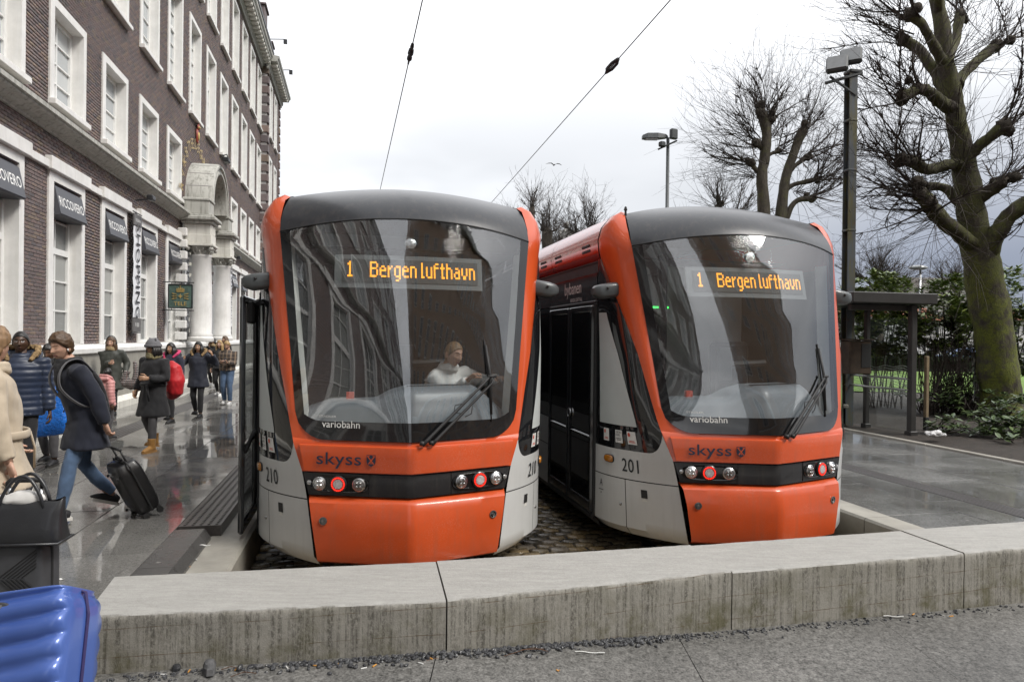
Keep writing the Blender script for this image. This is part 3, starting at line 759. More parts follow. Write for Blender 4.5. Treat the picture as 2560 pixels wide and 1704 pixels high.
for r, k, a, b_, z0, z1 in end_open: add_window(WE[r], a, z0, END_N)
# ---- stone courses
def course(name, prof, u0, u1, mat, parent=bld):      # profile (n, z) run along the front
    mb = MB(); mb.loft([[bp(u, n, z) for n, z in prof] for u in (u0, u1)], closed=True)
    for u in (u0, u1): mb.add([bp(u, n, z) for n, z in prof], [tuple(range(len(prof)))])
    return mb.make(name, mat, parent)
string_prof = [(-.02, 5.62), (.06, 5.62), (.07, 5.66), (.16, 5.68), (.2, 5.72), (.28, 5.745), (.31, 5.77), (.31, 5.80), (.36, 5.81), (.36, 5.89), (-.02, 5.99)]
for a, b_, m_ in ((U0, PORT0 - .1, 0), (PORT1 + .1, U1, 0)):
    course('string_course', string_prof, a, b_, m_stain)
course('string_course', [(n + END_N, z) for n, z in string_prof], U1, U2, m_stain)
# lintel band: raised stones over the windows, lower between
band = [(U0, PORT0), (PORT1, U1)]
for i in list(range(-8, 6)) + list(range(8, 13)):
    a, b_ = wu(i) - .10, wu(i) + WIN_W + .10
    mb = MB(); mb.bbox(bp((a + b_) / 2, .045, 5.035), (b_ - a, .17, .255), .012); mb.make('lintel', m_white, bld)
    e = min(wu(i + 1) - .10, PORT0 if i < 6 else U1)
    if e - b_ > .2: mb = MB(); mb.bbox(bp((b_ + e) / 2, .03, 5.0), (e - b_ - .006, .10, .15), .01); mb.make('stone_band', m_white, bld)
# plinth: base course, ashlar blocks, projecting white ledge
for k in range(50):
    u = U0 + k * 1.38
    if u > U2: break
    n0 = END_N if u >= U1 - .6 else 0
    for row, (z0, z1, off, dn) in enumerate(((0.27, 0.80, 0.0, .10), (0.806, 1.33, .69, .10))):
        mb = MB(); mb.bbox(bp(u + .69 + off, n0 + dn / 2 - .02, (z0 + z1) / 2), (1.372, dn + .12, z1 - z0), .008); mb.make('plinth_block', m_plin, bld)
    mb = MB(); mb.loft([[bp(x, n0 + n, z) for n, z in ((.30, 0), (.30, .16), (.16, .265), (0, .265))] for x in (u, u + 1.374)]); mb.make('base_block', m_stone, bld)
for a, b_, n0 in ((U0, U1, 0), (U1, U2, END_N)):
    course('ledge', [(n0 - .02, 1.336), (n0 + .17, 1.336), (n0 + .2, 1.36), (n0 + .2, 1.45), (n0 + .14, 1.53), (n0 - .02, 1.55)], a, b_, m_white)
# cornice with dentils, gutter and roof
cor = [(-.02, 18.1), (.10, 18.1), (.12, 18.22), (.2, 18.3), (.2, 18.52), (.60, 18.54), (.62, 18.66), (.70, 18.74), (.72, 18.86), (-.02, 18.95)]
course('cornice', cor, U0, U1, m_stain); course('cornice', [(n + END_N, z) for n, z in cor], U1 - .3, U2 + .4, m_stain)
k = 0; u = 24.0
while u < U2 + .2:
    mb = MB(); mb.bbox(bp(u, .38 + (END_N if u > U1 - .3 else 0), 18.44), (.27, .36, .16), .015); mb.make('dentil', m_stone, bld); u += .55
course('gutter', [(.60, 18.96), (.74, 18.96), (.76, 19.1), (.62, 19.1)], U0, U1, m_black)
mb = MB(); mb.loft([[bp(u, n, z) for n, z in ((.6, 18.97), (-.3, 19.6), (-6, 21.4), (-12, 21.4))] for u in (U0, U2)]); mb.make('roof', M('slate roof', (.07, .07, .075), .5, .2, 3, 40, .2, world_co=True), bld)
for u, w, h in ((43.2, 1.4, 2.3), (46.6, 1.0, 1.5), (49.3, .9, 1.2)):
    mb = MB(); mb.bbox(bp(u, -.1, 19.0 + h / 2), (w, .9, h), .03); mb.bbox(bp(u, -.1, 19.0 + h + .07), (w + .2, 1.1, .12), .02); mb.make('chimney', m_brick, bld)
mb = MB(); mb.tube([bp(45.5, .1, 20.5), bp(45.5, 1.2, 20.6)], .03, 6); mb.box(bp(45.5, 1.25, 20.45), (.2, .22, .25)); mb.tube([bp(48.3, .2, 19.6), bp(48.3, 1.3, 19.7)], .03, 6); mb.box(bp(48.3, 1.35, 19.55), (.2, .22, .25)); mb.make('roof_floodlight', m_black, bld)
mb = MB(); mb.tube([bp(38.5, -.5, 19.5), bp(38.5, -.5, 27)], [.05, .03], 6); mb.make('flagpole', m_black, bld)

# ---- portal: two columns carrying an entablature each and a deep stone arch
pc = (PORT0 + PORT1) / 2; col_u = (24.5, 28.3)
pc = sum(col_u) / 2
CN = 0.62
for u in col_u:
    mb = MB()
    mb.lathe([(.40, 1.55), (.42, 1.6), (.42, 1.68), (.36, 1.72), (.38, 1.78), (.345, 1.84), (.35, 2.6), (.335, 3.4), (.30, 4.42), (.33, 4.45), (.33, 4.50)], bp(u, CN, 0), 28)
    mb.make('column', m_white, bld, True, 50)
    mb = MB(); mb.lathe([(.28, 4.5), (.30, 4.6), (.38, 4.74), (.40, 4.78)], bp(u, CN, 0), 20)
    for k in range(12):
        a = 2 * PI * k / 12
        for zz0, rr in ((4.52, .30), (4.62, .33)):
            c = bp(u + rr * math.cos(a + (zz0 > 4.6) * .26), CN + rr * math.sin(a + (zz0 > 4.6) * .26), zz0)
            o = Vector((math.cos(a), -math.sin(a), 0))
            mb.tube([c, c + o * .02 + Vector((0, 0, .07)), c + o * .08 + Vector((0, 0, .10)), c + o * .09 + Vector((0, 0, .07))], [.035, .04, .025, .008], 6)
    for sx_ in (-1, 1):
        for sy in (-1, 1): mb.ell(bp(u + sx_ * .36, CN + sy * .36, 4.70), (.08, .08, .08), 8, 6)
    mb.make('capital', m_stain, bld, True, 45)
    mb = MB(); mb.bbox(bp(u, CN, 4.82), (.9, .9, .08), .01); mb.bbox(bp(u, CN - .05, 5.02), (.78, .86, .32), .02); mb.bbox(bp(u, CN - .06, 5.34), (.76, .84, .36), .015)
    for k in range(3): mb.box(bp(u - .24 + k * .24, CN + .36, 5.34), (.13, .03, .30))
    mb.make('entablature', m_stone, bld)
    mb = MB(); mb.bbox(bp(u, CN - .06, 5.58), (.96, 1.0, .10), .02); mb.bbox(bp(u, CN - .04, 5.70), (1.16, 1.16, .14), .03); mb.bbox(bp(u, CN - .06, 5.80), (1.0, 1.0, .08), .02)
    mb.bbox(bp(u, CN - .1, 6.08), (.80, .80, .46), .02); mb.bbox(bp(u, CN - .1, 6.35), (.88, .88, .09), .02)
    mb.make('impost', m_stain, bld)
    for k in range(10):      # banded stone blocks of the door jambs
        z = 1.6 + k * .385
        for s_ in (-1, 1):
            mb = MB(); mb.bbox(bp(u + s_ * .52, .10, z + .14), (.22, .34, .26), .02); mb.make('jamb_block', m_white, bld)
mb = MB(); RI, RO = 1.24, 1.64; rows = []
for k in range(29):
    a = PI * k / 28; ca, sa_ = math.cos(a), math.sin(a)
    f = lambda r, n: bp(pc + r * ca, n, 6.39 + r * sa_)
    rows.append([f(RO, -.02), f(RO, .86), f(RO - .05, .92), f(RO - .13, .92), f(RO - .16, .85), f(RO - .25, .85), f(RO - .28, .90), f(RI + .05, .90), f(RI, .84), f(RI, -.55)])
mb.loft(rows)
for r_ in (rows[0], rows[-1]): mb.add(r_, [tuple(range(len(r_)))])
arch = mb.make('arch', m_stain, bld, True, 40)
for k in range(1, 9):        # recessed joints between the arch stones
    a = PI * k / 9; j = MB()
    j.prism([(RO + .006, -.012), (RO + .006, .012), (RO - .02, .012), (RO - .02, -.012)], -.01, .87, lambda r, w, n: bp(pc + r * math.cos(a) - w * math.sin(a), n, 6.39 + r * math.sin(a) + w * math.cos(a)))
    j.make('joint', m_mortar, arch)
mb = MB(); pts = [(pc + RI * math.cos(PI * k / 20), 6.39 + RI * math.sin(PI * k / 20)) for k in range(21)] + [(pc - RI, 1.5), (pc + RI, 1.5)]
pts = [(u, z) for u, z in pts]
mb.add([bp(u, -.55, z) for u, z in pts], [tuple(range(len(pts)))]); mb.make('niche_wall', m_verd, bld)
mb = MB()
for s_ in (-1, 1): mb.box(bp(pc + s_ * RI, -.25, 3.95), (.04, .6, 4.9))
for z in (4.0, 5.0, 6.0, 6.9): mb.box(bp(pc, -.50, z), (2 * math.sqrt(max(.1, RI ** 2 - max(0, z - 6.39) ** 2)) - .05, .08, .07))
for x in (-.7, 0, .7): mb.box(bp(pc + x, -.49, 5.5), (.06, .07, 3.9))
mb.make('portal_window', m_stone, bld)
mb = MB(); mb.box(bp(pc, -.46, 2.75), (1.9, .04, 2.4)); mb.make('portal_door', m_pane_d, bld)
mb = MB(); mb.ell(bp(pc + 1.2, .5, 5.95), (.22, .2, .16), 12, 8); mb.make('globe_lamp', m_stone, bld, True)
mb = MB(); mb.tube([bp(pc - .15, .9, 8.35), bp(pc - .15, 1.1, 8.42), bp(pc - .15, 1.15, 8.25)], .025, 6); mb.bbox(bp(pc - .35, 1.12, 8.16), (.45, .22, .16), .03); mb.make('arch_floodlight', m_black, bld)
# letters on the brick round the arch, and the crest above
mb = MB(); txt = 'RIKSTELEGRAFEN'; RL = 2.30
for k, ch in enumerate(txt):
    a = math.radians(171 - k * (162 / (len(txt) - 1)))
    ca, sa_ = math.cos(a), math.sin(a)
    vs2, fs2 = text2d(ch, .52, .85)
    for dn in (.0, .05): mb.add([bp(pc + ca * (RL + y) + sa_ * x, .01 + dn, 6.39 + sa_ * (RL + y) - ca * x) for x, y in vs2], fs2)
mb.make('arch_lettering', m_gold, bld)
mb = MB(); mb.bbox(bp(pc, .05, 9.05), (.26, .08, .5), .04); mb.ell(bp(pc, .08, 9.38), (.13, .06, .12), 10, 8); mb.tube([bp(pc, .08, 9.46), bp(pc, .08, 9.6)], [.025, .01], 6)
mb.make('crest', [M('red enamel', (.26, .05, .03), .4, .2), ], bld, True, 40)
mb = MB(); mb.ell(bp(pc, .10, 9.05), (.08, .04, .16), 10, 8); mb.ell(bp(pc, .10, 9.36), (.12, .07, .05), 10, 8); mb.make('crest_lion', m_gold, bld, True)
# small floodlights over the lintels
for u in (wu(4) - .55, wu(9) - .5):
    mb = MB(); mb.tube([bp(u, .1, 5.3), bp(u, .5, 5.36)], .02, 6); mb.bbox(bp(u - .1, .5, 5.36), (.3, .16, .14), .03); mb.make('wall_floodlight', m_black, bld)

# ---- shop signs, banners and the hanging sign: each a thing of its own
def shop_sign(i, label):
    th = thing('shop_sign', label, 'sign', bw(wu(i) + .91, 0, 4.37), B_RZ, 'dark shop signs in the ground floor windows')
    mb = MB(); mb.loft([[bp(x, n, z) for n, z in ((-.28, .30), (.02, .30), (.05, .27), (.16, -.25), (.14, -.28), (-.28, -.28))] for x in (-.69, .69)], closed=True)
    for x in (-.69, .69): mb.add([bp(x, n, z) for n, z in ((-.28, .30), (.02, .30), (.05, .27), (.16, -.25), (.14, -.28), (-.28, -.28))], [tuple(range(6))])
    mb.make('panel', m_sign, th)
    tx = MB(); text_on(tx, 'RICCOVERO', .275, lambda a, b: bp(a, .105 - b * .21 + .006, b - .01), .80, space=1.03); tx.make('lettering', m_letter, th)
sl = {1: 'dark Riccovero sign cut by the left edge of the photo', 2: 'largest whole Riccovero sign, above the heads at far left', 3: 'Riccovero sign just left of the tall white shopping banner',
      4: 'Riccovero sign just right of the tall white shopping banner', 5: 'Riccovero sign right above the green hanging telegraph sign', 8: 'first small dark sign past the portal columns', 9: 'second small dark sign past the portal columns', 10: 'third small dark sign past the portal columns, next to the tram'}
for i in sl: shop_sign(i, sl[i].replace('Riccovero ', 'shop '))
m_bann = M('white banner cloth', (0.76, 0.77, 0.80), 0.6, 0.05, 3, 30, 0.1)
m_blet = M('black print', (0.02, 0.02, 0.025), 0.6, 0.05, 3, 30, 0.0)
m_bcap = M('grey banner cap', (0.12, 0.115, 0.115), 0.5, 0.1, 3, 30, 0.05)
def banner(u, n, z0, z1, w, word, label, perp=False):
    th = thing('banner', label, 'banner', bw(u, n, 0), B_RZ, 'tall banners between the ground floor windows')
    fx = (lambda a, d, z: bp(a, d, z)) if not perp else (lambda a, d, z: bp(-d, a, z))
    H = z1 - z0
    mb = MB(); k = 12
    mb.loft([[fx(-w / 2, .012 * math.sin(q * 2.1), z0 + H * q / k) for q in range(k + 1)], [fx(w / 2, .012 * math.sin(q * 2.1 + 1), z0 + H * q / k) for q in range(k + 1)]]); mb.make('cloth', m_bann, th, True)
    tx = MB(); text_on(tx, word, w * .80, lambda a, b: fx(b, .03, (z0 + z1) / 2 + .02 - a), 1.0, space=1.08); tx.make('lettering', m_blet, th)
    mb = MB(); mb.box(fx(0, 0.0, z1 + .17), (w + .03, .035, .30) if not perp else (.035, w + .03, .30)); mb.box(fx(0, 0.0, z0 - .2), (w + .03, .035, .36) if not perp else (.035, w + .03, .36)); mb.make('end_panel', m_bcap, th)
    tx = MB(); text_on(tx, 'TELEGRAFEN', .105, lambda a, b: fx(a, .022, z1 + .16 + b), .72); text_on(tx, 'P-300', .15, lambda a, b: fx(a, .022, z0 - .2 + b), .9); tx.make('small_print', m_letter, th)
    mb = MB()
    for z in (z1 + .36, z0 - .40): mb.tube([fx(-w / 2 - .06, 0, z), fx(w / 2 + .06, 0, z)], .016, 6); mb.tube([fx(0, 0, z), fx(0, -n, z)] if not perp else [bp(0, -n, z), bp(0, w / 2, z)], .014, 6)
    mb.make('bracket', m_black, th)
banner(wu(4) - .53, .14, 2.22, 4.60, .62, 'SHOPPING', 'tall white banner reading shopping on the brick pier between two dark signs')
banner(wu(5) + 2.25, .14, 2.05, 4.45, .55, 'SHOPPING', 'white banner half hidden behind the left portal column')
banner(pc - .1, .0, 2.0, 4.35, .7, 'GALLERI', 'grey banner hanging in the doorway between the two portal columns')
banner(wu(9) - .50, .14, 2.2, 4.60, .55, 'SHOPPING', 'white banner beyond the portal, next to the red tram mirror')
m_cop = M('green copper sign', (0.075, 0.125, 0.105), 0.5, 0.35, 9, 60, 0.25)
SY = 22.05
th = thing('hanging_sign', 'square green hanging sign with a gilded crown and arrows beside the portal column', 'sign', bw(SY, 0.10, 2.96), B_RZ)
sf = lambda a, d, z: Vector((-d, -a, z))             # the sign stands out from the wall and faces down the pavement
mb = MB(); mb.bbox(sf(.42, 0, 0), (.08, .70, .74), .02); mb.make('plate', m_cop, th)
mb = MB()
for a, b_ in (((.08, -.36), (.76, -.36)), ((.08, .36), (.76, .36)), ((.08, -.36), (.08, .36)), ((.76, -.36), (.76, .36))): mb.tube([sf(a[0], .045, a[1]), sf(b_[0], .045, b_[1])], .018, 6)
mb.make('rim', m_black, th)
mb = MB(); mb.tube([sf(-.1, 0, .43), sf(.80, 0, .43)], .016, 6); mb.tube([sf(-.1, 0, -.43), sf(.80, 0, -.43)], .016, 6)
for a in (.16, .66): mb.tube([sf(a, 0, .36), sf(a, 0, .44)], .01, 6); mb.tube([sf(a, 0, -.36), sf(a, 0, -.44)], .01, 6)
mb.make('bracket', m_black, th)
e = MB(); F = lambda x, z, d=.05: sf(.42 + x, d, z)
def flat(poly, d0=.045): e.prism(poly, d0, d0 + .016, lambda a, b, d: F(a, b, d))
flat([(-.11, .13), (.11, .13), (.115, .165), (-.115, .165)])
for k in range(5): x = -.096 + k * .048; flat([(x - .022, .175), (x + .022, .175), (x + .016, .225 + .02 * (2 - abs(k - 2))), (x, .245 + .02 * (2 - abs(k - 2))), (x - .016, .225 + .02 * (2 - abs(k - 2)))])
flat([(-.008, .29), (.008, .29), (.008, .325), (-.008, .325)]); flat([(-.02, .305), (.02, .305), (.02, .315), (-.02, .315)])
flat([(0, .085), (.02, .02), (.075, 0), (.02, -.02), (0, -.085), (-.02, -.02), (-.075, 0), (-.02, .02)])
for sx_ in (-1, 1):
    for k, (dz, sl_) in enumerate(((.075, .25), (0, 0), (-.075, -.25))):
        x0, x1 = .10 * sx_, .25 * sx_; z0_, z1_ = dz * .7, dz * .7 + sl_ * .15
        flat([(x0, z0_ - .008), (lerp(x0, x1, .6), lerp(z0_, z1_, .6) - .010), (lerp(x0, x1, .55), lerp(z0_, z1_, .55) - .022), (x1, z1_), (lerp(x0, x1, .55), lerp(z0_, z1_, .55) + .022), (lerp(x0, x1, .6), lerp(z0_, z1_, .6) + .010), (x0, z0_ + .008)])
text_on(e, 'TELE', .17, lambda a, b: F(a, b - .235, .062), 1.05)
e.make('gilded_emblem', m_gold, th)
# ================================================================ the two trams
def paint(name, col, rough=0.25, coat=0.6, dirt=0.15, drops=0.0, metal=0.0):
    m = bpy.data.materials.new(name); m.use_nodes = True; t, N, L, P = nodes(m); co = objco(t)
    b = ramp(t, tex_noise(t, 2.2, 5, 0.65, co), [(0.3, tuple(c * (1 - dirt * .6) for c in col)), (0.7, tuple(min(1, c * (1 + dirt * .25)) for c in col))])
    if drops:
        v = t.nodes.new('ShaderNodeTexVoronoi'); v.inputs['Scale'].default_value = 120; L.new(co, v.inputs['Vector'])
        d = vmath(t, 'MULTIPLY', ramp(t, v.outputs['Distance'], [(0.12, 1.0), (0.30, 0.0)]), ramp(t, tex_noise(t, 2.0, 4, 0.6, co), [(0.42, 0.0), (0.62, 1.0)]))
        b = mixc(t, vmath(t, 'MULTIPLY', d, 0.35 * drops), b, (0.62, 0.55, 0.5))
        L.new(bump(t, d, 0.25 * drops, 0.004), P.inputs['Normal'])
    else: L.new(bump(t, tex_noise(t, 5, 3, 0.5, co), 0.02, 0.02), P.inputs['Normal'])
    if dirt >= .1:      # road film: runs and specks
        st = ramp(t, tex_noise(t, 1.0, 6, 0.7, co, (16, 16, 1.2)), [(0.50, 0.0), (0.74, 1.0)]); sp_d = ramp(t, tex_noise(t, 130, 2, 0.7, co), [(0.64, 0.0), (0.74, 1.0)])
        b = mixc(t, vmath(t, 'MULTIPLY', vmath(t, 'ADD', st, sp_d, True), 0.9 * dirt), b, (0.16, 0.13, 0.10))
    L.new(b, P.inputs['Base Color']); P.inputs['Roughness'].default_value = rough; P.inputs['Metallic'].default_value = metal
    P.inputs['Coat Weight'].default_value = coat; P.inputs['Coat Roughness'].default_value = 0.08
    return m
m_orange = paint('tram orange paint', (0.62, 0.085, 0.018), 0.36, 0.35, 0.22, 1.0)
m_mask = paint('tram orange mask paint', (0.62, 0.085, 0.018), 0.30, 0.55, 0.06)
m_red = paint('tram red roof paint', (0.50, 0.045, 0.022), 0.16, 0.9, 0.08)
m_twhite = paint('tram light grey paint', (0.58, 0.59, 0.585), 0.34, 0.35, 0.10)
m_dark = paint('tram dark grey gloss', (0.028, 0.030, 0.034), 0.14, 0.8, 0.2)
m_fasc = paint('tram charcoal fascia', (0.020, 0.022, 0.027), 0.30, 0.08, 0.2)
m_band = paint('tram black band', (0.020, 0.020, 0.022), 0.30, 0.3, 0.2, 0.3)
m_frit = paint('black glass border', (0.008, 0.008, 0.009), 0.04, 0.6, 0.1)
m_blackglass = paint('black tinted glass', (0.010, 0.011, 0.013), 0.03, 0.6, 0.1)
m_ws = glass('rainy windscreen', (0.84, 0.87, 0.88), 0.19, 0.6)
m_sg = glass('side glass', (0.86, 0.88, 0.88), 0.06)
m_rub = M('black rubber', (0.018, 0.018, 0.019), 0.6, 0.2, 12, 90, 0.1)
m_grey = M('mid grey moulding', (0.07, 0.078, 0.082), 0.38, 0.1, 8, 60, 0.05, coat=0.2)
m_alu = M('brushed aluminium', (0.55, 0.56, 0.57), 0.3, 0.1, 12, 60, 0.05, metal=1.0)
m_dash = M('grey dashboard', (0.20, 0.22, 0.24), 0.36, 0.1, 5, 200, 0.1)
m_inner = M('pale cab lining', (0.66, 0.66, 0.62), 0.6, 0.08, 3, 60, 0.05)
m_dkin = M('dark cab interior', (0.03, 0.031, 0.034), 0.6, 0.2, 3, 60, 0.05)
m_blind = M('pale grey blind', (0.50, 0.535, 0.53), 0.5, 0.06, 2, 60, 0.03)
m_num = M('black vinyl', (0.015, 0.017, 0.02), 0.45, 0.05, 3, 60, 0.0)
m_navy = M('navy vinyl', (0.018, 0.028, 0.055), 0.45, 0.05, 3, 60, 0.0)
m_amberl = M('amber indicator lens', (0.42, 0.16, 0.015), 0.18, 0.15, 40, 180, 0.4, coat=0.6)
m_lens = M('clear lamp lens', (0.62, 0.63, 0.64), 0.10, 0.5, 40, 150, 0.6, metal=0.7, coat=1.0)
m_lens2 = M('smoked lamp lens', (0.20, 0.20, 0.20), 0.12, 0.5, 40, 150, 0.5, metal=0.6, coat=1.0)
m_lens3 = M('ribbed white lamp lens', (0.62, 0.58, 0.58), 0.3, 0.2, 60, 200, 0.7)
m_redled = emit('lit red lamp ring', (1.0, 0.03, 0.015), 0.9)
m_redlens = M('red lamp lens', (0.45, 0.012, 0.01), 0.2, 0.2, 40, 150, 0.3, coat=0.6)
m_amber = emit('amber display dots', (1.0, 0.36, 0.015), 1.5)
m_dispbk = M('display backing', (0.06, 0.063, 0.06), 0.5, 0.1, 300, 300, 0.1)
m_dispfr = M('display frame', (0.15, 0.16, 0.16), 0.5, 0.05, 4, 60, 0.02)
m_green = emit('green display strip', (0.05, 0.9, 0.12), 1.2)
m_stick = M('white sticker', (0.74, 0.74, 0.72), 0.4, 0.03, 3, 60, 0.0)
m_stred = M('red print', (0.6, 0.08, 0.04), 0.5, 0.05, 3, 60, 0.0)

def yc(z): return interp(z, [-.15, -.095, .1, .24, .38, .44, .636, .87, .95, 1.5, 2.0, 2.5, 2.72, 2.85], [-.02, -.045, -.07, -.06, -.02, .0, .0, .0, .02, .105, .215, .36, .44, .49])
def xe(z): return interp(z, [-.15, -.095, .44, .636, .865, 1.03, 1.65, 2.717, 3.054], [.76, .766, .846, .897, .945, .963, 1.03, 1.154, 1.137])
def ye(z): return interp(z, [-.15, -.095, .24, .38, .44, .636, .865, 1.03, 1.6, 2.1, 2.717], [.235, .205, .20, .235, .281, .306, .345, .42, .545, .655, .79])
def pw_(z): return interp(z, [-.1, .9, 1.3, 2.7], [1.08, 1.1, 1.45, 2.0])
def yf(x, z): return yc(z) + (ye(z) - yc(z)) * (abs(x) / xe(z)) ** pw_(z)
OZ = [-.15, -.095, .44, .636, .865, 1.03, 1.3, 1.65, 2.1, 2.4, 2.63]
OXv = [.785, .79, .866, .905, .982, 1.02, 1.075, 1.148, 1.243, 1.305, 1.345]
OYv = [.25, .23, .30, .318, .388, .45, .53, .625, .85, 1.02, 1.157]
def outer(z): return interp(z, OZ, OXv), interp(z, OZ, OYv)
HW, YS = 1.365, 1.19
def corner(z, t):          # from the mask edge round to the straight side
    xo, yo = outer(z)
    if z < .9: cxp, cyp = 1.335, .70
    else:
        k = min(1, (z - .9) / 1.7); cxp, cyp = lerp(1.335, 1.365, k), lerp(.70, yo + (YS - yo) * .4, min(1, k * 1.6))
    a, b, c = (1 - t) ** 2, 2 * t * (1 - t), t * t
    return a * xo + b * cxp + c * HW, a * yo + b * cyp + c * YS
# 5x9 dot letters of the destination display (rows from the top)
DOT = {
 '1': ['..#..', '.##..', '..#..', '..#..', '..#..', '..#..', '..#..', '.###.', '.....', '.....'],
 'B': ['####.', '#...#', '#...#', '####.', '#...#', '#...#', '#...#', '####.', '.....', '.....'],
 'e': ['.....', '.....', '.##.', '#..#', '####', '#...', '#...', '.###', '....', '....'],
 'r': ['...', '...', '#.#', '##.', '#..', '#..', '#..', '#..', '...', '...'],
 'g': ['....', '....', '.###', '#..#', '#..#', '#..#', '#..#', '.###', '...#', '.##.'],
 'n': ['....', '....', '###.', '#..#', '#..#', '#..#', '#..#', '#..#', '....', '....'],
 'l': ['#.', '#.', '#.', '#.', '#.', '#.', '#.', '##', '..', '..'],
 'u': ['....', '....', '#..#', '#..#', '#..#', '#..#', '#..#', '.###', '....', '....'],
 'f': ['.##', '#..', '###', '#..', '#..', '#..', '#..', '#..', '...', '...'],
 't': ['.#.', '.#.', '###', '.#.', '.#.', '.#.', '.#.', '.##', '...', '...'],
 'h': ['#...', '#...', '###.', '#..#', '#..#', '#..#', '#..#', '#..#', '....', '....'],
 'a': ['....', '....', '.##.', '...#', '.###', '#..#', '#..#', '.###', '....', '....'],
 'v': ['....', '....', '#..#', '#..#', '#..#', '#..#', '.##.', '.##.', '....', '....'], ' ': ['...'] * 10}
def build_tram(number, label, pos, yaw, driver=False, door_open=False):
    T = thing('tram', label, 'tram', (pos[0], pos[1], TZ), yaw, 'trams standing nose to the stone wall')
    zo = -TZ
    def P(x, y, z): return Vector((x, y, z + zo))
    def put(mb, name, mat, parent=T, smooth=True, auto=38):
        return mb.make(name, mat, parent, smooth, auto)
    NX = 36
    xs = lambda z, k=1.0: [k * xe(z) * (-1 + 2 * i / NX) for i in range(NX + 1)]
    # ---- lower panel
    mb = MB(); rows = []
    for z, dy, kx in ((-.16, .16, .97), (-.13, .05, .99), (-.10, .0, 1), (-.05, -.008, 1), (.05, -.004, 1), (.15, 0, 1), (.25, 0, 1), (.33, 0, 1), (.385, 0, 1), (.400, .006, 1), (.425, .035, 1), (.436, .07, 1)):
        rows.append([P(x * kx, yf(x, z) + dy, z) for x in xs(z)])
    mb.loft(rows); lowp = put(mb, 'lower_panel', m_orange, auto=30)
    def bolt(x, z):
        b_ = MB(); n = Vector((.30 if x > 0 else -.30, -.95, 0)).normalized(); q = n.to_track_quat('Z', 'Y').to_matrix()
        b_.lathe([(.034, -.002), (.034, .004), (.026, .005), (.024, -.004), (.018, -.004)], P(x, yf(x, z) - .002, z), 16, q); b_.lathe([(.014, -.004), (.013, .006), (.0, .007)], P(x, yf(x, z) - .004, z), 6, q)
        b_.make('bolt', m_lens2, lowp)
    bolt(-.72, .244); bolt(.72, .244)
    # ---- light band with its two lamp clusters
    mb = MB(); mb.loft([[P(x, yf(x, z) + dy, z) for x in xs(z, 1.0)] for z, dy in ((.436, .06), (.442, .012), (.53, .008), (.626, .012), (.636, .05))]); band_ = put(mb, 'light_band', m_band, auto=30)
    for xx in (-.345, .345):
        g_ = MB(); g_.box(P(xx, yf(xx, .54) + .006, .54), (.004, .006, .18), math.radians(18 if xx > 0 else -18)); g_.make('seam', m_rub, band_)
    for sd in (-1, 1):
        n = Vector((sd * .31, -.95, 0)).normalized(); q = n.to_track_quat('Z', 'Y').to_matrix()
        cm = MB(); pts = []
        for k in range(32):
            a = 2 * PI * k / 32; ex = .245 * abs(math.cos(a)) ** .55 * (1 if math.cos(a) >= 0 else -1); ez = .070 * abs(math.sin(a)) ** .7 * (1 if math.sin(a) >= 0 else -1)
            pts.append((ex, ez))
        def cl(ex, ez, d): x = sd * (.592 + ex); return P(x, yf(x, .54) + d, .54 + ez)
        cm.loft([[cl(ex * k, ez * k2, d) for ex, ez in pts] for k, k2, d in ((1, 1, .004), (.985, .96, -.006), (.95, .86, -.004), (.92, .80, .004))], closed=True)
        cm.add([cl(ex * .92, ez * .80, .003) for ex, ez in pts], [tuple(range(32))])
        cmo = put(cm, 'lamp_cluster', m_frit, band_)
        for x, r, kind_ in ((.757, .047, 0), (.601, .062, 1), (.432, .047, 2)):
            c = P(sd * x, yf(x, .543) - .010, .543)
            l = MB(); l.lathe([(r + .010, -.012), (r + .010, .004), (r + .002, .010), (r, .006)], c, 24, q); l.make('lamp_bezel', (m_alu, m_band, m_alu)[kind_], band_, True, 40)
            if kind_ == 1:
                l = MB(); l.lathe([(r, .004), (r, .008), (r * .72, .012), (r * .70, .008)], c, 28, q); l.make('red_ring', m_redlens, band_, True, 40)
                l = MB()
                for k in range(22):
                    a = 2 * PI * k / 22; o = c + q @ Vector((math.cos(a) * r * .86, math.sin(a) * r * .86, .0125)); l.ell(o, (.0062, .0062, .0062), 6, 4)
                l.make('red_lamp_dots', m_redled, band_)
                l = MB(); l.lathe([(r * .70, .006), (r * .5, .012), (0, .015)], c, 24, q)
                for k in range(-3, 4): l.box(c + q @ Vector((0, k * .011, .0145)), (2 * math.sqrt(max(.0001, (r * .66) ** 2 - (k * .011) ** 2)), .005, .003), M=q)
                l.make('lamp_lens', m_lens3, band_, True, 40)
            else:
                l = MB(); l.lathe([(r, .004), (r * .8, .014), (r * .4, .020), (0, .022)], c, 24, q)
                for k in range(4):
                    a = PI / 4 + k * PI / 2; l.ell(c + q @ Vector((math.cos(a) * r * .45, math.sin(a) * r * .45, .014)), (r * .3, r * .3, r * .3), 8, 5)
                l.make('lamp_lens', m_lens if kind_ == 0 else m_lens2, band_, True, 40)
        s_ = MB(); s_.lathe([(.020, -.004), (.019, .006), (.008, .010), (0, .010)], P(sd * .842, yf(.842, .547) - .006, .547), 14, q); s_.make('screw_cover', m_lens, band_, True, 40)
    # ---- upper front panel, standing proud with a ledge along its top
    mb = MB(); rows = []
    for z, dy, kx in ((.640, .03, .985), (.646, -.012, .985), (.75, -.016, .985), (.845, -.018, .985), (.858, -.014, .985), (.864, .0, .985), (.868, .035, .98)):
        rows.append([P(x * kx, yf(x, z) + dy, z) for x in xs(z)])
    mb.loft(rows)
    up = put(mb, 'upper_panel', m_orange, auto=30)
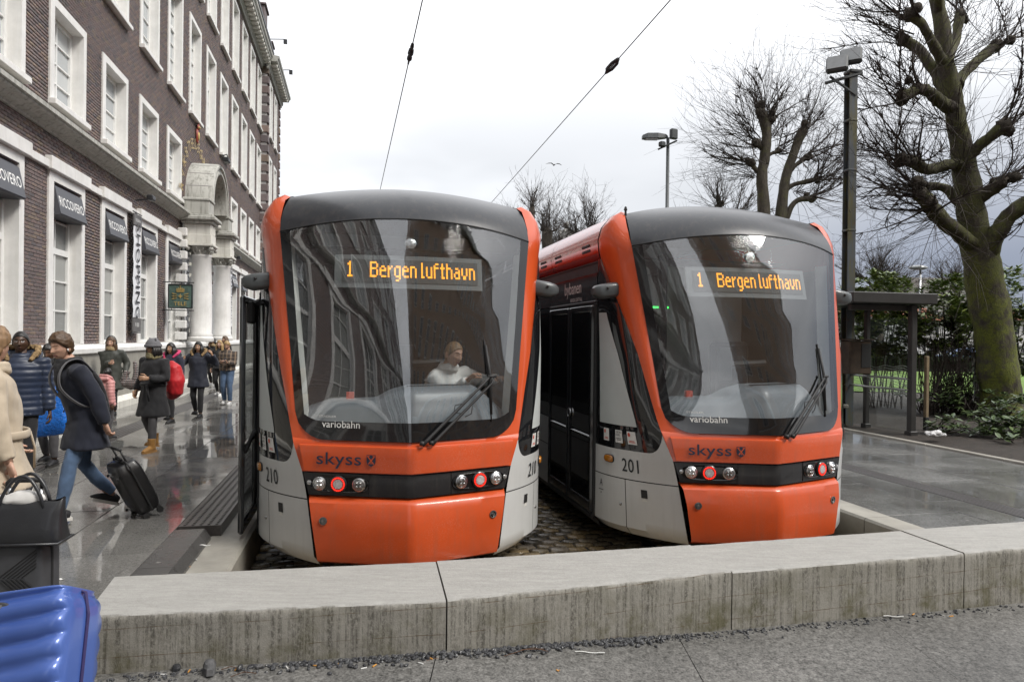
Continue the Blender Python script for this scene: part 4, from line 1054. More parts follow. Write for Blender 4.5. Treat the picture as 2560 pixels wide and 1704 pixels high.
    def on_front(dx, dz, off=.021): return lambda a, b: P(dx + a, yf(dx + a, dz + b) - off, dz + b)
    tx = MB(); text_on(tx, 'skyss', .145, on_front(-.60, .752, .0235), 1.22, space=1.04); tx.make('lettering', m_navy, up)
    sh = MB(); fn = on_front(-.335, .752, .0235); sh.add([fn(a, b) for a, b in ((-.037, .045), (.037, .045), (.037, -.01), (.028, -.034), (0, -.052), (-.028, -.034), (-.037, -.01))], [tuple(range(7))]); sh.make('shield_emblem', m_navy, up)
    sh = MB(); fn = on_front(-.335, .752, .0255)
    for pl_ in ([(-.03, .03), (-.024, .036), (.024, -.028), (.018, -.034)], [(.03, .03), (.024, .036), (-.024, -.028), (-.018, -.034)], [(-.034, .038), (-.012, .041), (-.012, .034), (-.034, .031)], [(.034, .038), (.012, .041), (.012, .034), (.034, .031)], [(-.004, -.018), (.004, -.018), (.004, -.03), (-.004, -.03)]):
        sh.add([fn(a, b) for a, b in pl_], [(0, 1, 2, 3)])
    sh.make('shield_charge', m_orange, up)
    # ---- orange mask: apron, corners and the pillars sweeping up to the roof
    mb = MB(); rows = []
    for z in (.636, .70, .78, .86, .90, .915):
        k = outer(z)[0] / xe(z); r_ = []
        for i in range(NX + 1):
            x = outer(z)[0] * (-1 + 2 * i / NX); r_.append(P(x, yf(x, z) + .012 + (.01 if z > .9 else 0), z))
        rows.append(r_)
    mb.loft(rows)
    for sd in (-1, 1):
        rows = []
        for z in [.636, .70, .78, .865, .95, 1.03, 1.15, 1.3, 1.45, 1.65, 1.85, 2.1, 2.25, 2.4, 2.52, 2.63]:
            xo, yo = outer(z); xi = xe(z) - (.012 if z > 1.1 else interp(z, [.636, .86, .95, 1.03, 1.1], [.30, .30, .24, .12, .012])); yi = yf(xi, z) + (.004 if z > .95 else .012)
            row = [P(sd * xi, yi, z)]
            for k in range(1, 8):
                t = k / 8; bx = lerp(xi, xo, t); by = lerp(yi, yo, t); bul = math.sin(PI * t) * interp(z, [.9, 1.6, 2.63], [.004, .012, .05])
                dx, dy = xo - xi, yo - yi; ln_ = math.hypot(dx, dy) + 1e-6; row.append(P(sd * (bx + dy / ln_ * bul), by - dx / ln_ * bul, z))
            row += [P(sd * xo, yo, z), P(sd * (xo - .012), yo + .035, z)]
            rows.append(row)
        # top: from the pillar over the roof shoulder
        inn = [(1.154, .79, 2.717), (1.160, .86, 2.85), (1.15, .95, 2.97), (1.137, 1.02, 3.054), (1.10, 1.10, 3.10)]
        out = [(1.360, 1.16, 2.70), (1.374, 1.16, 2.82), (1.338, 1.16, 2.95), (1.25, 1.16, 3.06), (1.13, 1.16, 3.115)]
        for (a, b_, c_), (d, e, f_) in zip(inn, out):
            row = []
            for k in range(9):
                t = k / 8; bul = math.sin(PI * t) * .045
                row.append(P(sd * (lerp(a, d, t) + bul * .8), lerp(b_, e, t) - bul * .6, lerp(c_, f_, t) + bul * .25))
            row.append(P(sd * (d - .012), e + .035, f_))
            rows.append(row)
        mb.loft(rows)
    put(mb, 'front_mask', m_mask, auto=50)
    # ---- windscreen
    def ztop(x): return 2.84 - .118 * (abs(x) / 1.15) ** 2
    def zbot(x):
        a = abs(x); r_ = .23; x0 = .95 - r_
        return .905 if a <= x0 else .905 + r_ - math.sqrt(max(0, r_ * r_ - (a - x0) ** 2))
    us = [-1, -.975, -.945] + [-.92 + 1.84 * i / 40 for i in range(41)] + [.945, .975, 1]
    vs = [0, .025, .05] + [.05 + .935 * i / 30 for i in range(1, 31)] + [.993, 1]
    def wsp(u, v, off=0):
        x = u * .955
        for _ in range(3):
            z = zbot(min(.9499, abs(x))) * (1 - v) + ztop(x) * v; x = u * (xe(z) + .002)
        z = zbot(min(.9499, abs(u) * .952)) * (1 - v) + ztop(x) * v
        return P(x, yf(x, z) - .004 + off, z)
    full = [[wsp(u, v) for u in us] for v in vs]
    gl_, fr_ = MB(), MB()
    nv = len(us)
    def cells(sel):
        m_ = MB(); vv = [p for r_ in full for p in r_]; ff = []
        for i in range(len(vs) - 1):
            for k in range(nv - 1):
                b_ = k < 3 or k >= nv - 4 or i < 3 or i >= len(vs) - 2
                if b_ == sel: ff.append((i * nv + k, i * nv + k + 1, (i + 1) * nv + k + 1, (i + 1) * nv + k))
        m_.add(vv, ff); bm_ = m_; used = sorted({q for f_ in ff for q in f_}); mp_ = {q: i for i, q in enumerate(used)}
        bm_.v = [tuple(vv[q]) for q in used]; bm_.f = [tuple(mp_[q] for q in f_) for f_ in ff]; return bm_
    ws = put(cells(False), 'windscreen', m_ws, auto=60); put(cells(True), 'windscreen_border', m_frit, ws, auto=60)
    tx = MB(); text_on(tx, 'variobahn', .085, lambda a, b: P(-.585 + a, yf(-.585 + a, 1.035 + b) - .008, 1.035 + b), .95); text_on(tx, 'STADLER', .024, lambda a, b: P(-.70 + a, yf(-.70 + a, 1.10 + b) - .008, 1.10 + b), 1.5); tx.make('windscreen_lettering', m_stick, ws)
    # ---- charcoal fascia above it, running back into the roof
    mb = MB(); rows = []
    for w in range(15):
        t = w / 14; row = []
        for i in range(33):
            u = -1 + 2 * i / 32; k = u * u
            P0 = Vector((u * 1.156, yf(u * 1.15, ztop(u * 1.15)) + .004, ztop(u * 1.15) + .004))
            C_ = Vector((u * 1.158, lerp(.66, .86, k), lerp(3.16, 2.95, k))); P2 = Vector((u * 1.10, lerp(1.30, 1.12, k), lerp(3.265, 3.10, k)))
            p = P0 * (1 - t) ** 2 + C_ * (2 * t * (1 - t)) + P2 * t * t; row.append(P(*p))
        rows.append(row)
    mb.loft(rows); put(mb, 'roof_fascia', m_fasc, auto=60)
    g_ = MB(); g_.tube([P(u * 1.156, yf(u * 1.15, ztop(u * 1.15)) - .002, ztop(u * 1.15) + .001) for u in [-1 + 2 * i / 24 for i in range(25)]], .007, 6); g_.make('windscreen_gasket', m_rub, ws, True)
    if number == '201': a_ = MB(); a_.lathe([(.014, 0), (.012, .05), (.02, .06), (.012, .09), (0, .10)], P(-1.12, 1.05, 3.07), 8); a_.make('aerial', m_rub, T)
    # ---- roof and red side panels
    LEN = 31.0
    prof = [(-1.10, 3.10), (-.8, 3.19), (-.4, 3.25), (0, 3.265), (.4, 3.25), (.8, 3.19), (1.10, 3.10)]
    rx = [1.10 * (-1 + i / 10) for i in range(21)]
    mb = MB(); mb.loft([[P(x, lerp(1.30, 1.12, (x / 1.1) ** 2) if y is None else y, lerp(3.265, 3.10, (x / 1.1) ** 2)) for x in rx] for y in (None, 1.4, LEN)]); put(mb, 'roof', m_fasc)
    sp_ = [(1.345, 2.63), (1.362, 2.70), (1.375, 2.82), (1.340, 2.95), (1.252, 3.06), (1.13, 3.115), (1.08, 3.125)]
    ys = [1.185, 2.93, 5.6, 8.3, 11.0, 13.7, 16.4, 19, 22, 25, 28, LEN]
    for sd in (-1, 1):
        for a, b_ in zip(ys, ys[1:]):
            mb = MB(); mb.loft([[P(sd * x, y, z) for x, z in [(1.31, 2.60)] + sp_] for y in (a + .006, b_ - .006)])
            rpn = put(mb, 'roof_panel', m_red, auto=50)
            if sd == -1 and a < 6:
                for yv in (a + .38, b_ - .30):
                    v = MB()
                    for z, x in ((2.745, 1.367), (2.80, 1.373)): v.bbox(P(-x - .001, yv, z), (.012, .26, .030), .004)
                    v.make('vent_slot', m_rub, rpn)
    # ---- body side walls
    for sd in (-1, 1):
        mb = MB(); x = sd * (HW - .03)
        dy0 = 1.28 if (sd == -1 and door_open) else 1.19
        def strip(y0, y1, z0, z1): mb.add([P(x, y0, z0), P(x, y1, z0), P(x, y1, z1), P(x, y0, z1)], [(0, 1, 2, 3)])
        if sd == -1 and door_open: strip(1.19, LEN, 2.15, 2.62); strip(2.9, LEN, -.1, 2.15)
        else: strip(1.19, LEN, -.12, 2.62)
        mb.make('side_wall', m_dkin, T)
        mb = MB(); mb.loft([[P(sd * 1.343, y, 2.60), P(sd * 1.29, y, 2.585), P(sd * 1.29, y, 2.50), P(sd * 1.355, y, 2.49)] for y in (1.19, LEN)]); mb.make('roof_gutter', m_rub, T)
        mb = MB(); mb.loft([[P(sd * (HW + .004), y, z) for z in (2.19, 2.485)] for y in (1.20, 2.955)]); fp = mb.make('side_fascia', m_dark, T)
        if sd == -1:
            tx = MB(); Ft = lambda a, b: P(-HW - .008, 2.02 - a, 2.365 + b)
            text_on(tx, 'bybanen', .20, lambda a, b: Ft(a, b), 1.0, space=.95); text_on(tx, 'BERGEN LIGHT RAIL', .058, lambda a, b: Ft(a + .13, b - .135), .82); tx.make('lettering', m_letter, fp)
        for k, (a, b_) in enumerate(((2.965, 5.6), (5.61, 8.3), (8.31, 11), (11.01, 14), (14.01, 18), (18.01, 24), (24.01, LEN))):
            mb = MB(); mb.loft([[P(sd * (HW + .004), y, z) for z in (2.19, 2.485)] for y in (a, b_)]); mb.make('side_fascia', m_dark, T)
            mb = MB(); mb.loft([[P(sd * (HW + .002), y, z) for z in (.78, 2.18)] for y in (a, b_)]); wn_ = mb.make('side_window', m_blackglass, T)
            for z0, z1 in ((-.09, .41), (.42, .77)):
                mb = MB(); mb.loft([[P(sd * (HW + .003), y, z) for z in (z0, z1)] for y in (a, b_)]); mb.make('side_panel', m_twhite, T)
        mb = MB(); mb.loft([[P(sd * x_, y, z_) for x_, z_ in ((HW, -.09), (HW - .03, -.16), (1.0, -.2))] for y in (1.1, LEN)]); mb.make('skirt', m_rub, T)
    # ---- corner panels: lower and upper light grey, black glass with the cab side window, dark cap
    for sd in (-1, 1):
        C = lambda z, t, off=0.0: (lambda p: P(sd * (p[0] + off * .8), p[1] - off * .6, z))(corner(z, t))
        def strip(name, mat, z0f, z1f, t0=0.0, t1=1.0, nt=22, nz=6, off=0.0, parent=T, bottom=False, auto=45):
            mb = MB(); rows = []
            for j in range(nz + 1):
                row = []
                for i in range(nt + 1):
                    t = lerp(t0, t1, i / nt); z = lerp(z0f(t), z1f(t), j / nz); row.append(C(z, t, off))
                rows.append(row)
            if bottom:
                b1 = [C(z0f(lerp(t0, t1, i / nt)), lerp(t0, t1, i / nt)) for i in range(nt + 1)]
                rows = [[Vector((p.x * .94, p.y + .06, p.z - .085)) for p in b1]] + rows
            mb.loft(rows); return put(mb, name, mat, parent, auto=auto)
        K = lambda v: (lambda t: v)
        TJ = .50
        lo = strip('corner_panel', m_twhite, K(-.07), K(.397), 0, TJ - .004, bottom=True)
        strip('corner_panel', m_twhite, K(-.07), K(.397), TJ + .004, 1, bottom=True)
        sb = lambda t: .69 + .185 * max(0, 1 - t / .22) ** 2.2
        upw = strip('corner_panel', m_twhite, K(.407), sb, 0, 1, 40)
        bg_ = strip('cab_corner_glass', m_blackglass, sb, K(2.19), 0, 1, 40, 14, -.002)
        strip('corner_cap', m_dark, K(2.195), K(2.62), .03, 1, 12, 4, -.004)
        # recess behind the panel joints
        strip('joint_backing', m_rub, K(-.06), K(.72), 0, 1, 12, 2, -.012)
        # pale cab side window: its front edge follows the mask
        def t_at(z, x_):
            lo_, hi_ = 0.0, 1.0
            for _ in range(24):
                m_ = (lo_ + hi_) / 2
                if corner(z, m_)[0] < x_: lo_ = m_
                else: hi_ = m_
            return lo_
        mb = MB(); rows = []
        for j in range(17):
            z = lerp(.93, 2.06, j / 16); tf = min(.93, interp(z, [.93, 1.1, 1.6, 2.06], [.27, .30, .40, .54])); tb_ = .90
            if j == 0: tf += .01
            rows.append([C(z, lerp(tf, tb_, i / 10), .003) for i in range(11)])
        mb.loft(rows); cw = put(mb, 'cab_side_window', m_blind, bg_)
        # stickers under it
        for k, (tc_, w_) in enumerate(((.37, .115), (.55, .105), (.76, .10))):
            z0_, z1_ = .755, .88
            mb = MB(); mb.loft([[C(z, tc_ + d * w_ / 2, .005) for d in (-1, 0, 1)] for z in (z0_, z1_)]); st = mb.make('sticker', m_stick, bg_)
            pr = MB()
            dirn = -sd           # print reads left to right from outside
            def sf_(a, b, tc_=tc_, w_=w_): return C(.818 + b, tc_ + (-sd) * -1 * (a) * (1 if sd == 1 else -1) * -1 * w_ if False else tc_ + (a * w_) * (1 if sd == 1 else -1), .008)
            for z_, ln2 in (((-.02, .8), (-.035, .6)) if k == 1 else ((-.03, .55), (-.042, .7))):
                pr.add([sf_(-ln2 / 2, z_ - .003), sf_(ln2 / 2, z_ - .003), sf_(ln2 / 2, z_ + .003), sf_(-ln2 / 2, z_ + .003)], [(0, 1, 2, 3)])
            if k == 1:
                text_on(pr, 'LIGHT RAIL', .030, lambda a, b: sf_(a / .13, b + .040), .62); text_on(pr, 'AWARDS', .030, lambda a, b: sf_(a / .13 - .1, b + .012), .66)
            else: pr.add([sf_(-.25 + .16 * math.cos(q * PI / 5), .030 + .020 * math.sin(q * PI / 5)) for q in range(10)], [tuple(range(10))])
            pr.make('sticker_print', m_num if k == 1 else m_stred, st)
        # number, amber repeater, hatches
        ta = t_at(.578, 1.315)
        mb = MB(); c = C(.578, ta, .010); p1 = C(.578, ta + .01); p0 = C(.578, ta - .01); d_ = (p1 - p0).normalized(); nn = Vector((d_.y, -d_.x, 0)) * (1 if sd == 1 else -1)
        Q3 = Matrix((d_, nn, Vector((0, 0, 1)))).transposed()
        pts = [(.068 * abs(math.cos(a)) ** .6 * (1 if math.cos(a) > 0 else -1), .036 * abs(math.sin(a)) ** .7 * (1 if math.sin(a) > 0 else -1)) for a in [2 * PI * k / 24 for k in range(24)]]
        ctr = C(.578, ta)
        mb.loft([[ctr + Q3 @ Vector((a * k, o, b * k)) for a, b in pts] for k, o in ((1.12, 0), (1.1, .010), (1.02, .012))], closed=True); mb.make('indicator_bezel', m_rub, upw, True)
        mb = MB(); mb.loft([[ctr + Q3 @ Vector((a * k, o, b * k)) for a, b in pts] for k, o in ((1.0, .008), (.96, .020), (.8, .028), (.4, .031))], closed=True); mb.add([ctr + Q3 @ Vector((a * .4, .031, b * .4)) for a, b in pts], [tuple(range(24))]); mb.make('amber_indicator', m_amberl, upw, True)
        tn = .42; arc = 1.02
        tx = MB(); text_on(tx, number, .185, lambda a, b: C(.535 + b, tn + (a / arc) * (1 if sd == 1 else -1), .006), .80, space=1.06); tx.make('number', m_num, upw)
        mb = MB(); ht = .30
        mb.loft([[C(z, ht + d * .03, .004) for d in (-1, 0, 1)] for z in (.245, .325)]); mb.make('latch', m_rub, lo)
        mb = MB(); mb.loft([[C(.245 - .03 * math.cos(a * PI / 2 / 3), ht + d * .03 * math.cos(a * PI / 2 / 3.2), .003) for d in (-1, 0, 1)] for a in range(4)]); mb.make('latch_recess', m_inner, lo)
        mb = MB(); mb.ell(C(.145, TJ + .06, .002), (.016, .012, .016), 10, 6); mb.make('lock', m_lens2, lo)
        if sd == -1:
            tx = MB(); text_on(tx, 'A', .10, lambda a, b: C(.31 + b, .86 - a / 1.0, .006), .8); tx.add([C(.235 + b, .86 - a, .006) for a, b in ((-.045, 0), (.045, 0), (.045, .008), (-.045, .008))], [(0, 1, 2, 3)]); tx.add([C(.20 + b, .86 - a, .006) for a, b in ((-.008, 0), (.008, 0), (.008, .016), (-.008, .016))], [(0, 1, 2, 3)]); tx.make('door_mark', m_num, lo)
        # camera pod where a mirror would be
        mb = MB(); cx0, cy0, cz0 = sd * 1.355, .96, 2.29
        prof_ = [(-.13, .6, .6), (-.125, .85, .85), (-.08, 1, 1), (.05, 1, 1), (.12, .8, .75), (.15, .45, .4)]
        rows = []
        for dx, ky, kz in prof_:
            rows.append([P(cx0 + sd * dx, cy0 + .095 * ky * (abs(math.cos(a)) ** .55 * (1 if math.cos(a) > 0 else -1)), cz0 - .02 * (dx > 0) + .078 * kz * (abs(math.sin(a)) ** .55 * (1 if math.sin(a) > 0 else -1))) for a in [2 * PI * k / 20 for k in range(20)]])
        mb.loft(rows, closed=True); mb.add(rows[0], [tuple(range(20))]); mb.add(rows[-1], [tuple(range(20))])
        pod = put(mb, 'camera_pod', m_grey); l_ = MB(); l_.ell(P(cx0 + sd * .02, cy0 - .10, cz0 + .01), (.014, .01, .014), 10, 6); l_.make('camera_lens', m_rub, pod, True)
    # ---- front doors
    for sd in (-1, 1):
        leafs = ((1.245, 2.06), (2.075, 2.90))
        opened = (sd == -1 and door_open)
        for k, (a, b_) in enumerate(leafs):
            x = HW + .012; z0, z1 = -.06, 2.15
            if opened: x = HW + .135; a, b_ = ((.97, 1.87), (2.5, 3.35))[k]
            df = MB(); fw = .075
            for y in (a + fw / 2, b_ - fw / 2): df.bbox(P(sd * x, y, (z0 + z1) / 2), (.05, fw, z1 - z0), .02)
            for z, h in ((z1 - fw / 2, fw), (z0 + .06, .12), (.74, .03)): df.bbox(P(sd * (x - .002), (a + b_) / 2, z), (.044, b_ - a - .02, h), .012)
            dr = put(df, 'door', m_dark, smooth=False, auto=None)
            gm_ = m_sg if opened else m_blackglass
            for z_a, z_b in ((.77, z1 - fw), (.06, .72)):
                g_ = MB(); g_.box(P(sd * (x + .004), (a + b_) / 2, (z_a + z_b) / 2), (.012, b_ - a - 2 * fw + .01, z_b - z_a)); g_.make('door_glass', gm_, dr)
            if k == 0:
                h_ = MB(); q = Matrix.Rotation(sd * PI / 2, 3, 'Y'); h_.lathe([(.055, 0), (.055, .012), (.04, .018), (.036, .012), (0, .014)], P(sd * (x + .02), b_ - .05 if not opened else a + .34, .93), 18, q); h_.make('door_button', m_alu, dr, True, 40)
            if opened and k == 0:
                h_ = MB(); h_.tube([P(sd * (x - .03), a + .30, 2.06), P(sd * (x - .10), a + .32, 2.10), P(sd * 1.25, a + .5, 2.14)], [.035, .035, .03], 6); h_.bbox(P(sd * (x - .05), a + .2, 2.0), (.07, .16, .22), .02); h_.make('door_arm', m_rub, dr)
                h_ = MB(); h_.tube([P(sd * (x - .03), a + .05, .70), P(sd * (x - .05), a + .45, .84), P(sd * (x - .03), a + .85, .70)], .02, 6); h_.make('grab_bar', m_rub, dr, True)
        fr = MB()
        for y in (1.215, 2.925): fr.bbox(P(sd * (HW - .004), y, 1.04), (.05, .05, 2.25), .01)
        fr.bbox(P(sd * (HW - .004), 2.07, 2.175), (.05, 1.74, .04), .01); fr.make('door_frame', m_rub, T)
        st_ = MB(); st_.bbox(P(sd * (HW - .05), 2.07, -.09), (.16, 1.7, .05), .01); st_.make('door_sill', m_rub, T)
    # ---- cab interior
    mb = MB(); mb.box(P(0, 2.0, .72), (2.3, 1.7, .04)); mb.box(P(0, .95, .72), (1.7, .42, .04)); mb.make('cab_floor', m_dkin, T)
    mb = MB(); mb.box(P(0, 1.55, 2.93), (2.2, 1.2, .03)); mb.box(P(0, 2.6, 2.72), (2.5, 1.6, .03)); mb.make('cab_ceiling', m_dkin, T)
    mb = MB()
    mb.box(P(.45, 2.35, 1.75), (1.1, .05, 2.0)); mb.make('cab_partition', m_dkin if number == '210' else m_inner, T)
    mb = MB(); mb.box(P(0, 5.2, 1.5), (2.6, .05, 3.1)); mb.make('saloon_light_block', m_dkin, T)  # full-width dark screen added to block daylight showing through behind the cab
    mb = MB(); mb.box(P(0, LEN - .05, 1.5), (2.6, .06, 3.1)); mb.make('rear_wall', m_dkin, T)
    # dashboard: front apron, raised hood with vent slots
    mb = MB(); rows = []
    hood = lambda x: interp(x, [-1.0, -.72, -.30, -.16, .0, .62, .80, .95], [1.10, 1.20, 1.22, 1.30, 1.345, 1.345, 1.20, 1.08])
    xs2 = [-.93 + 1.86 * i / 40 for i in range(41)]
    for v in range(13):
        t = v / 12; row = []
        for x in xs2:
            h = hood(x); kx = min(1.0, (xe(1.0) - .06) / .93)
            y0 = yf(x * kx, .98) + .07; 
            if t < .45: q = t / .45; z = lerp(.92, h - .10, q); y = y0 + .05 * q + .06 * q * q
            elif t < .7: q = (t - .45) / .25; a = q * PI / 2; z = h - .10 + .10 * math.sin(a); y = y0 + .11 + .13 * (1 - math.cos(a))
            else: q = (t - .7) / .3; z = h; y = y0 + .24 + .36 * q
            row.append(P(x * kx, y, z))
        rows.append(row)
    mb.loft(rows); dash = put(mb, 'dashboard', m_dash, auto=60)
    v_ = MB()
    for k in range(36): x = -.02 + k * .0165; v_.box(P(x, yf(x, .98) + .07 + .34, 1.347), (.0085, .075, .006))
    v_.make('air_vent', m_rub, dash)
    mb = MB(); mb.box(P(-.52, .78, 1.235), (.07, .05, .07)); mb.make('warning_label', emit('small red lamp', (.8, .05, .03), .5) if False else m_stred, dash)
    # screens, seat, sun blind, side pillars
    mb = MB(); mb.bbox(P(-.02, .95, 1.53), (.17, .03, .36), .01); sc_ = mb.make('monitor', m_dkin, T); mb = MB(); mb.tube([P(.06, .97, 1.53), P(.50, 1.02, 1.55)], .035, 8); mb.make('monitor_arm', m_rub, sc_)
    mb = MB(); mb.bbox(P(-.30, 1.9, 1.75), (.10, .10, 2.1), .02); mb.make('cab_post', m_dkin, T)
    for sd in (-1, 1):
        mb = MB(); mb.loft([[P(sd * (xe(z) - .06), yf(xe(z) - .06, z) + .06, z), P(sd * (xe(z) - .10), yf(xe(z) - .10, z) + .22, z), P(sd * (xe(z) - .02), yf(xe(z) - .05, z) + .30, z)] for z in (.95, 1.4, 2.0, 2.6)]); mb.make('cab_pillar', m_inner, T)
    mb = MB(); mb.bbox(P(.42, 1.62, 1.35), (.50, .12, .85), .05); mb.bbox(P(.42, 1.45, .98), (.50, .45, .12), .05); mb.make('driver_seat', m_rub, T)
    if number == '201': mb = MB(); mb.box(P(-.37, 1.9, 2.17), (.30, .02, .022)); mb.make('green_strip', m_green, T)
    # destination display and the lamp over it
    dw, dz0, dz1 = .665, 2.215, 2.515; dyp = .50
    def DF(x, z, o=0.0): return P(x, dyp + (z - 2.36) * .26 + .10 * (x / .66) ** 2 * .6 + o, z)
    mb = MB(); n = 18; r_ = .04
    mb.loft([[DF(-dw + 2 * dw * i / n, lerp(dz0, dz1, j / 3), .012) for i in range(n + 1)] for j in range(4)]); dsp = put(mb, 'destination_display', m_dispfr)
    mb = MB(); mb.loft([[DF(-.60 + 1.22 * i / n, lerp(2.265, 2.475, j / 3), .006) for i in range(n + 1)] for j in range(4)]); put(mb, 'display_matrix', m_dispbk, dsp)
    txt, px_ = 'Bergen lufthavn', 0.0163
    mb = MB(); cell = []
    def puts(word, x0, sxp):
        col = 0
        for ch in word:
            gph = DOT[ch]
            for rr, line in enumerate(gph):
                for cc, q in enumerate(line):
                    if q == '#': cell.append((x0 + (col + cc) * sxp, 2.447 - rr * .0178))
            col += len(gph[2]) + (1 if ch != ' ' else -1)
        return x0 + col * sxp
    puts('1', -.56, .0145); puts('Bergen lufthavn', -.350, .0142)
    for x, z in cell:
        for ddx in (-.0038, .0038):
            for ddz in (-.0044, .0044):
                cxx, czz = x + ddx, z + ddz
                mb.add([DF(cxx + a * .0033, czz + b * .0037, -.001) for a, b in ((-1, -.4), (-.4, -1), (.4, -1), (1, -.4), (1, .4), (.4, 1), (-.4, 1), (-1, .4))], [tuple(range(8))])
    mb.make('display_dots', m_amber, dsp)
    mb = MB(); q = Matrix.Rotation(PI / 2 - .25, 3, 'X'); mb.lathe([(.052, -.02), (.052, .012), (.046, .018), (.03, .024), (0, .026)], P(0, .52, 2.625), 24, q); mb.make('top_lamp', m_lens, T, True, 40)
    # wipers
    def wpt(x, z, o=-.03): return P(x, yf(x, z) + o, z)
    w = MB(); w.tube([wpt(.08, .885, -.035), wpt(.12, .92, -.05), wpt(.66, 1.40, -.05), wpt(.70, 1.445, -.045)], [.022, .016, .011, .010], 6)
    w.tube([wpt(.16, .885, -.035), wpt(.20, .92, -.05), wpt(.72, 1.38, -.05), wpt(.745, 1.44, -.045)], [.022, .016, .010, .009], 6)
    w.tube([wpt(.68, 1.44, -.045), wpt(.76, 1.44, -.045)], .013, 6); w.lathe([(.025, 0), (.02, .03)], wpt(.08, .885, -.035), 10); w.lathe([(.025, 0), (.02, .03)], wpt(.16, .885, -.035), 10)
    wo_ = w.make('wiper', m_rub, T, True)
    b_ = MB(); b_.tube([wpt(.665, 1.72, -.022), wpt(.705, 1.44, -.032), wpt(.715, 1.10, -.022)], [(.012, .008), (.016, .014), (.012, .008)], 6); b_.tube([wpt(.655, 1.76, -.010), wpt(.72, 1.04, -.010)], [(.006, .010)] * 2, 6); b_.make('wiper_blade', m_rub, wo_, True)
    b_ = MB(); b_.tube([wpt(.42, 1.13, -.05), wpt(.36, 1.14, -.03), wpt(.37, 1.20, -.03), wpt(.46, 1.22, -.05)], .005, 5); b_.tube([wpt(.46, 1.10, -.05), wpt(.52, 1.12, -.03), wpt(.53, 1.19, -.05)], .005, 5); b_.make('washer_hose', m_rub, wo_, True)
    # running gear hint beneath
    mb = MB(); mb.box(P(0, 6, -.24), (2.0, 9, .16)); mb.make('underframe', m_rub, T)
    for sd in (-1, 1):
        for y in (3.2, 5.0): mb = MB(); mb.lathe([(.29, -.06), (.29, .06)], P(sd * .72, y, -.15), 20, Matrix.Rotation(PI / 2, 3, 'Y')); mb.make('wheel', m_steel, T)
    return T
tram_a = build_tram('210', 'orange and white tram numbered 210 with its driver at the controls, nearer the brick building', (-.817, 5.83), .2099, True, True)
tram_b = build_tram('201', 'orange and white tram numbered 201 with an empty cab, nearer the bus shelter', (2.493, 6.536), .2264)
# ================================================================ trees: pollarded limes with knuckled limbs and sprays of shoots
def bark(name, moss_lo, moss_hi, col=(0.055, 0.045, 0.034)):
    m = bpy.data.materials.new(name); m.use_nodes = True; t, N, L, P = nodes(m); co = geoco(t)
    b = ramp(t, tex_noise(t, 14, 6, 0.7, co, (1, 1, 0.35)), [(0.3, tuple(c * .45 for c in col)), (0.7, tuple(c * 1.5 for c in col))])
    mo = ramp(t, tex_noise(t, 3.2, 6, 0.72, co), [(moss_lo, 0.0), (moss_hi, 1.0)]); zs = t.nodes.new('ShaderNodeSeparateXYZ'); L.new(co, zs.inputs[0]); mo = vmath(t, 'MULTIPLY', mo, ramp(t, vmath(t, 'DIVIDE', zs.outputs[2], 10.0), [(0.22, 1.0), (0.5, 0.42)]))
    b = mixc(t, mo, b, ramp(t, tex_noise(t, 26, 4, 0.7, co), [(0.3, (0.050, 0.060, 0.010)), (0.7, (0.165, 0.185, 0.022))])); L.new(b, P.inputs['Base Color']); P.inputs['Roughness'].default_value = 0.85
    L.new(bump(t, tex_noise(t, 22, 5, 0.75, co, (1, 1, 0.4)), 0.9, 0.03), P.inputs['Normal']); return m
m_moss = bark('mossy bark', 0.40, 0.56); m_bark = bark('lime bark', 0.50, 0.70, (0.06, 0.05, 0.036)); m_bark2 = bark('dark bark', 0.58, 0.75)
m_twig = M('dark twig bark', (0.042, 0.032, 0.026), 0.8, 0.3, 8, 60, 0.0)
m_knuckle = M('knotted dark bark', (0.058, 0.048, 0.036), 0.9, 0.5, 12, 40, 0.9, 0.04, world_co=True)
def rough_tube(mb, pts, rad, n=14, amp=.16, sc=2.2, sub=5):
    P_ = []; r_ = []
    pts = [Vector(p) for p in pts]
    for i in range(len(pts) - 1):
        p0, p1, p2, p3 = pts[max(i - 1, 0)], pts[i], pts[i + 1], pts[min(i + 2, len(pts) - 1)]
        for k in range(sub):
            t = k / sub; P_.append(.5 * ((2 * p1) + (p2 - p0) * t + (2 * p0 - 5 * p1 + 4 * p2 - p3) * t * t + (3 * p1 - p0 - 3 * p2 + p3) * t ** 3)); r_.append(lerp(rad[i], rad[i + 1], t))
    P_.append(pts[-1]); r_.append(rad[-1])
    b = len(mb.v); mb.tube(P_, r_, n)
    for i in range(b, len(mb.v)):
        k = (i - b) // n; v = Vector(mb.v[i]); c = P_[k]; d = v - c
        f = 1 + amp * (mnoise.noise(v * sc) + .6 * mnoise.noise(v * sc * 3.1)); mb.v[i] = tuple(c + d * f)
def knob(mb, c, r):
    b = len(mb.v); mb.ell(c, (r, r, r), 12, 8)
    for i in range(b, len(mb.v)):
        v = Vector(mb.v[i]); d = v - Vector(c); mb.v[i] = tuple(Vector(c) + d * (1 + .55 * mnoise.noise(v * (1.1 / r)) + .3 * mnoise.noise(v * (3 / r))))
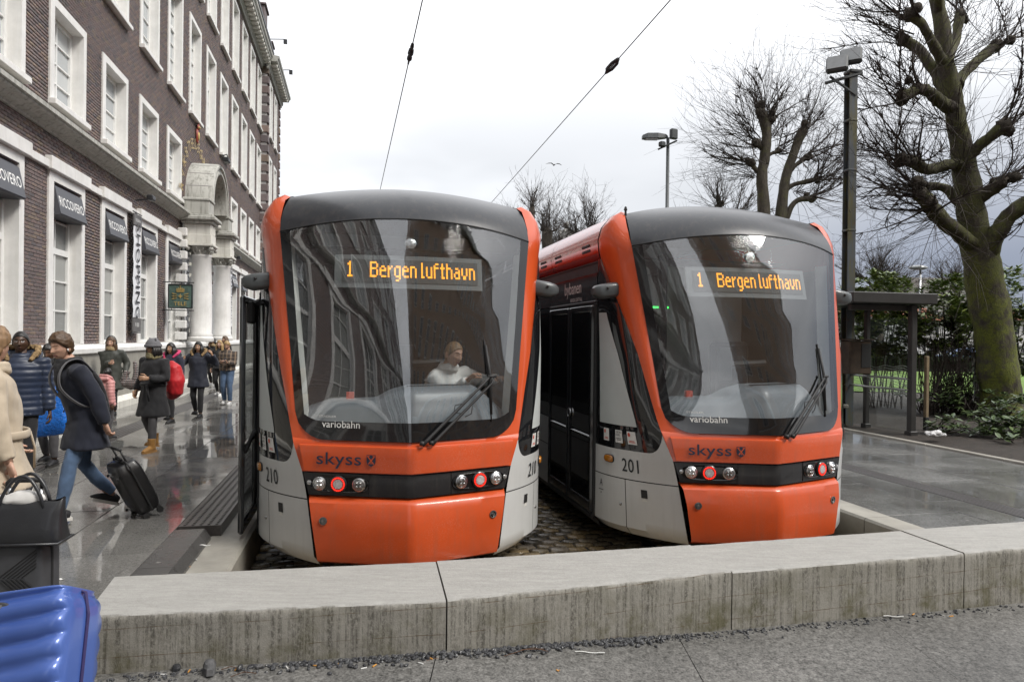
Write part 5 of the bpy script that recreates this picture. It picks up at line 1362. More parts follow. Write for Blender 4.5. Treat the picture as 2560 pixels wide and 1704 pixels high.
def twig_mesh(name, twigs, mat=None):      # many thin three-sided shoots as one mesh
    Vs, Fs, b = [], [], 0
    for pts, r0, r1 in twigs:
        k = len(pts); pts = np.array(pts); d = np.gradient(pts, axis=0); d /= np.linalg.norm(d, axis=1)[:, None] + 1e-9
        ref = np.array([0.31, 0.87, 0.38]); a = np.cross(d, ref); a /= np.linalg.norm(a, axis=1)[:, None] + 1e-9; c = np.cross(d, a)
        rr = np.linspace(r0, r1, k)[:, None]
        ring_ = np.stack([pts + rr * (math.cos(t) * a + math.sin(t) * c) for t in (0, 2.094, 4.189)], 1)
        Vs.append(ring_.reshape(-1, 3))
        i = np.arange(k - 1)[:, None] * 3; q = []
        for s_ in range(3): q.append(np.concatenate([b + i + s_, b + i + (s_ + 1) % 3, b + i + 3 + (s_ + 1) % 3, b + i + 3 + s_], 1))
        Fs.append(np.concatenate(q)); b += k * 3
    return np_mesh(name, np.concatenate(Vs), np.concatenate(Fs), mat or m_twig, True)
def shoots(rg, c, dirv, n, L0, L1, spread, r0, up=.35, side=3, rr=.1):
    out = []; dirv = Vector(dirv).normalized()
    for _ in range(n):
        d = (dirv + Vector((rg.gauss(0, spread), rg.gauss(0, spread), rg.gauss(0, spread)))).normalized(); L_ = rg.uniform(L0, L1)
        p = Vector(c) + Vector((rg.gauss(0, rr), rg.gauss(0, rr), rg.gauss(0, rr))); pts = [p.copy()]; k = 6; cur = Vector((rg.gauss(0, .11), rg.gauss(0, .11), rg.gauss(0, .07) + up * .22))
        for i in range(k):
            d = (d + cur + Vector((rg.gauss(0, .05),) * 1 + (rg.gauss(0, .05), rg.gauss(0, .05)))).normalized(); p = p + d * (L_ / k); pts.append(p.copy())
            if side and i > 0 and rg.random() < .6:
                for _s in range(side):
                    d2 = (d + Vector((rg.gauss(0, .5), rg.gauss(0, .5), rg.gauss(0, .5)))).normalized(); l2 = L_ * rg.uniform(.10, .32); q = [p.copy()]
                    for _ in range(3): d2 = (d2 + Vector((rg.gauss(0, .1), rg.gauss(0, .1), .06 + rg.gauss(0, .07)))).normalized(); q.append(q[-1] + d2 * (l2 / 3))
                    out.append(([tuple(x) for x in q], r0 * .45, r0 * .22))
        out.append(([tuple(x) for x in pts], r0 * rg.uniform(.7, 1.15), r0 * .3))
    return out
def pollard(name, label, base, trunks, limbs, knobs, seed, n_sh, L0, L1, r0, mat, group=None, spread=.55, side=2, center=None):
    rg = random.Random(seed); th = thing(name, label, 'tree', base, 0, group); o = Vector(base)
    for pts, rad in trunks: mb = MB(); rough_tube(mb, [p - o for p in pts], rad); mb.make('trunk', mat, th, True)
    for pts, rad in limbs: mb = MB(); rough_tube(mb, [p - o for p in pts], [q * .82 for q in rad], 10, .28, 3.5); mb.make('limb', mat, th, True)
    tw = []; cen = (center if center is not None else sum((p for p, _, _ in knobs), Vector()) / max(1, len(knobs))) - o
    for p, r, d in knobs:
        if r > 0: mb = MB(); knob(mb, p - o, r * .64); knob(mb, p - o + Vector((rg.uniform(-r, r), rg.uniform(-r, r), rg.uniform(-.3, 1) * r)), r * .48); mb.make('knuckle', m_knuckle, th, True)
        d = Vector(d) if d is not None else ((p - o - cen) + Vector((0, 0, .4)))
        if r > 0: tw += shoots(rg, p - o, d, 6, L0 * .8, L1 * .62, spread * .8, r0 * 3.4, side=4, rr=r * .4)
        tw += shoots(rg, p - o, d, max(4, int(n_sh * (r if r > 0 else .2) / .25)), L0, L1, spread, r0, side=side, rr=max(.06, r * .6))
    tag(link_mesh('twigs', twig_mesh('twigs', tw), th), kind='stuff')
    return th
Y = 17.0
w_ = lambda x, y, dy=0: W(x, y, Y + dy)
tr = [([w_(2512, 1066), w_(2502, 1010), w_(2492, 900), w_(2472, 760), w_(2449, 640), w_(2434, 571), w_(2422, 490), w_(2410, 408), w_(2393, 326), w_(2381, 245), w_(2363, 163), w_(2355, 82), w_(2336, -10), w_(2320, -110)],
       [.62, .47, .43, .42, .38, .345, .30, .255, .225, .215, .195, .175, .15, .12])]
lb = [([w_(2385, 275), w_(2351, 258, -.2), w_(2318, 228, -.5), w_(2290, 226, -.6), w_(2256, 246, -.7)], [.22, .18, .15, .15, .16]),
      ([w_(2410, 420), w_(2375, 412, -.2), w_(2318, 424, -.6), w_(2285, 404, -.8), w_(2250, 400, -.9)], [.2, .17, .15, .17, .14]),
      ([w_(2440, 620), w_(2400, 588, -.3), w_(2350, 545, -.7), w_(2318, 505, -.9), w_(2296, 482, -1)], [.26, .22, .21, .22, .2]),
      ([w_(2422, 520), w_(2392, 500, .3), w_(2360, 470, .5), w_(2310, 468, .6)], [.16, .15, .13, .14]),
      ([w_(2415, 400), w_(2440, 372, -.2), w_(2470, 345, -.4), w_(2508, 316, -.6)], [.2, .16, .15, .18]),
      ([w_(2440, 500), w_(2470, 482, -.3), w_(2500, 458, -.5)], [.2, .18, .2]),
      ([w_(2455, 660), w_(2488, 590, -.3), w_(2520, 540, -.5), w_(2575, 500, -.7)], [.3, .25, .22, .22]),
      ([w_(2390, 215), w_(2415, 180, .2), w_(2449, 147, .3), w_(2488, 116, .4)], [.19, .15, .14, .17]),
      ([w_(2372, 250), w_(2340, 190, .3), w_(2302, 132, .5), w_(2258, 100, .6)], [.19, .15, .14, .17]),
      ([w_(2363, 170), w_(2330, 110, -.3), w_(2300, 60, -.5), w_(2274, 40, -.5)], [.17, .13, .12, .16]),
      ([w_(2366, 150), w_(2385, 110, .5), w_(2398, 40, .7)], [.15, .12, .15]), ([w_(2345, 40), w_(2345, -40, -.4), w_(2370, -100, -.5)], [.15, .12, .15])]
kb = [(w_(2256, 246, -.7), .24, None), (w_(2292, 222, -.6), .2, (-.6, 0, .8)), (w_(2250, 400, -.9), .22, (-1, -.3, .45)), (w_(2290, 404, -.8), .16, (-.8, -.4, .3)), (w_(2296, 482, -1), .26, (-1, -.3, .5)), (w_(2325, 515, -.9), .24, (-.9, -.5, .1)),
      (w_(2310, 468, .6), .2, (-1, .4, .3)), (w_(2510, 314, -.6), .26, (.8, -.2, .7)), (w_(2500, 456, -.5), .28, (.8, -.4, .6)), (w_(2575, 500, -.7), .24, None), (w_(2488, 116, .4), .24, None), (w_(2258, 100, .6), .26, (-1, .2, .6)), (w_(2274, 40, -.5), .24, (-.9, -.2, .6)),
      (w_(2398, 40, .7), .22, None), (w_(2370, -100, -.5), .2, None), (w_(2393, 326), -1, (-.7, -.6, .2)), (w_(2410, 408), -1, (-.5, -.8, -.1)), (w_(2363, 163), -1, (.3, -1, .2)), (w_(2430, 560), -1, (-1, -.4, -.2)), (w_(2334, 543, -.7), -1, (-1, -.2, -.25)), (w_(2345, 300, -.2), -1, (-1, -.2, .0)), (w_(2370, 430, -.2), -1, (-1, -.4, -.15))]
pollard('pollarded_tree', 'big leaning pollarded tree with a mossy trunk at the right edge', (w_(2512, 1066).x, Y, 0.0), tr, lb, kb, 5, 40, 1.0, 3.2, .0088, m_moss, 'bare pollarded trees', .50, 1, w_(2393, 340))
Y = 27.0
tr = [([w_(1912, 900), w_(1910, 640), w_(1910, 535), w_(1904, 449), w_(1912, 388), w_(1916, 330), w_(1905, 285)], [.34, .29, .25, .20, .19, .19, .2]),
      ([w_(1925, 900), w_(1940, 640), w_(1951, 539), w_(1963, 449), w_(1980, 395), w_(1992, 359), w_(2006, 326)], [.28, .25, .22, .18, .17, .17, .2])]
lb = [([w_(1945, 620), w_(1967, 540), w_(1992, 502), w_(2028, 496)], [.16, .15, .12, .14]), ([w_(1960, 480), w_(1985, 462), w_(2040, 449)], [.12, .1, .12]), ([w_(1972, 430), w_(1990, 412), w_(2016, 394)], [.12, .1, .13]),
      ([w_(1907, 435), w_(1890, 425), w_(1876, 405)], [.12, .1, .14]), ([w_(1914, 392), w_(1930, 384), w_(1946, 378)], [.1, .08, .12]), ([w_(1914, 380), w_(1900, 368), w_(1890, 356)], [.14, .12, .18]), ([w_(1912, 320), w_(1930, 300), w_(1936, 290)], [.14, .12, .16])]
kb = [(w_(1902, 284), .34, (-.25, 0, 1)), (w_(1924, 300), .28, (.3, 0, 1)), (w_(1890, 358), .30, (-1, 0, .5)), (w_(1878, 408), .26, (-1, 0, .35)), (w_(1946, 378), .18, (1, 0, .6)), (w_(2007, 326), .26, (.35, 0, 1)), (w_(2016, 394), .22, (.9, 0, .6)), (w_(2040, 449), .2, (1, 0, .5)), (w_(2030, 496), .22, (1, 0, .4)),
      (w_(1880, 330), -1, (-.8, -.3, .7)), (w_(1930, 340), -1, (.6, .3, .8)), (w_(1990, 480), -1, (.8, 0, .3)), (w_(1885, 440), -1, (-1, 0, .1))]
pollard('pollarded_tree', 'twin stemmed pollarded tree with a broad twiggy crown above the right tram', (w_(1912, 900).x, Y, -.05), tr, lb, kb, 11, 36, 1.3, 3.4, .0112, m_bark, 'bare pollarded trees', .52, 2)
def small_pollard(x, y, Yd, seed, label, top, spread=.6, r=.26, gz=0.0, n=70):
    w2 = lambda a, b: W(a, b, Yd)
    b = w2(x, y); k = w2(x, top); base = Vector((b.x, Yd, gz)); d = (k - base)
    rg = random.Random(seed); kb_ = [(k, r, (0, 0, 1))]; lb_ = []
    for _ in range(5):
        a = rg.uniform(0, 2 * PI); s_ = base + d * rg.uniform(.55, .85); e = s_ + Vector((math.cos(a) * 1.3, math.sin(a) * 1.0, rg.uniform(.5, 1.3))); lb_.append(([s_, (s_ + e) / 2 + Vector((0, 0, .15)), e], [r * .5, r * .38, r * .45])); kb_.append((e, r * .7, (math.cos(a), math.sin(a), .9)))
    pollard('pollarded_tree', label, base, [([base, base + d * .4, base + d * .75, k], [r * 1.15, r, r * .85, r * .8])], lb_, kb_, seed, n, 1.2, 3.4, .016, m_bark2, 'bare pollarded trees', spread, 2)
small_pollard(1368, 640, 46, 21, 'distant pollarded tree in the gap between the trams, left of the statue', 580, .55, .42, 0, 44)
small_pollard(1330, 640, 56, 29, 'tall thin distant tree at the left end of the gap between the trams', 520, .5, .30, 0, 40)
small_pollard(1478, 640, 48, 22, 'distant pollarded knuckle sprouting shoots just over the red roof', 568, .5, .36, 0, 40)
small_pollard(1795, 640, 42, 23, 'low distant twiggy tree above the middle of the right tram', 520, .7, .34, 0, 44)
small_pollard(2196, 900, 52, 24, 'distant bare tree above the bus shelter roof', 690, .6, .34, 0, 50)
small_pollard(2393, 900, 66, 25, 'distant bare tree behind the concrete building, left of the mossy trunk', 700, .6, .34, 0, 40)

# ================================================================ lamp posts, mast and overhead wires
m_post = M('dark green grey steel', (0.055, 0.062, 0.065), 0.45, 0.25, 4, 40, 0.1, world_co=True)
m_mast = bpy.data.materials.new('weathered steel mast'); m_mast.use_nodes = True
t, N, L, P = nodes(m_mast); co = geoco(t)
b = mixc(t, ramp(t, tex_noise(t, 2.0, 5, 0.7, co, (3, 3, .5)), [(0.45, 0.0), (0.62, 1.0)]), (0.065, 0.075, 0.085), (0.085, 0.078, 0.030)); b = mixc(t, ramp(t, tex_noise(t, 6, 5, 0.7, co), [(0.60, 0.0), (0.70, 1.0)]), b, (0.10, 0.045, 0.02)); L.new(b, P.inputs['Base Color']); P.inputs['Roughness'].default_value = .55
m_lampglass = M('grey lamp glass', (0.24, 0.25, 0.255), 0.15, 0.1, 10, 80, 0.05, coat=0.5)
Y = 15.6; b0 = W(2118, 900, Y); mx_ = b0.x
mast = thing('floodlight_mast', 'tall weathered steel mast with two floodlights beside the bus shelter', 'mast', (mx_, Y, -.05), SITE)
mb = MB(); H = W(2118, 180, Y).z + .05
mb.box((0, -.09, H / 2), (.19, .022, H)); mb.box((0, .09, H / 2), (.19, .022, H)); mb.box((.02, 0, H / 2), (.025, .16, H)); mb.make('column', m_mast, mast)
mb = MB()
for z in (H * .35, H * .55, H * .72, H * .86): mb.bbox((0, 0, z), (.21, .22, .05), .01)
mb.make('clamp', m_mast, mast)
mb = MB(); mb.tube([(-.7, -.1, H - .35), (.2, -.1, H - .05)], .035, 6); mb.tube([(-.6, -.1, H - .20), (.05, -.1, H - .55)], .03, 6); mb.bbox((.05, 0, H - .02), (.32, .26, .08), .02); mb.make('cross_arm', m_post, mast)
for dx, dz, tilt in ((-.50, .22, .3), (-.16, .42, -.1)):
    Mx = Matrix.Rotation(-.75, 3, 'Z') @ Matrix.Rotation(-.25, 3, 'X')
    mb = MB(); mb.bbox((dx, -.2, H + dz - .18), (.44, .18, .36), .04, M=Mx); fl = mb.make('floodlight', m_post, mast)
    mb = MB(); mb.box(Vector((dx, -.2, H + dz - .18)) + Mx @ Vector((0, -.092, 0)), (.38, .012, .29), M=Mx); mb.make('lamp_glass', m_lampglass, fl)
cab = MB(); c0 = W(2140, 893, 14.9); 
th = thing('switch_box', 'rusty brown switch box fixed in front of the mast inside the shelter', 'cabinet', (c0.x, 14.9, c0.z - .36), SITE)
mb = MB(); mb.bbox((0, 0, .36), (.52, .3, .70), .02); mb.bbox((0, 0, .735), (.58, .36, .03), .008); mb.make('housing', M('rusty box paint', (0.055, 0.035, 0.022), .6, .5, 5, 40, .3), th); mb = MB(); mb.box((.12, -.155, .4), (.22, .012, .5)); mb.make('door', m_rub, th)
Y = 23.5; a0 = W(1663, 900, Y)
lp_ = thing('street_lamp', 'slim street lamp with a flat lantern and two small floodlights over the right tram', 'street lamp', (a0.x, Y, -.05), 0)
Hl = W(1662, 345, Y).z + .05
mb = MB(); mb.tube([(0, 0, 0), (0, 0, 3), (0, 0, Hl)], [.085, .07, .055], 10); mb.make('pole', m_post, lp_, True)
mb = MB(); rows = []
for y, w, h0, h1 in ((0, .03, .0, .05), (-.08, .10, -.02, .10), (-.35, .16, -.04, .13), (-.70, .17, -.05, .12), (-.86, .12, -.04, .06)): rows.append([(y, -w, Hl + h0), (y, w, Hl + h0), (y, w * .8, Hl + h1), (y, -w * .8, Hl + h1)])
mb.loft(rows, closed=True); mb.add(rows[-1], [(0, 1, 2, 3)]); lan = mb.make('lantern', m_post, lp_)
mb = MB(); mb.box((-.55, 0, Hl - .055), (.42, .26, .02)); mb.make('lantern_glass', m_lampglass, lan)
mb = MB(); mb.tube([(-.35, -.1, Hl - .42), (.28, -.1, Hl - .12)], .03, 6); mb.make('cross_arm', m_post, lp_)
for x, z, s_ in ((.16, .14, (.26, .16, .34)), (-.22, -.20, (.20, .18, .17))): mb = MB(); mb.bbox((x, -.12, Hl + z - .05), s_, .03, .4); mb.make('floodlight', m_post, lp_)
Y = 62; a0 = W(2298, 900, Y); Hs = W(2298, 672, Y).z
th = thing('street_lamp', 'distant pale street lamp with a saucer head above the concrete building', 'street lamp', (a0.x, Y, 0), 0)
mb = MB(); mb.tube([(0, 0, 0), (0, 0, Hs)], [.12, .07], 8); mb.make('pole', m_alu, th, True); mb = MB(); mb.ell((-.2, 0, Hs + .1), (.85, .5, .22), 14, 7); mb.make('lamp_head', m_lampglass, th, True)
m_wire = M('wire', (0.05, 0.045, 0.05), 0.5, 0.1, 3, 30, 0.0)
def wire(p_lo, p_ins, Zc, label, fancy):
    u, v = ray(*p_lo[0]); Yk = (CAM_H - Zc) / v; A = Vector((u * Yk, Yk, Zc))
    th = thing('contact_wire', label, 'wire', A, 0, 'overhead wires above the tracks')
    d = Vector((-.212, .977, 0)).normalized()
    u2, v2 = ray(*p_lo[1]); Y2 = (CAM_H - Zc) / v2; Bq = Vector((u2 * Y2, Y2, Zc)); d = (Bq - A).normalized()
    mb = MB(); mb.tube([-d * 30, Vector(), d * 45], .0065, 6); mb.make('cable', m_wire, th, True)
    u3, v3 = ray(*p_ins); Y3 = (CAM_H - Zc) / v3; I = Vector((u3 * Y3, Y3, Zc)); t_ = (I - A).dot(d); c = d * t_; q = d.to_track_quat('Z', 'Y').to_matrix()
    mb = MB()
    if fancy: mb.lathe([(.006, -.30), (.018, -.28), (.022, -.2), (.012, -.17), (.03, -.12), (.034, -.02), (.016, .02), (.018, .07), (.03, .09), (.03, .14), (.014, .17), (.010, .3)], c, 12, q)
    else:
        for s_ in (-1, 1): mb.tube([c + q @ Vector((0, s_ * .01, -.22)), c + q @ Vector((s_ * .035, 0, -.1)), c + q @ Vector((s_ * .035, 0, .1)), c + q @ Vector((0, s_ * .01, .2))], [.018, .02, .02, .014], 8)
        mb.lathe([(.02, -.24), (.03, -.2), (.02, -.14)], c, 10, q); mb.lathe([(.02, .12), (.028, .18), (.012, .26)], c, 10, q)
    mb.make('insulator', m_rub, th, True, 40)
wire([(1057, 0), (950, 477)], (1027, 137), 5.0, 'overhead wire with a bulb insulator above the left tram', True)
wire([(1677, 0), (1230, 505)], (1532, 167), 5.3, 'overhead wire with a link insulator slanting between the two trams', False)
# a gull
g0 = W(1385, 413, 62)
th = thing('gull', 'gull gliding in the pale sky above the gap between the trams', 'bird', g0, .25)
mb = MB(); mb.tube([(0, -.26, 0), (0, -.2, .01), (0, -.08, .0), (0, .12, 0), (0, .26, -.01)], [.012, .045, .07, .05, .02], 8)
for s_ in (-1, 1):
    mb.loft([[(s_ * .05, -.09, .03), (s_ * .05, .07, .02)], [(s_ * .26, -.13, .15), (s_ * .26, .05, .14)], [(s_ * .52, -.06, .14), (s_ * .52, .07, .12)], [(s_ * .74, .06, .05), (s_ * .74, .09, .045)]])
    mb.loft([[(s_ * .05, -.09, .0), (s_ * .05, .07, .0)], [(s_ * .26, -.13, .13), (s_ * .26, .05, .125)], [(s_ * .52, -.06, .128), (s_ * .52, .07, .11)], [(s_ * .74, .06, .045), (s_ * .74, .09, .04)]])
mb.make('body', M('gull grey plumage', (.35, .35, .36), .7, .2, 6), th, True)

# ================================================================ tram shelter
m_sframe = M('anthracite shelter steel', (0.035, 0.034, 0.033), 0.42, 0.2, 4, 60, 0.08)
m_cglass = glass('clear shelter glass', (0.90, 0.92, 0.915), 0.04)
m_etch = M('etched white stripe', (0.45, 0.50, 0.48), 0.5, 0.1, 9, 60, 0.0)
SH = S(10.72, 0, 0); sh0 = S(10.70, 16.25, RZ)
sh0 = Vector((G(2278, 1092, RZ).x, G(2278, 1092, RZ).y, RZ))
shl = thing('tram_shelter', 'glass tram shelter with a flat anthracite roof and steel rails on the right platform', 'shelter', sh0, SITE)
STEP, NP = 1.28, 5; SHH = 2.62
for k in range(NP):
    mb = MB(); w = .125 if k == 0 else .10; mb.bbox((0, k * STEP, SHH / 2), (w, w, SHH), .012); mb.bbox((0, k * STEP, .06), (w + .05, w + .05, .12), .01); mb.make('post', m_sframe, shl)
for k in range(NP - 1):
    mb = MB(); mb.box((0, (k + .5) * STEP, 1.22), (.012, STEP - .12, 2.3)); gp = mb.make('glass_panel', m_cglass, shl)
    st_ = MB()
    for j in range(13):
        zb = .80 + j * .048; pts = []
        n_ = 26; up_ = [( -.0085, (k + .5) * STEP + (STEP - .14) * (i / n_ - .5), zb + .020 * math.sin(i / n_ * 14 + j * .5) + .018 * math.sin(i / n_ * 5.5 + k * 2)) for i in range(n_ + 1)]
        st_.loft([[(x, y, z - .004) for x, y, z in up_], [(x, y, z + .004) for x, y, z in up_]])
    tag(st_.make('etched_wave', m_etch, gp), kind='stuff')
for z in (.93, 1.15):
    mb = MB(); mb.tube([(-.12, .02, z), (-.12, (NP - 1) * STEP, z)], .022, 8)
    for k in range(NP): mb.tube([(-.12, k * STEP, z), (0, k * STEP, z)], .016, 6)
    mb.make('rail', m_alu, shl, True, 40)
mb = MB(); mb.bbox((-.62, (NP - 1) * STEP / 2, SHH + .11), (1.9, (NP - 1) * STEP + .55, .21), .015); rf = mb.make('roof', m_sframe, shl)
mb = MB(); mb.bbox((-.7, .1, SHH - .06), (1.3, .10, .12), .01); mb.bbox((-.7, (NP - 1) * STEP, SHH - .06), (1.3, .10, .12), .01); mb.make('beam', m_sframe, shl)
for k in (0, NP - 1): mb = MB(); mb.bbox((-1.25, k * STEP + (.1 if k == 0 else 0), SHH / 2), (.09, .09, SHH), .01)
mb.make('post', m_sframe, shl)
bn = thing('bench', 'plain concrete bench with a red scrawl on its front inside the shelter', 'bench', sh0 + SR * -.42 + SD * 2.55, SITE)
mb = MB(); mb.bbox((0, 0, .46), (.42, 2.0, .08), .015); mb.make('seat', m_conc, bn)
for y in (-.85, .85): mb = MB(); mb.bbox((0, y, .21), (.34, .08, .42), .01); mb.make('leg', m_sframe, bn)
mb = MB(); mb.box((0, 0, .28), (.03, 1.6, .24)); mb.make('apron', m_sframe, bn)

# ================================================================ shrubs by the shelter
def leaf_mat(name, c0, c1, rough=.35):
    m = bpy.data.materials.new(name); m.use_nodes = True; t, N, L, P = nodes(m)
    g = t.nodes.new('ShaderNodeNewGeometry'); oi = t.nodes.new('ShaderNodeObjectInfo'); r_ = vmath(t, 'FRACT', vmath(t, 'ADD', g.outputs['Random Per Island'], oi.outputs['Random']))
    L.new(mixc(t, r_, c0, c1), P.inputs['Base Color']); P.inputs['Roughness'].default_value = rough; P.inputs['Coat Weight'].default_value = .3; P.inputs['Coat Roughness'].default_value = .2; return m
m_rhodo = leaf_mat('rhododendron leaf', (0.050, 0.086, 0.034), (0.135, 0.185, 0.07), .3)
m_laurel = leaf_mat('evergreen leaf', (0.075, 0.12, 0.026), (0.22, 0.27, 0.065), .35)
LEAFV = np.array([(0, 0, 0), (.17, .30, .03), (.19, .62, .02), (0, 1, -.06), (-.19, .62, .02), (-.17, .30, .03), (0, .5, -.025)]); LEAFF = [(0, 1, 6), (1, 2, 6), (2, 3, 6), (3, 4, 6), (4, 5, 6), (5, 0, 6)]
def leaf_cloud(rg, centers, per, size, droop=.25):
    Vs = []; k = 0
    for c, up in centers:
        a0 = rg.uniform(0, 2 * PI)
        for j in range(per):
            a = a0 + 2 * PI * j / per + rg.uniform(-.3, .3); el = rg.uniform(-.25, .65) - droop * .5; s_ = size * rg.uniform(.7, 1.2)
            f = Vector((math.cos(a) * math.cos(el), math.sin(a) * math.cos(el), math.sin(el))); f = (f + Vector(up) * .3).normalized(); x = f.cross(Vector((0, 0, 1))).normalized(); z = x.cross(f)
            T = np.array([x, f, z]); Vs.append((LEAFV * s_ * np.array([1, 1, 1])) @ T + np.array(c)); k += 1
    V = np.concatenate(Vs); F_ = (np.arange(k)[:, None, None] * 7 + np.array(LEAFF)[None]).reshape(-1, 3); return V, F_
def shrub(label, blobs, n, per, size, mat, seed, gz, single=0, group='evergreen shrubs by the shelter', wood=True, name='shrub'):
    rg = random.Random(seed); base = Vector((sum(b[0].x for b in blobs) / len(blobs), sum(b[0].y for b in blobs) / len(blobs), gz)); th = thing(name, label, 'shrub', base, 0, group)
    cs = []; tot = sum(b[1][0] * b[1][1] * b[1][2] for b in blobs)
    for c, r in blobs:
        for _ in range(int(n * r[0] * r[1] * r[2] / tot) + 4):
            d = Vector((rg.gauss(0, 1), rg.gauss(0, 1), rg.gauss(0, 1))).normalized(); q = rg.uniform(.55, 1.02) ** .7
            p = c + Vector((d.x * r[0], d.y * r[1], d.z * r[2])) * q
            if mnoise.noise(p * 1.7 + Vector((seed, 0, 0))) < -.16: continue
            if p.z < gz + .05: continue
            cs.append((p - base, d))
    cs.sort(key=lambda q: q[0].y)
    if single:
        V, F_ = leaf_cloud(rg, cs[:single // per], per, size); lm = {}
        for i in range(len(V) // 7):
            vv = V[i * 7:(i + 1) * 7]; o = vv[0]
            if i < 12: lm[i] = np_mesh('leaf', vv - o, np.array(LEAFF), mat)
            if i < 12: link_mesh('leaf', lm[i], th, tuple(o))
            else: link_mesh('leaf', lm[i % 12], th, tuple(o), (rg.uniform(-.3, .3), rg.uniform(-.3, .3), rg.uniform(-.6, .6)))
        cs = cs[single // per:]
    if cs:
        V, F_ = leaf_cloud(rg, cs, per, size); tag(link_mesh('foliage', np_mesh('foliage', V, F_, mat), th), kind='stuff')
    if wood:
        tw = []
        for c, r in blobs:
            for _ in range(7):
                q = Vector((c.x + rg.uniform(-.2, .2), c.y + rg.uniform(-.2, .2), gz - .05)) - base; e = c - base + Vector((rg.uniform(-1, 1) * r[0] * .8, rg.uniform(-1, 1) * r[1] * .8, rg.uniform(0, .8) * r[2])); m_ = (q + e) / 2 + Vector((rg.uniform(-.2, .2), rg.uniform(-.2, .2), 0))
                tw.append(([tuple(q), tuple((q + m_) / 2 + Vector((rg.uniform(-.06, .06), 0, 0))), tuple(m_), tuple((e + m_) / 2), tuple(e)], .022, .008))
        tag(link_mesh('stems', twig_mesh('stems', tw), th), kind='stuff')
    return th
def blob(x, y, Yd, rx, ry, rz): return (W(x, y, Yd), (rx, ry, rz))
shrub('tall evergreen shrub behind the shelter glass, beside the mast', [blob(2195, 745, 19.5, 1.0, .9, .75), blob(2170, 820, 19.2, .9, .8, .8), blob(2235, 835, 19, .75, .7, .7)], 1150, 7, .20, m_laurel, 31, 0.0)
shrub('dense evergreen shrub between the shelter post and the mossy trunk', [blob(2395, 760, 18.8, 1.0, .9, .75), blob(2345, 810, 18.2, .75, .8, .7), blob(2440, 830, 18.6, .8, .8, .8), blob(2310, 850, 18.4, .6, .6, .5)], 1300, 7, .20, m_laurel, 32, 0.0)
shrub('evergreen shrub behind the mossy trunk at the right edge', [blob(2530, 740, 20, .9, .8, .8), blob(2575, 850, 20, .9, .8, 1.0)], 800, 7, .20, m_laurel, 33, 0.0)
shrub('thin twiggy undergrowth below the dense shrub', [blob(2330, 985, 17.5, .8, .7, .32), blob(2400, 975, 17.4, .8, .6, .38), blob(2450, 1005, 16.6, .6, .6, .35)], 260, 6, .15, m_rhodo, 34, 0.0)
shrub('low rhododendron with drooping leaves in the lower right corner of the bed', [blob(2520, 1085, 13.4, .55, .5, .36), blob(2475, 1045, 14.2, .55, .5, .33), blob(2560, 1040, 13.8, .5, .5, .4), blob(2555, 1120, 12.6, .38, .4, .26)], 260, 7, .17, m_rhodo, 35, 0.0, 168)
shrub('small lone rhododendron beside the crumpled paper', [blob(2365, 1060, 14.0, .34, .3, .24)], 34, 7, .16, m_rhodo, 36, 0.0, 98)
tw = []; rg = random.Random(9)
for _ in range(150):
    a = W(rg.uniform(2310, 2450), 1030, 17.6 + rg.uniform(-.5, .5)); a.z = 0.02; b_ = W(rg.uniform(2300, 2460), rg.uniform(800, 930), 17.6 + rg.uniform(-.6, .6)); m_ = (a + b_) / 2 + Vector((rg.gauss(0, .12), 0, 0)); tw.append(([tuple(a), tuple((a + m_) / 2), tuple(m_), tuple((m_ + b_) / 2), tuple(b_)], .012, .005))
o_ = Vector((8.8, 17.6, 0)); 
th = thing('thicket', 'tangle of bare brown stems under the dense shrub', 'shrub', (9.9, 17.6, 0))
tag(link_mesh('stems', twig_mesh('stems', [([tuple(Vector(p) - Vector((9.9, 17.6, 0))) for p in q], a, b_) for q, a, b_ in tw]), th), kind='stuff')
c0 = G(2315, 1072, .02)
th = thing('wooden_stake', 'pale wooden stake standing in the bed just right of the shelter', 'stake', (c0.x, c0.y, 0), SITE)
mb = MB(); mb.bbox((0, 0, .72), (.075, .075, 1.6), .01); mb.make('shaft', M('weathered wood', (.20, .15, .09), .7, .3, 6, 60, .3), th); mb = MB(); mb.bbox((0, 0, .12), (.085, .085, .3), .01); mb.make('foot', m_rub, th)
c0 = G(2446, 985, 0.05); th = thing('bollard', 'dark green post standing on the lawn edge left of the mossy trunk', 'post', (c0.x, 20.5, 0.0), 0)
th.location.x = W(2446, 900, 20.5).x
mb = MB(); mb.tube([(0, 0, 0), (0, 0, 1.5)], .11, 14); mb.lathe([(.11, 1.5), (.09, 1.56), (0, 1.58)], n=14); mb.make('shaft', m_post, th, True, 40)
# crumpled paper in the bed
c0 = G(2339, 1092, 0.02); th = MB()
b = len(th.v); th.ell((0, 0, .05), (.17, .09, .06), 16, 10); th.ell((.1, .02, .04), (.12, .08, .05), 12, 8)
th.v = [tuple(Vector(p) * (1 + .5 * mnoise.noise(Vector(p) * 14))) for p in th.v]
tag(th.make('crumpled_paper', M('white paper', (.68, .68, .68), .6, .05), None, False, None, (c0.x, c0.y, 0.03)), 'crumpled white paper lying on the soil beside the small rhododendron', 'litter')

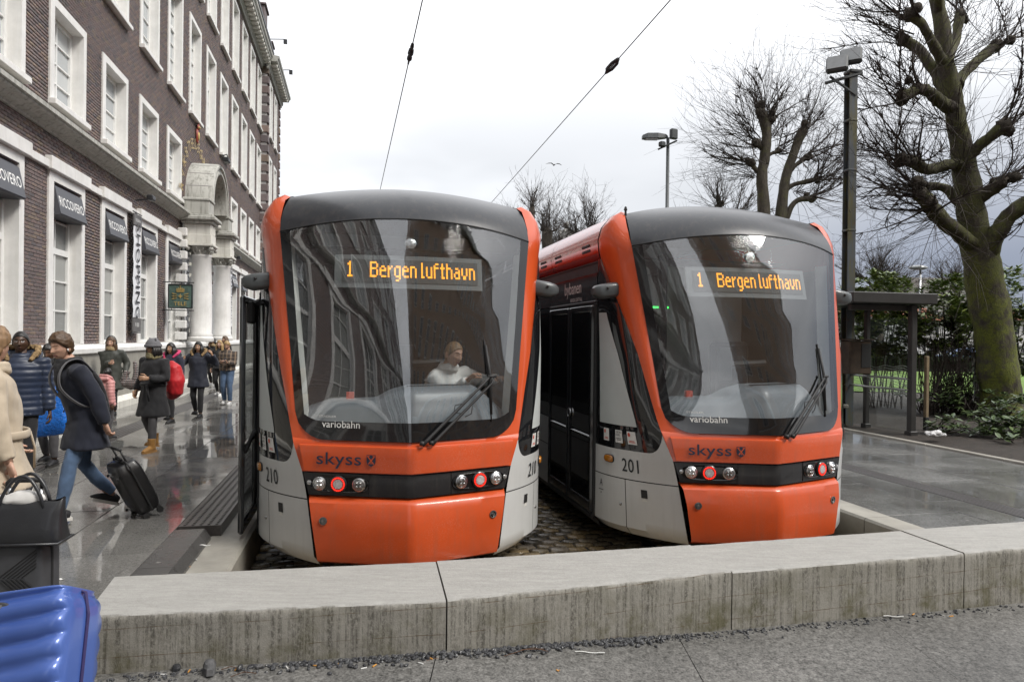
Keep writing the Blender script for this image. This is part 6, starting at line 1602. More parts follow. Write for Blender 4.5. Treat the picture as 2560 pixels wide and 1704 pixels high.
# ================================================================ beyond the park
m_cfar = M('far weathered concrete', (0.30, 0.29, 0.275), 0.8, 0.25, .25, 4, 0.1, world_co=True); m_wfar = M('far dark window', (0.05, 0.055, 0.06), 0.2, 0.2, 1, 10, 0); m_tile = M('red roof tile', (.30, .10, .055), .7, .2, 1, 12, .1, world_co=True); m_rend = M('white render', (.62, .61, .58), .7, .1, .5, 8, .05, world_co=True)
def far_house(label, x0, x1, ytop, Yd, depth, roof, mat, nwin, rows_, name='house', cat='house', teeth=False):
    a, b_ = W(x0, 846, Yd), W(x1, 846, Yd); H_ = W((x0 + x1) / 2, ytop, Yd).z; w = b_.x - a.x
    th = thing(name, label, cat, ((a.x + b_.x) / 2, Yd, 0), 0, 'buildings beyond the park')
    mb = MB(); mb.box((0, depth / 2, H_ / 2), (w, depth, H_)); 
    if teeth:
        for k in range(7): mb.box((-w / 2 + (k + .5) * w / 7, .6, H_ + .35), (w / 9, 1.2, .7))
        mb.box((w * .1, -.25, H_ * .72), (w * .35, .5, H_ * .5))
    wl_ = mb.make('wall', mat, th)
    for r in range(rows_):
        for k in range(nwin):
            m2 = MB(); m2.box((-w / 2 + w * (k + .5) / nwin, -.04, H_ * (r + .55) / rows_), (w / nwin * .45, .12, H_ / rows_ * .5)); m2.make('window', m_wfar, th)
    if roof: m3 = MB(); rr = roof; m3.loft([[(-w / 2 - .4, -.5, H_), (w / 2 + .4, -.5, H_)], [(-w / 2 - .2, depth / 2, H_ + rr), (w / 2 + .2, depth / 2, H_ + rr)], [(-w / 2 - .4, depth + .5, H_), (w / 2 + .4, depth + .5, H_)]]); m3.make('roof', m_tile, th)
far_house('grey concrete building with a toothed roofline beyond the park', 2240, 2470, 706, 105, 16, 0, m_cfar, 6, 3, 'concrete_building', 'building', True)
far_house('low white house with a red tiled roof beyond the shelter glass', 2270, 2350, 800, 84, 10, 2.2, m_rend, 5, 2)
far_house('low white building beyond the park, seen at the foot of the mossy trunk', 2455, 2590, 800, 88, 10, 1.6, m_rend, 7, 2)
far_house('long pale building far behind the shelter, left of the concrete building', 2120, 2262, 790, 92, 12, 1.8, m_rend, 9, 2)
th = thing('park_railing', 'low dark railing along the far edge of the lawn', 'railing', (18, 40, 0), -.05)
for k in range(40):
    mb = MB(); mb.box((-12 + k * .8, 0, .5), (.06, .06, 1.0)); mb.make('baluster', m_black, th)
mb = MB(); mb.box((4, 0, .98), (32, .05, .06)); mb.box((4, 0, .3), (32, .04, .05)); mb.make('rail', m_black, th)
hd = leaf_mat('hedge leaf', (0.03, 0.055, 0.018), (0.085, 0.12, 0.035), .5); rg = random.Random(77)
V, F_ = leaf_cloud(rg, [((rg.uniform(-12, 16), rg.uniform(-.5, .5), rg.uniform(.1, 1.15)), (0, 0, 1)) for _ in range(1400)], 6, .3)
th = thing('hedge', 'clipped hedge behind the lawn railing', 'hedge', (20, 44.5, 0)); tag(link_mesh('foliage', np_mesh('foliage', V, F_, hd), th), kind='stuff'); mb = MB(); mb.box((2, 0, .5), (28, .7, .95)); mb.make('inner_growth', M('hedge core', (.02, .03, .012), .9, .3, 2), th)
carm = [M('silver car paint', (.5, .5, .52), .3, .05), M('white car paint', (.7, .7, .7), .3, .05), M('blue car paint', (.05, .09, .2), .3, .05)]
for k, (px, lab) in enumerate(((2225, 'silver car parked beyond the hedge, seen through the shelter glass'), (2255, 'white car parked beyond the hedge, right behind the thick shelter post'), (2415, 'blue car parked beyond the hedge, left of the mossy trunk'))):
    a0 = W(px, 880, 58); th = thing('parked_car', lab, 'car', (a0.x, 58, .04), 0.1, 'cars parked beyond the park')
    mb = MB(); prof_ = [(-2.1, .35), (-2.1, .75), (-1.4, .9), (-.8, 1.4), (.8, 1.42), (1.5, .95), (2.1, .8), (2.1, .35)]; mb.loft([[(x, y * (.85 if z > 1 else 1), z) for x, z in prof_] for y in (-.85, .85)], closed=True); mb.add([(x, -.85 * (.85 if z > 1 else 1), z) for x, z in prof_], [tuple(range(8))]); mb.add([(x, .85 * (.85 if z > 1 else 1), z) for x, z in prof_], [tuple(range(8))]); mb.make('body', carm[k], th)
    mb = MB(); mb.add([(-.95, -.80, .95), (1.2, -.80, .95), (.7, -.74, 1.34), (-.7, -.74, 1.34)], [(0, 1, 2, 3)]); mb.make('side_glass', m_wfar, th)
    for x in (-1.3, 1.3): mb = MB(); mb.lathe([(.32, -.1), (.32, .1), (.2, .12)], (x, -.82, .32), 14, Matrix.Rotation(PI / 2, 3, 'X')); mb.make('wheel', m_rub, th)
st = W(1416, 640, 60); zt = W(1416, 556, 60).z
th = thing('statue', 'weathered stone statue on a pillar far off in the gap between the trams', 'statue', (st.x, 60, 0))
mb = MB(); mb.lathe([(1.3, 0), (1.2, .6), (.7, .9), (.6, zt - 3.2), (.8, zt - 3.0), (.8, zt - 2.8)], n=14); mb.make('pillar', m_cfar, th)
mb = MB(); mb.tube([(0, 0, zt - 2.8), (0, 0, zt - 1.9), (0, 0, zt - 1.0), (0, 0, zt - .5)], [(.6, .5), (.55, .45), (.6, .42), (.22, .22)], 12); mb.ell((0, 0, zt - .22), (.22, .24, .28), 10, 8); mb.tube([(-.5, 0, zt - .7), (-.6, -.2, zt - 1.3), (-.2, -.4, zt - 1.5)], [.16, .14, .1], 8); mb.tube([(.5, 0, zt - .7), (.6, -.1, zt - 1.4)], [.16, .12], 8); mb.make('figure', m_cfar, th, True)

# ================================================================ the street behind the photographer (it shows in the windscreens)
def town_block(label, x0, x1, y0, H, depth, mat, floors, nw, trim, rz=0.0):
    th = thing('town_building', label, 'building', ((x0 + x1) / 2, y0, 0), rz, 'buildings behind the camera'); w = x1 - x0
    mb = MB(); mb.box((0, -depth / 2, H / 2), (w, depth, H)); mb.make('wall', mat, th)
    mb = MB(); mb.bbox((0, .15, H - .3), (w + .6, .7, .6), .08); mb.make('cornice', trim, th)
    mb = MB(); mb.bbox((0, .06, 4.6), (w, .3, .35), .05); mb.make('string_course', trim, th)
    fr_ = MB(); fr_.box((0, .03, 0), (1.55, .16, 2.5)); fme = fr_.mesh('window', trim); gl2 = MB()
    for a in (-.33, .33):
        for b_ in (-.78, 0, .78): gl2.box((a, .12, b_), (.56, .03, .68))
    gme = gl2.mesh('glazing', m_wfar)
    for f in range(floors):
        for k in range(nw):
            p = (-w / 2 + w * (k + .5) / nw, 0, 2.4 + f * (H - 2.5) / floors); o = link_mesh('window', fme, th, p); link_mesh('glazing', gme, o)
            
    return th
m_greyr = M('grey stone facade', (.20, .205, .20), .7, .12, .4, 5, .1, world_co=True); m_tan = M('brown rendered facade', (.27, .18, .12), .7, .12, .4, 5, .1, world_co=True); m_trim = M('pale trim', (.42, .42, .40), .6, .1, .5, 8, .05, world_co=True)
town_block('grey stone building with white windows across the square behind the photographer', -58, -9.5, -22, 30, 14, m_greyr, 7, 17, m_trim, .0)
town_block('brown rendered building across the side street behind the photographer', 5.2, 240, -14, 32, 14, m_tan, 6, 62, m_trim, .0)  # length and height stretched to keep bright sky out of the windscreen reflections
# ================================================================ people
def skin_mat():
    m = bpy.data.materials.new('skin'); m.use_nodes = True; t, N, L, P = nodes(m); a = t.nodes.new('ShaderNodeAttribute'); a.attribute_name = 'Col'
    L.new(mixc(t, 1.0, a.outputs['Color'], ramp(t, tex_noise(t, 40, 4, .6), [(.3, .9), (.7, 1.08)]), 'MULTIPLY'), P.inputs['Base Color']); P.inputs['Roughness'].default_value = .5; P.inputs['Subsurface Weight'].default_value = .06; P.inputs['Subsurface Radius'].default_value = (.01, .004, .002); return m
m_skin = skin_mat()
def cloth(name, col, rough=.85, var=.18, bs=180, bst=.35, stretch=None): 
    m = M(name, col, rough, var, 5, bs, bst, .002, stretch=stretch); m.node_tree.nodes['Principled BSDF'].inputs['Sheen Weight'].default_value = .15; return m
def plaid(name, c0, c1, c2, sc=26):
    m = cloth(name, c0); t, N, L, P = nodes(m); co = objco(t); s_ = t.nodes.new('ShaderNodeSeparateXYZ'); L.new(co, s_.inputs[0])
    f = lambda o, k: ramp(t, vmath(t, 'SINE', vmath(t, 'MULTIPLY', o, k)), [(.55, 0.0), (.62, 1.0)])
    b = mixc(t, f(s_.outputs[2], sc * 2.2), c0, c1); b = mixc(t, vmath(t, 'MULTIPLY', f(s_.outputs[0], sc * 2.2), .6), b, c2); L.new(b, P.inputs['Base Color']); return m
m_fur = M('tan fur trim', (.30, .20, .10), .95, .5, 40, 90, .9, .02); m_hairb = M('brown hair', (.085, .048, .024), .5, .4, 30, 150, .6, .004, stretch=(1, 1, .25)); m_hairk = M('black hair', (.012, .010, .009), .42, .4, 30, 150, .6, .004, stretch=(1, 1, .25)); m_hairl = M('blond hair', (.36, .24, .11), .55, .35, 30, 150, .6, .004, stretch=(1, 1, .25)); m_haird = M('dark blond hair', (.20, .12, .06), .55, .4, 30, 150, .6, .004, stretch=(1, 1, .25))
m_jean = cloth('blue denim', (.075, .125, .215), .85, .35); m_blk = cloth('black cloth', (.012, .012, .014)); m_navyc = cloth('navy wool', (.010, .013, .026)); m_puff = cloth('navy puffer nylon', (.016, .026, .055), .45, .2, 60, .2); m_grp = cloth('grey trousers', (.065, .062, .066)); m_tan = cloth('tan boot leather', (.33, .165, .04), .6, .25, 40, .3); m_sole = M('pale rubber sole', (.62, .60, .56), .6, .15); m_solek = M('dark rubber sole', (.03, .028, .026), .7); m_wshoe = M('white trainer', (.70, .70, .69), .5, .08); m_kshoe = M('black canvas shoe', (.015, .015, .017), .6, .2)
def organic(name, mb, voxel, mat, parent=None, smooth=3, wr=0.0, wsc=9.0, seed=0, ridge=None, S_=None):
    me = bpy.data.meshes.new('t'); me.from_pydata(mb.v, [], mb.f); o = bpy.data.objects.new('t', me); SCRATCH.collection.objects.link(o)
    r_ = o.modifiers.new('r', 'REMESH'); r_.mode = 'VOXEL'; r_.voxel_size = voxel
    if smooth: s_ = o.modifiers.new('s', 'SMOOTH'); s_.iterations = smooth; s_.factor = .5
    dg = scratch_graph(); ev = o.evaluated_get(dg); m2 = bpy.data.meshes.new_from_object(ev); bpy.data.objects.remove(o); bpy.data.meshes.remove(me)
    if wr or ridge:
        for v in m2.vertices:
            p = v.co; k = 0
            if wr: k += wr * (mnoise.noise((p.x * wsc + seed, p.y * wsc, p.z * wsc * .55)) + .5 * mnoise.noise((p.x * wsc * 2.3, p.y * wsc * 2.3 + seed, p.z * wsc * 1.6)))
            if ridge: k += ridge[0] * abs(math.sin(p.z * ridge[1])) 
            v.co = p + v.normal * k
    m2.materials.clear(); m2.materials.append(mat); m2.name = name
    m2.polygons.foreach_set('use_smooth', [True] * len(m2.polygons)); m2.update()
    o2 = link_mesh(name, m2, parent); return o2
def ik(a, b, l1, l2, pole):
    a, b = Vector(a), Vector(b); d = b - a; L_ = min(d.length, (l1 + l2) * .995); d = d.normalized(); b = a + d * L_
    x = (l1 * l1 - l2 * l2 + L_ * L_) / (2 * L_); h = math.sqrt(max(0, l1 * l1 - x * x)); p = Vector(pole) - d * d.dot(Vector(pole)); p.normalize(); return a + d * x + p * h, b
def head_grid(nt=56, nr=58):
    rows = []
    for j in range(nr + 1):
        ph = -PI / 2 + PI * j / nr; row = []
        for i in range(nt):
            t = -1 + 2 * i / nt; an = PI * (t * .42 + .58 * t ** 3); row.append((math.cos(ph) * math.sin(an), -math.cos(ph) * math.cos(an), math.sin(ph)))
        rows.append(row)
    return rows
HG = head_grid()
def g2(a, b): return math.exp(-a * a - b * b)
def head_pt(d, fem=0.0, hair=0.0):
    x, y, z = .0745 * d[0], .094 * d[1], .117 * d[2]
    if d[2] < 0: x *= 1 - (.30 + .05 * fem) * (-d[2]) ** 1.4
    if d[2] < -.2 and d[1] > 0: y *= 1 - .35 * (-d[2] - .2)
    if d[1] < 0 and not hair:
        ax = abs(x)
        y *= 1 - .10 * max(0, 1 - abs(d[2]) * 1.2) * (d[0] ** 2) 
        y += .011 * g2((ax - .031) / .017, (z - .013) / .013) - .006 * g2((ax - .031) / .011, (z - .011) / .008)
        y -= .006 * g2(x / .05, (z - .032) / .010) * (1 - .5 * fem)
        nz_ = max(0.0, min(1.0, (.024 - z) / .05)) if z > -.030 else max(0.0, 1 - (-.030 - z) / .010)
        y -= .026 * nz_ * math.exp(-(x / (.0085 + .006 * nz_)) ** 2)
        y -= .007 * g2(x / .024, (z + .058) / .006) + .007 * g2(x / .026, (z + .068) / .006) - .004 * g2(x / .026, (z + .0625) / .003)
        y -= .009 * g2(x / .022, (z + .098) / .014); y -= .005 * g2((ax - .042) / .018, (z + .012) / .02)
        y += .004 * g2((ax - .05) / .016, (z + .05) / .02)
    return Vector((x, y, z))
def face_col(p, skin, brow, lip, down):
    ax = abs(p.x); c = list(skin)
    if p.y < -.03:
        if .012 < ax < .050 and abs(p.z - .0335 + (ax - .03) ** 2 * 6) < .0048: c = [lerp(skin[k], brow[k], .8) for k in range(3)]
        ex, ez = (ax - .031) / .0145, (p.z - (.011 if not down else .008)) / (.0062 if not down else .003)
        if ex * ex + ez * ez < 1: c = [.45, .43, .41] if not down else [.02, .015, .012]
        if not down and ((ax - .031) / .006) ** 2 + ((p.z - .011) / .006) ** 2 < 1: c = [.02, .015, .012]
        elif 1 <= ex * ex + ez * ez < 1.8: c = [k * .62 for k in c]
        if ax < .026 - abs(p.z + .0625) * 1.0 and abs(p.z + .0625) < .0115: c = [lerp(c[k], lip[k], .75) for k in range(3)]
        if ax < .026 and abs(p.z + .0625) < .0022: c = [k * .35 for k in lip]
        if ax < .012 and abs(p.z + .034) < .004 and ax > .004: c = [k * .5 for k in c]
    return c
def add_hand(mb, w, d, n, side, curl=.5, sc=1.0):
    d = Vector(d).normalized(); n = Vector(n); n = (n - d * n.dot(d)).normalized(); a = d.cross(n) * side
    mb.tube([w - d * .02, w + d * .02 * sc, w + d * .055 * sc, w + d * .09 * sc], [(.026 * sc, .019 * sc), (.034 * sc, .017 * sc), (.041 * sc, .016 * sc), (.036 * sc, .012 * sc)], 10, up=a)
    for k, L_ in enumerate((.070, .080, .075, .058)):
        b = w + d * (.085 - .004 * abs(k - 1.2)) * sc + a * (.030 - .020 * k) * sc; pts = [b]; ang = .15
        for q, f in enumerate((.45, .32, .23)):
            ang += curl * (.55 + .35 * q); dirn = d * math.cos(ang) + n * math.sin(ang); pts.append(pts[-1] + dirn * L_ * f * sc)
        mb.tube(pts, [.0095 * sc, .0088 * sc, .0078 * sc, .0055 * sc], 7)
    b = w + d * .025 * sc + a * .034 * sc; t1 = (d * .6 + a * .7 + n * .35).normalized(); t2 = (d * .85 + a * .1 + n * .5).normalized()
    mb.tube([b, b + t1 * .038 * sc, b + t1 * .038 * sc + t2 * .03 * sc, b + t1 * .038 * sc + t2 * .052 * sc], [.014 * sc, .011 * sc, .0095 * sc, .006 * sc], 7)
SKINS = {'w': ((.50, .30, .215), (.10, .055, .03), (.42, .16, .14)), 'b': ((.075, .038, .022), (.012, .009, .008), (.10, .042, .035)), 'a': ((.40, .235, .145), (.02, .014, .012), (.36, .13, .11)), 'd': ((.13, .065, .036), (.012, .009, .008), (.16, .06, .05))}
def person(label, pos, rz, h=1.72, skin='w', fem=0, lean=0.0, stride=0.0, wl=None, wr=None, poleL=(.5, .9, -.3), poleR=(-.5, .9, -.3), head=(0, 0), hair='short', hairm=None, coat=None, hem=.80, flare=0.0, coatfit=1.0, puff=None, trous=None, shoe='shoe', shoem=None, solem=None, curl=(.5, .5), extra=None, seated=False, down=False, group='people on the left pavement', handn=None, z0=0.0, vox=.017, width=1.0, lift=0.0, legw=1.0):
    """x is the figure's left, -y its front; poses are given for a 1.75 m figure and scaled"""
    k = h / 1.75; X = Matrix.Scale(k, 4); rg = random.Random(len(label) * 7 + int(h * 100))
    ln = lambda x, y, z: Vector((x, y - (z - .95) * math.sin(lean), .95 + (z - .95) * math.cos(lean))) if z > .95 else Vector((x, y, z))
    sh = {s: ln(s * .185 * width, 0.01, 1.425) for s in (-1, 1)}; hip = {s: Vector((s * .088, 0, .93)) for s in (-1, 1)}
    ank = {1: Vector((.095, -.30 * stride, .085)), -1: Vector((-.095, .34 * stride, .085 + .09 * stride * (1 if stride > 0 else 0) + lift))}
    knee = {}
    for s in (-1, 1):
        knee[s], ank[s] = ik(hip[s], ank[s], .43, .43, (0, -1, 0)) if not seated else (Vector((s * .14, -.46, .93)), Vector((s * .14, -.44, .52)))
    wl = Vector(wl) if wl is not None else ln(.27 * width, -.02 - .10 * stride, .86); wr = Vector(wr) if wr is not None else ln(-.27 * width, -.02 + .12 * stride, .86)
    el, wl = ik(sh[1], wl, .29, .265, poleL); er, wr = ik(sh[-1], wr, .29, .265, poleR)
    sk, br, lp = SKINS[skin]
    # body: head, neck, trunk, limbs and hands as one figure
    hc = ln(0, -.015, 1.635); nk = ln(0, .01, 1.45)
    hc = Vector((hc.x, hc.y - .0011 * head[1], hc.z - .0004 * head[1])); HM = Matrix.Rotation(math.radians(head[0]), 3, 'Z') @ Matrix.Rotation(math.radians(head[1]), 3, 'X')
    mb = MB(); mb.X = X; cols = []
    b0 = len(mb.v); rows = [[head_pt(d, fem) for d in r_] for r_ in HG]
    for r_ in rows: cols += [face_col(p, sk, br, lp, down) for p in r_]
    mb.loft([[hc + HM @ p for p in r_] for r_ in rows], closed=True)
    for s in (-1, 1): mb.ell(hc + HM @ Vector((s * .076, .012, -.008)), (.010, .020, .032), 8, 7, M=HM)
    mb.tube([nk - Vector((0, 0, .06)), nk + Vector((0, 0, .04)), hc + HM @ Vector((0, .02, -.07))], [(.075, .065), (.055, .055), (.052, .056)], 12, up=(1, 0, 0))
    tz = [(.90, .155, .11), (1.0, .15, .105), (1.12, .135, .095), (1.28, .16, .11), (1.40, .15, .095), (1.46, .07, .06)]
    mb.tube([ln(0, 0, z) for z, _, _ in tz], [(a, b) for _, a, b in tz], 14, up=(1, 0, 0))
    for s, e_, w_2 in ((1, el, wl), (-1, er, wr)): mb.tube([sh[s], e_, lerp(e_, w_2, .4), w_2], [.048, .038, .037, .025], 10)
    for s in (-1, 1): mb.tube([hip[s], lerp(hip[s], knee[s], .5), knee[s], lerp(knee[s], ank[s], .4), ank[s]], [.075, .07, .05, .05, .035], 10)
    for s, e_, w_2, cu in ((1, el, wl, curl[0]), (-1, er, wr, curl[1])):
        d_ = (w_2 - e_).normalized(); n_ = Vector((-s, -.2, 0)) if handn is None else Vector(handn[0 if s == 1 else 1]); add_hand(mb, w_2 + d_ * .01, d_, n_, s if False else -s, cu)
    me = mb.mesh('person', m_skin); at = me.color_attributes.new('Col', 'FLOAT_COLOR', 'POINT'); nh = len(cols)
    arr = np.ones((len(me.vertices), 4), np.float32); arr[:, :3] = sk; arr[:nh, :3] = cols; at.data.foreach_set('color', arr.ravel()); me.polygons.foreach_set('use_smooth', [True] * len(me.polygons))
    o = link_mesh('person', me, None, (pos[0], pos[1], z0), (0, 0, math.radians(rz))); tag(o, label, 'person', group)
    def nb(): q = MB(); q.X = X; return q
    # trousers
    if trous:
        t_ = nb(); t_.tube([(0, 0, 1.02), (0, 0, .93), (0, .0, .86)], [(.145, .105), (.165, .12), (.14, .10)], 14, up=(1, 0, 0))
        for s in (-1, 1): t_.tube([hip[s] + Vector((0, 0, .03)), lerp(hip[s], knee[s], .5), knee[s], lerp(knee[s], ank[s], .5), ank[s] + Vector((0, 0, .03))], [.092 * legw, .085 * legw, .066 * legw, .062 * legw, .050 * legw], 12)
        organic('trousers', t_, vox * .85, trous, o, 3, .006, 14, rg.random() * 9)
    # shoes
    if not seated:
        for s in (-1, 1):
            a = ank[s]; pit = 0 if s == 1 or stride <= 0 else -.45 * stride; pt = Matrix.Rotation(pit, 3, 'X'); F3 = lambda x, y, z: a + pt @ Vector((x, y, z - .085 * 1))
            q = nb(); q.tube([F3(0, .075, .045), F3(0, .03, .055), F3(0, -.06, .05), F3(0, -.13, .038), F3(0, -.185, .026)], [(.030, .040), (.040, .055), (.043, .048), (.046, .034), (.028, .020)], 14, up=(1, 0, 0))
            if shoe == 'boot': q.tube([F3(0, .01, .05), a + Vector((0, 0, .06)), a + Vector((0, .0, .13))], [.052, .057, .062], 12)
            sho = organic('shoe', q, .009, shoem or m_kshoe, o, 3)
            q = nb(); pr_ = [(-.03, .09), (.03, .09), (.042, .0), (.050, -.10), (.040, -.17), (0, -.195), (-.040, -.17), (-.050, -.10), (-.042, .0)]
            q.prism(pr_, 0, .028, lambda x, y, z: F3(x, y, z)); q.make('sole', solem or m_solek, sho)
    # coat
    if coat:
        q = nb(); f = coatfit
        prof_ = [(hem, .205 + flare, .165 + flare * .8), (lerp(hem, .95, .5), .20 + flare * .5, .155 + flare * .4), (.95, .192, .145), (1.12, .178, .135), (1.28, .195, .14), (1.385, .185, .12), (1.45, .115, .085), (1.50, .078, .075)]
        if hem > .9: prof_ = prof_[:1] + prof_[2:]
        q.tube([ln(0, .0, z) for z, _, _ in prof_], [(a * f * width, b * f) for _, a, b in prof_], 18, up=(1, 0, 0))
        for s, e_, w_2 in ((1, el, wl), (-1, er, wr)): q.tube([lerp(sh[s], ln(0, 0, 1.36), .3), sh[s] + Vector((0, 0, -.005)), lerp(sh[s], e_, .5), e_, lerp(e_, w_2, .5), lerp(e_, w_2, .96)], [.07 * f, .078 * f, .072 * f, .064 * f, .057 * f, .052 * f], 12)
        q.tube([ln(0, .02, 1.44), ln(0, .015, 1.515)], [(.10, .085), (.083, .078)], 14, up=(1, 0, 0))
        organic('coat', q, vox, coat, o, 4, .017 if not puff else .005, 7, rg.random() * 9, puff)
    # hair
    hm = hairm or m_hairb
    if hair:
        hv = MB(); hv.X = X; rows2 = []
        for r_ in HG:
            row = []
            for d in r_:
                front = max(0, -d[1]); lineh = .42 + .30 * front ** 2 if d[1] < .15 else -.45
                if d[1] < .15: lineh = lerp(-.12 if hair != 'short' else .0, .60, min(1, front ** 1.2 * 1.35))
                th = 1 if d[2] > lineh else max(0, 1 - (lineh - d[2]) * 9)
                base = head_pt(d, fem, 1); nn = mnoise.noise(Vector(d) * 5 + Vector((h * 9, 0, 0)))
                thick = {'short': .016 + .022 * max(0, d[2]) + .010 * nn, 'crop': .007, 'bun': .013 + .004 * nn, 'long': .020 + .006 * nn, 'braids': .012 + .006 * abs(math.sin(d[0] * 26)), 'bob': .026 + .006 * nn}[hair]
                row.append(hc + HM @ (base * (1 - .06 * (1 - th)) + Vector(d) * thick * th))
            rows2.append(row)
        hv.loft(rows2, closed=True)
        H_ = lambda x, y, z: hc + HM @ Vector((x, y, z))
        if hair == 'bun': hv.ell(H_(0, .105, .02), (.045, .04, .045), 12, 8)
        if hair in ('long', 'bob'):
            LZ = -.26 if hair == 'long' else -.15
            for i in range(15):
                a = -2.05 + 4.1 * i / 14; x, y = math.sin(a), math.cos(a)
                hv.tube([H_(x * .078, y * .085 + .005, .03), H_(x * .092, y * .10 + .008, -.06), H_(x * .10, y * .10 + .012, LZ * .7), H_(x * .095 + rg.uniform(-.02, .02), y * .095 + .01, LZ + rg.uniform(-.04, .03))], [.026, .030, .028, .010], 7)
        hv.make('hair', hm, o, True)
    ctx = dict(o=o, nb=nb, ln=ln, hc=hc, HM=HM, sh=sh, wl=wl, wr=wr, el=el, er=er, k=k, H=lambda x, y, z: hc + HM @ Vector((x, y, z)), vox=vox)
    if extra: extra(ctx)
    return o
def fur_hood(c, m_h=m_puff, fur=m_fur, pink=None):
    q = c['nb'](); ln = c['ln']
    q.tube([ln(-.13, -.03, 1.47), ln(-.14, .08, 1.50), ln(-.06, .16, 1.50), ln(.06, .16, 1.50), ln(.14, .08, 1.50), ln(.13, -.03, 1.47)], [.05, .06, .065, .065, .06, .05], 10); organic('hood', q, .014, m_h, c['o'], 3, .008, 12)
    q = c['nb'](); b = 0
    q.tube([ln(-.10, -.10, 1.44), ln(-.155, -.02, 1.52), ln(-.15, .08, 1.575), ln(0, .155, 1.58), ln(.15, .08, 1.575), ln(.155, -.02, 1.52), ln(.10, -.10, 1.44)], [.022, .035, .036, .036, .036, .035, .022], 10)
    fo = organic('fur_trim' if fur is m_fur else 'hood_lining', q, .009, fur, c['o'], 1, .012 if fur is m_fur else .003, 40)
def scarf(mat, r=.045, z=1.49, tail=False):
    def f(c):
        q = c['nb'](); ln = c['ln']
        for dz, rr in ((0, r), (.035, r * .8)): q.tube([ln(.085 * math.cos(a), .09 * math.sin(a) + .0, z + dz + .012 * math.sin(a * 2)) for a in [2 * PI * i / 14 for i in range(15)]], rr, 9, caps=False)
        if tail: q.tube([ln(.03, -.10, z), ln(.04, -.14, z - .12), ln(.03, -.15, z - .25)], [(.05, .03)] * 3, 8)
        organic('scarf', q, .012, mat, c['o'], 2, .008, 22)
    return f
def multi(*fs):
    def f(c):
        for g_ in fs: g_(c)
    return f
def beanie(mat):
    def f(c):
        q = MB(); q.X = Matrix.Scale(c['k'], 4); rows = []
        for j in range(12):
            z = lerp(.022, .15, j / 11); r = math.sqrt(max(0, 1 - ((z - .0) / .156) ** 2)); rows.append([c['H'](.110 * r * math.cos(a), .126 * r * math.sin(a) + .004, z) for a in [2 * PI * i / 26 for i in range(26)]])
        q.loft(rows, closed=True); q.tube([c['H'](.110 * math.cos(a), .126 * math.sin(a) + .004, .030) for a in [2 * PI * i / 26 for i in range(27)]], [(.022, .009)] * 27, 8, caps=False)
        for s in (-1, 1): q.ell(c['H'](s * .075, .0, .128), (.02, .014, .03), 8, 6)
        q.make('beanie', mat, c['o'], True)
    return f
def glasses(c):
    q = MB(); q.X = Matrix.Scale(c['k'], 4)
    for s in (-1, 1):
        q.tube([c['H'](s * .033 + .024 * math.cos(a), -.098 + .01 * abs(math.cos(a)), .010 + .019 * math.sin(a)) for a in [2 * PI * i / 16 for i in range(17)]], .0026, 6, caps=False); q.tube([c['H'](s * .057, -.088, .014), c['H'](s * .08, .0, .014)], .0024, 5)
    q.tube([c['H'](-.009, -.100, .012), c['H'](.009, -.100, .012)], .0024, 5); q.make('glasses', m_rub, c['o'], True)
def headphones(c):
    q = MB(); q.X = Matrix.Scale(c['k'], 4)
    q.tube([c['H'](.110 * math.cos(a), .012, .005 + .150 * math.sin(a)) for a in [PI * i / 12 for i in range(13)]], .010, 8)
    for s in (-1, 1): q.ell(c['H'](s * .106, .005, -.005), (.020, .036, .042), 12, 8)
    q.make('headphones', m_rub, c['o'], True)
def belt(mat, z=1.06, r=(.205, .165)):
    def f(c):
        q = c['nb'](); q.tube([c['ln'](r[0] * math.cos(a), r[1] * math.sin(a), z) for a in [2 * PI * i / 24 for i in range(25)]], [(.028, .008)] * 25, 8, caps=False, up=(0, 0, 1)); q.tube([c['ln'](.03, -r[1] - .005, z), c['ln'](.06, -r[1] - .03, z - .12), c['ln'](.09, -r[1] - .03, z - .26)], [(.026, .008)] * 3, 6); q.make('belt', mat, c['o'], True)
    return f
def phone(c):
    p = (c['wl'] + c['wr']) / 2 * c['k']; th = MB(); Mx = c['o'].matrix_basis
    pass
def smooth_path(p, n=5):
    o = []
    for i in range(len(p) - 1):
        a, b, c, d = p[max(i - 1, 0)], p[i], p[i + 1], p[min(i + 2, len(p) - 1)]
        for k in range(n): t = k / n; o.append(.5 * ((2 * b) + (c - a) * t + (2 * a - 5 * b + 4 * c - d) * t * t + (3 * b - a - 3 * c + d) * t ** 3))
    return o + [p[-1]]
def straps(mat, back=True, bm=None):
    def f(c):
        ln = c['ln']
        for s in (-1, 1):
            q = c['nb'](); q.tube(smooth_path([ln(s * .11, .14, 1.40), ln(s * .13, .06, 1.515), ln(s * .135, -.06, 1.49), ln(s * .135, -.155, 1.36), ln(s * .14, -.16, 1.22), ln(s * .19, -.05, 1.08), ln(s * .15, .12, 1.05)]), (.030, .008), 8, up=(1, 0, .2)); q.make('backpack_strap', mat, c['o'], True)
        q = c['nb'](); q.tube([ln(0, .18, 1.0), ln(0, .19, 1.12), ln(0, .18, 1.30), ln(0, .15, 1.42)], [(.09, .03), (.10, .04), (.10, .04), (.07, .03)], 16, up=(1, 0, 0)); organic('backpack', q, .016, bm or mat, c['o'], 3, .006, 12)
    return f
def earbud(c):
    q = MB(); q.X = Matrix.Scale(c['k'], 4)
    for s in (-1, 1): q.tube([c['H'](s * .084, -.008, -.006), c['H'](s * .086, -.012, -.030)], [.008, .004], 7)
    q.make('earphone', m_wshoe, c['o'], True)
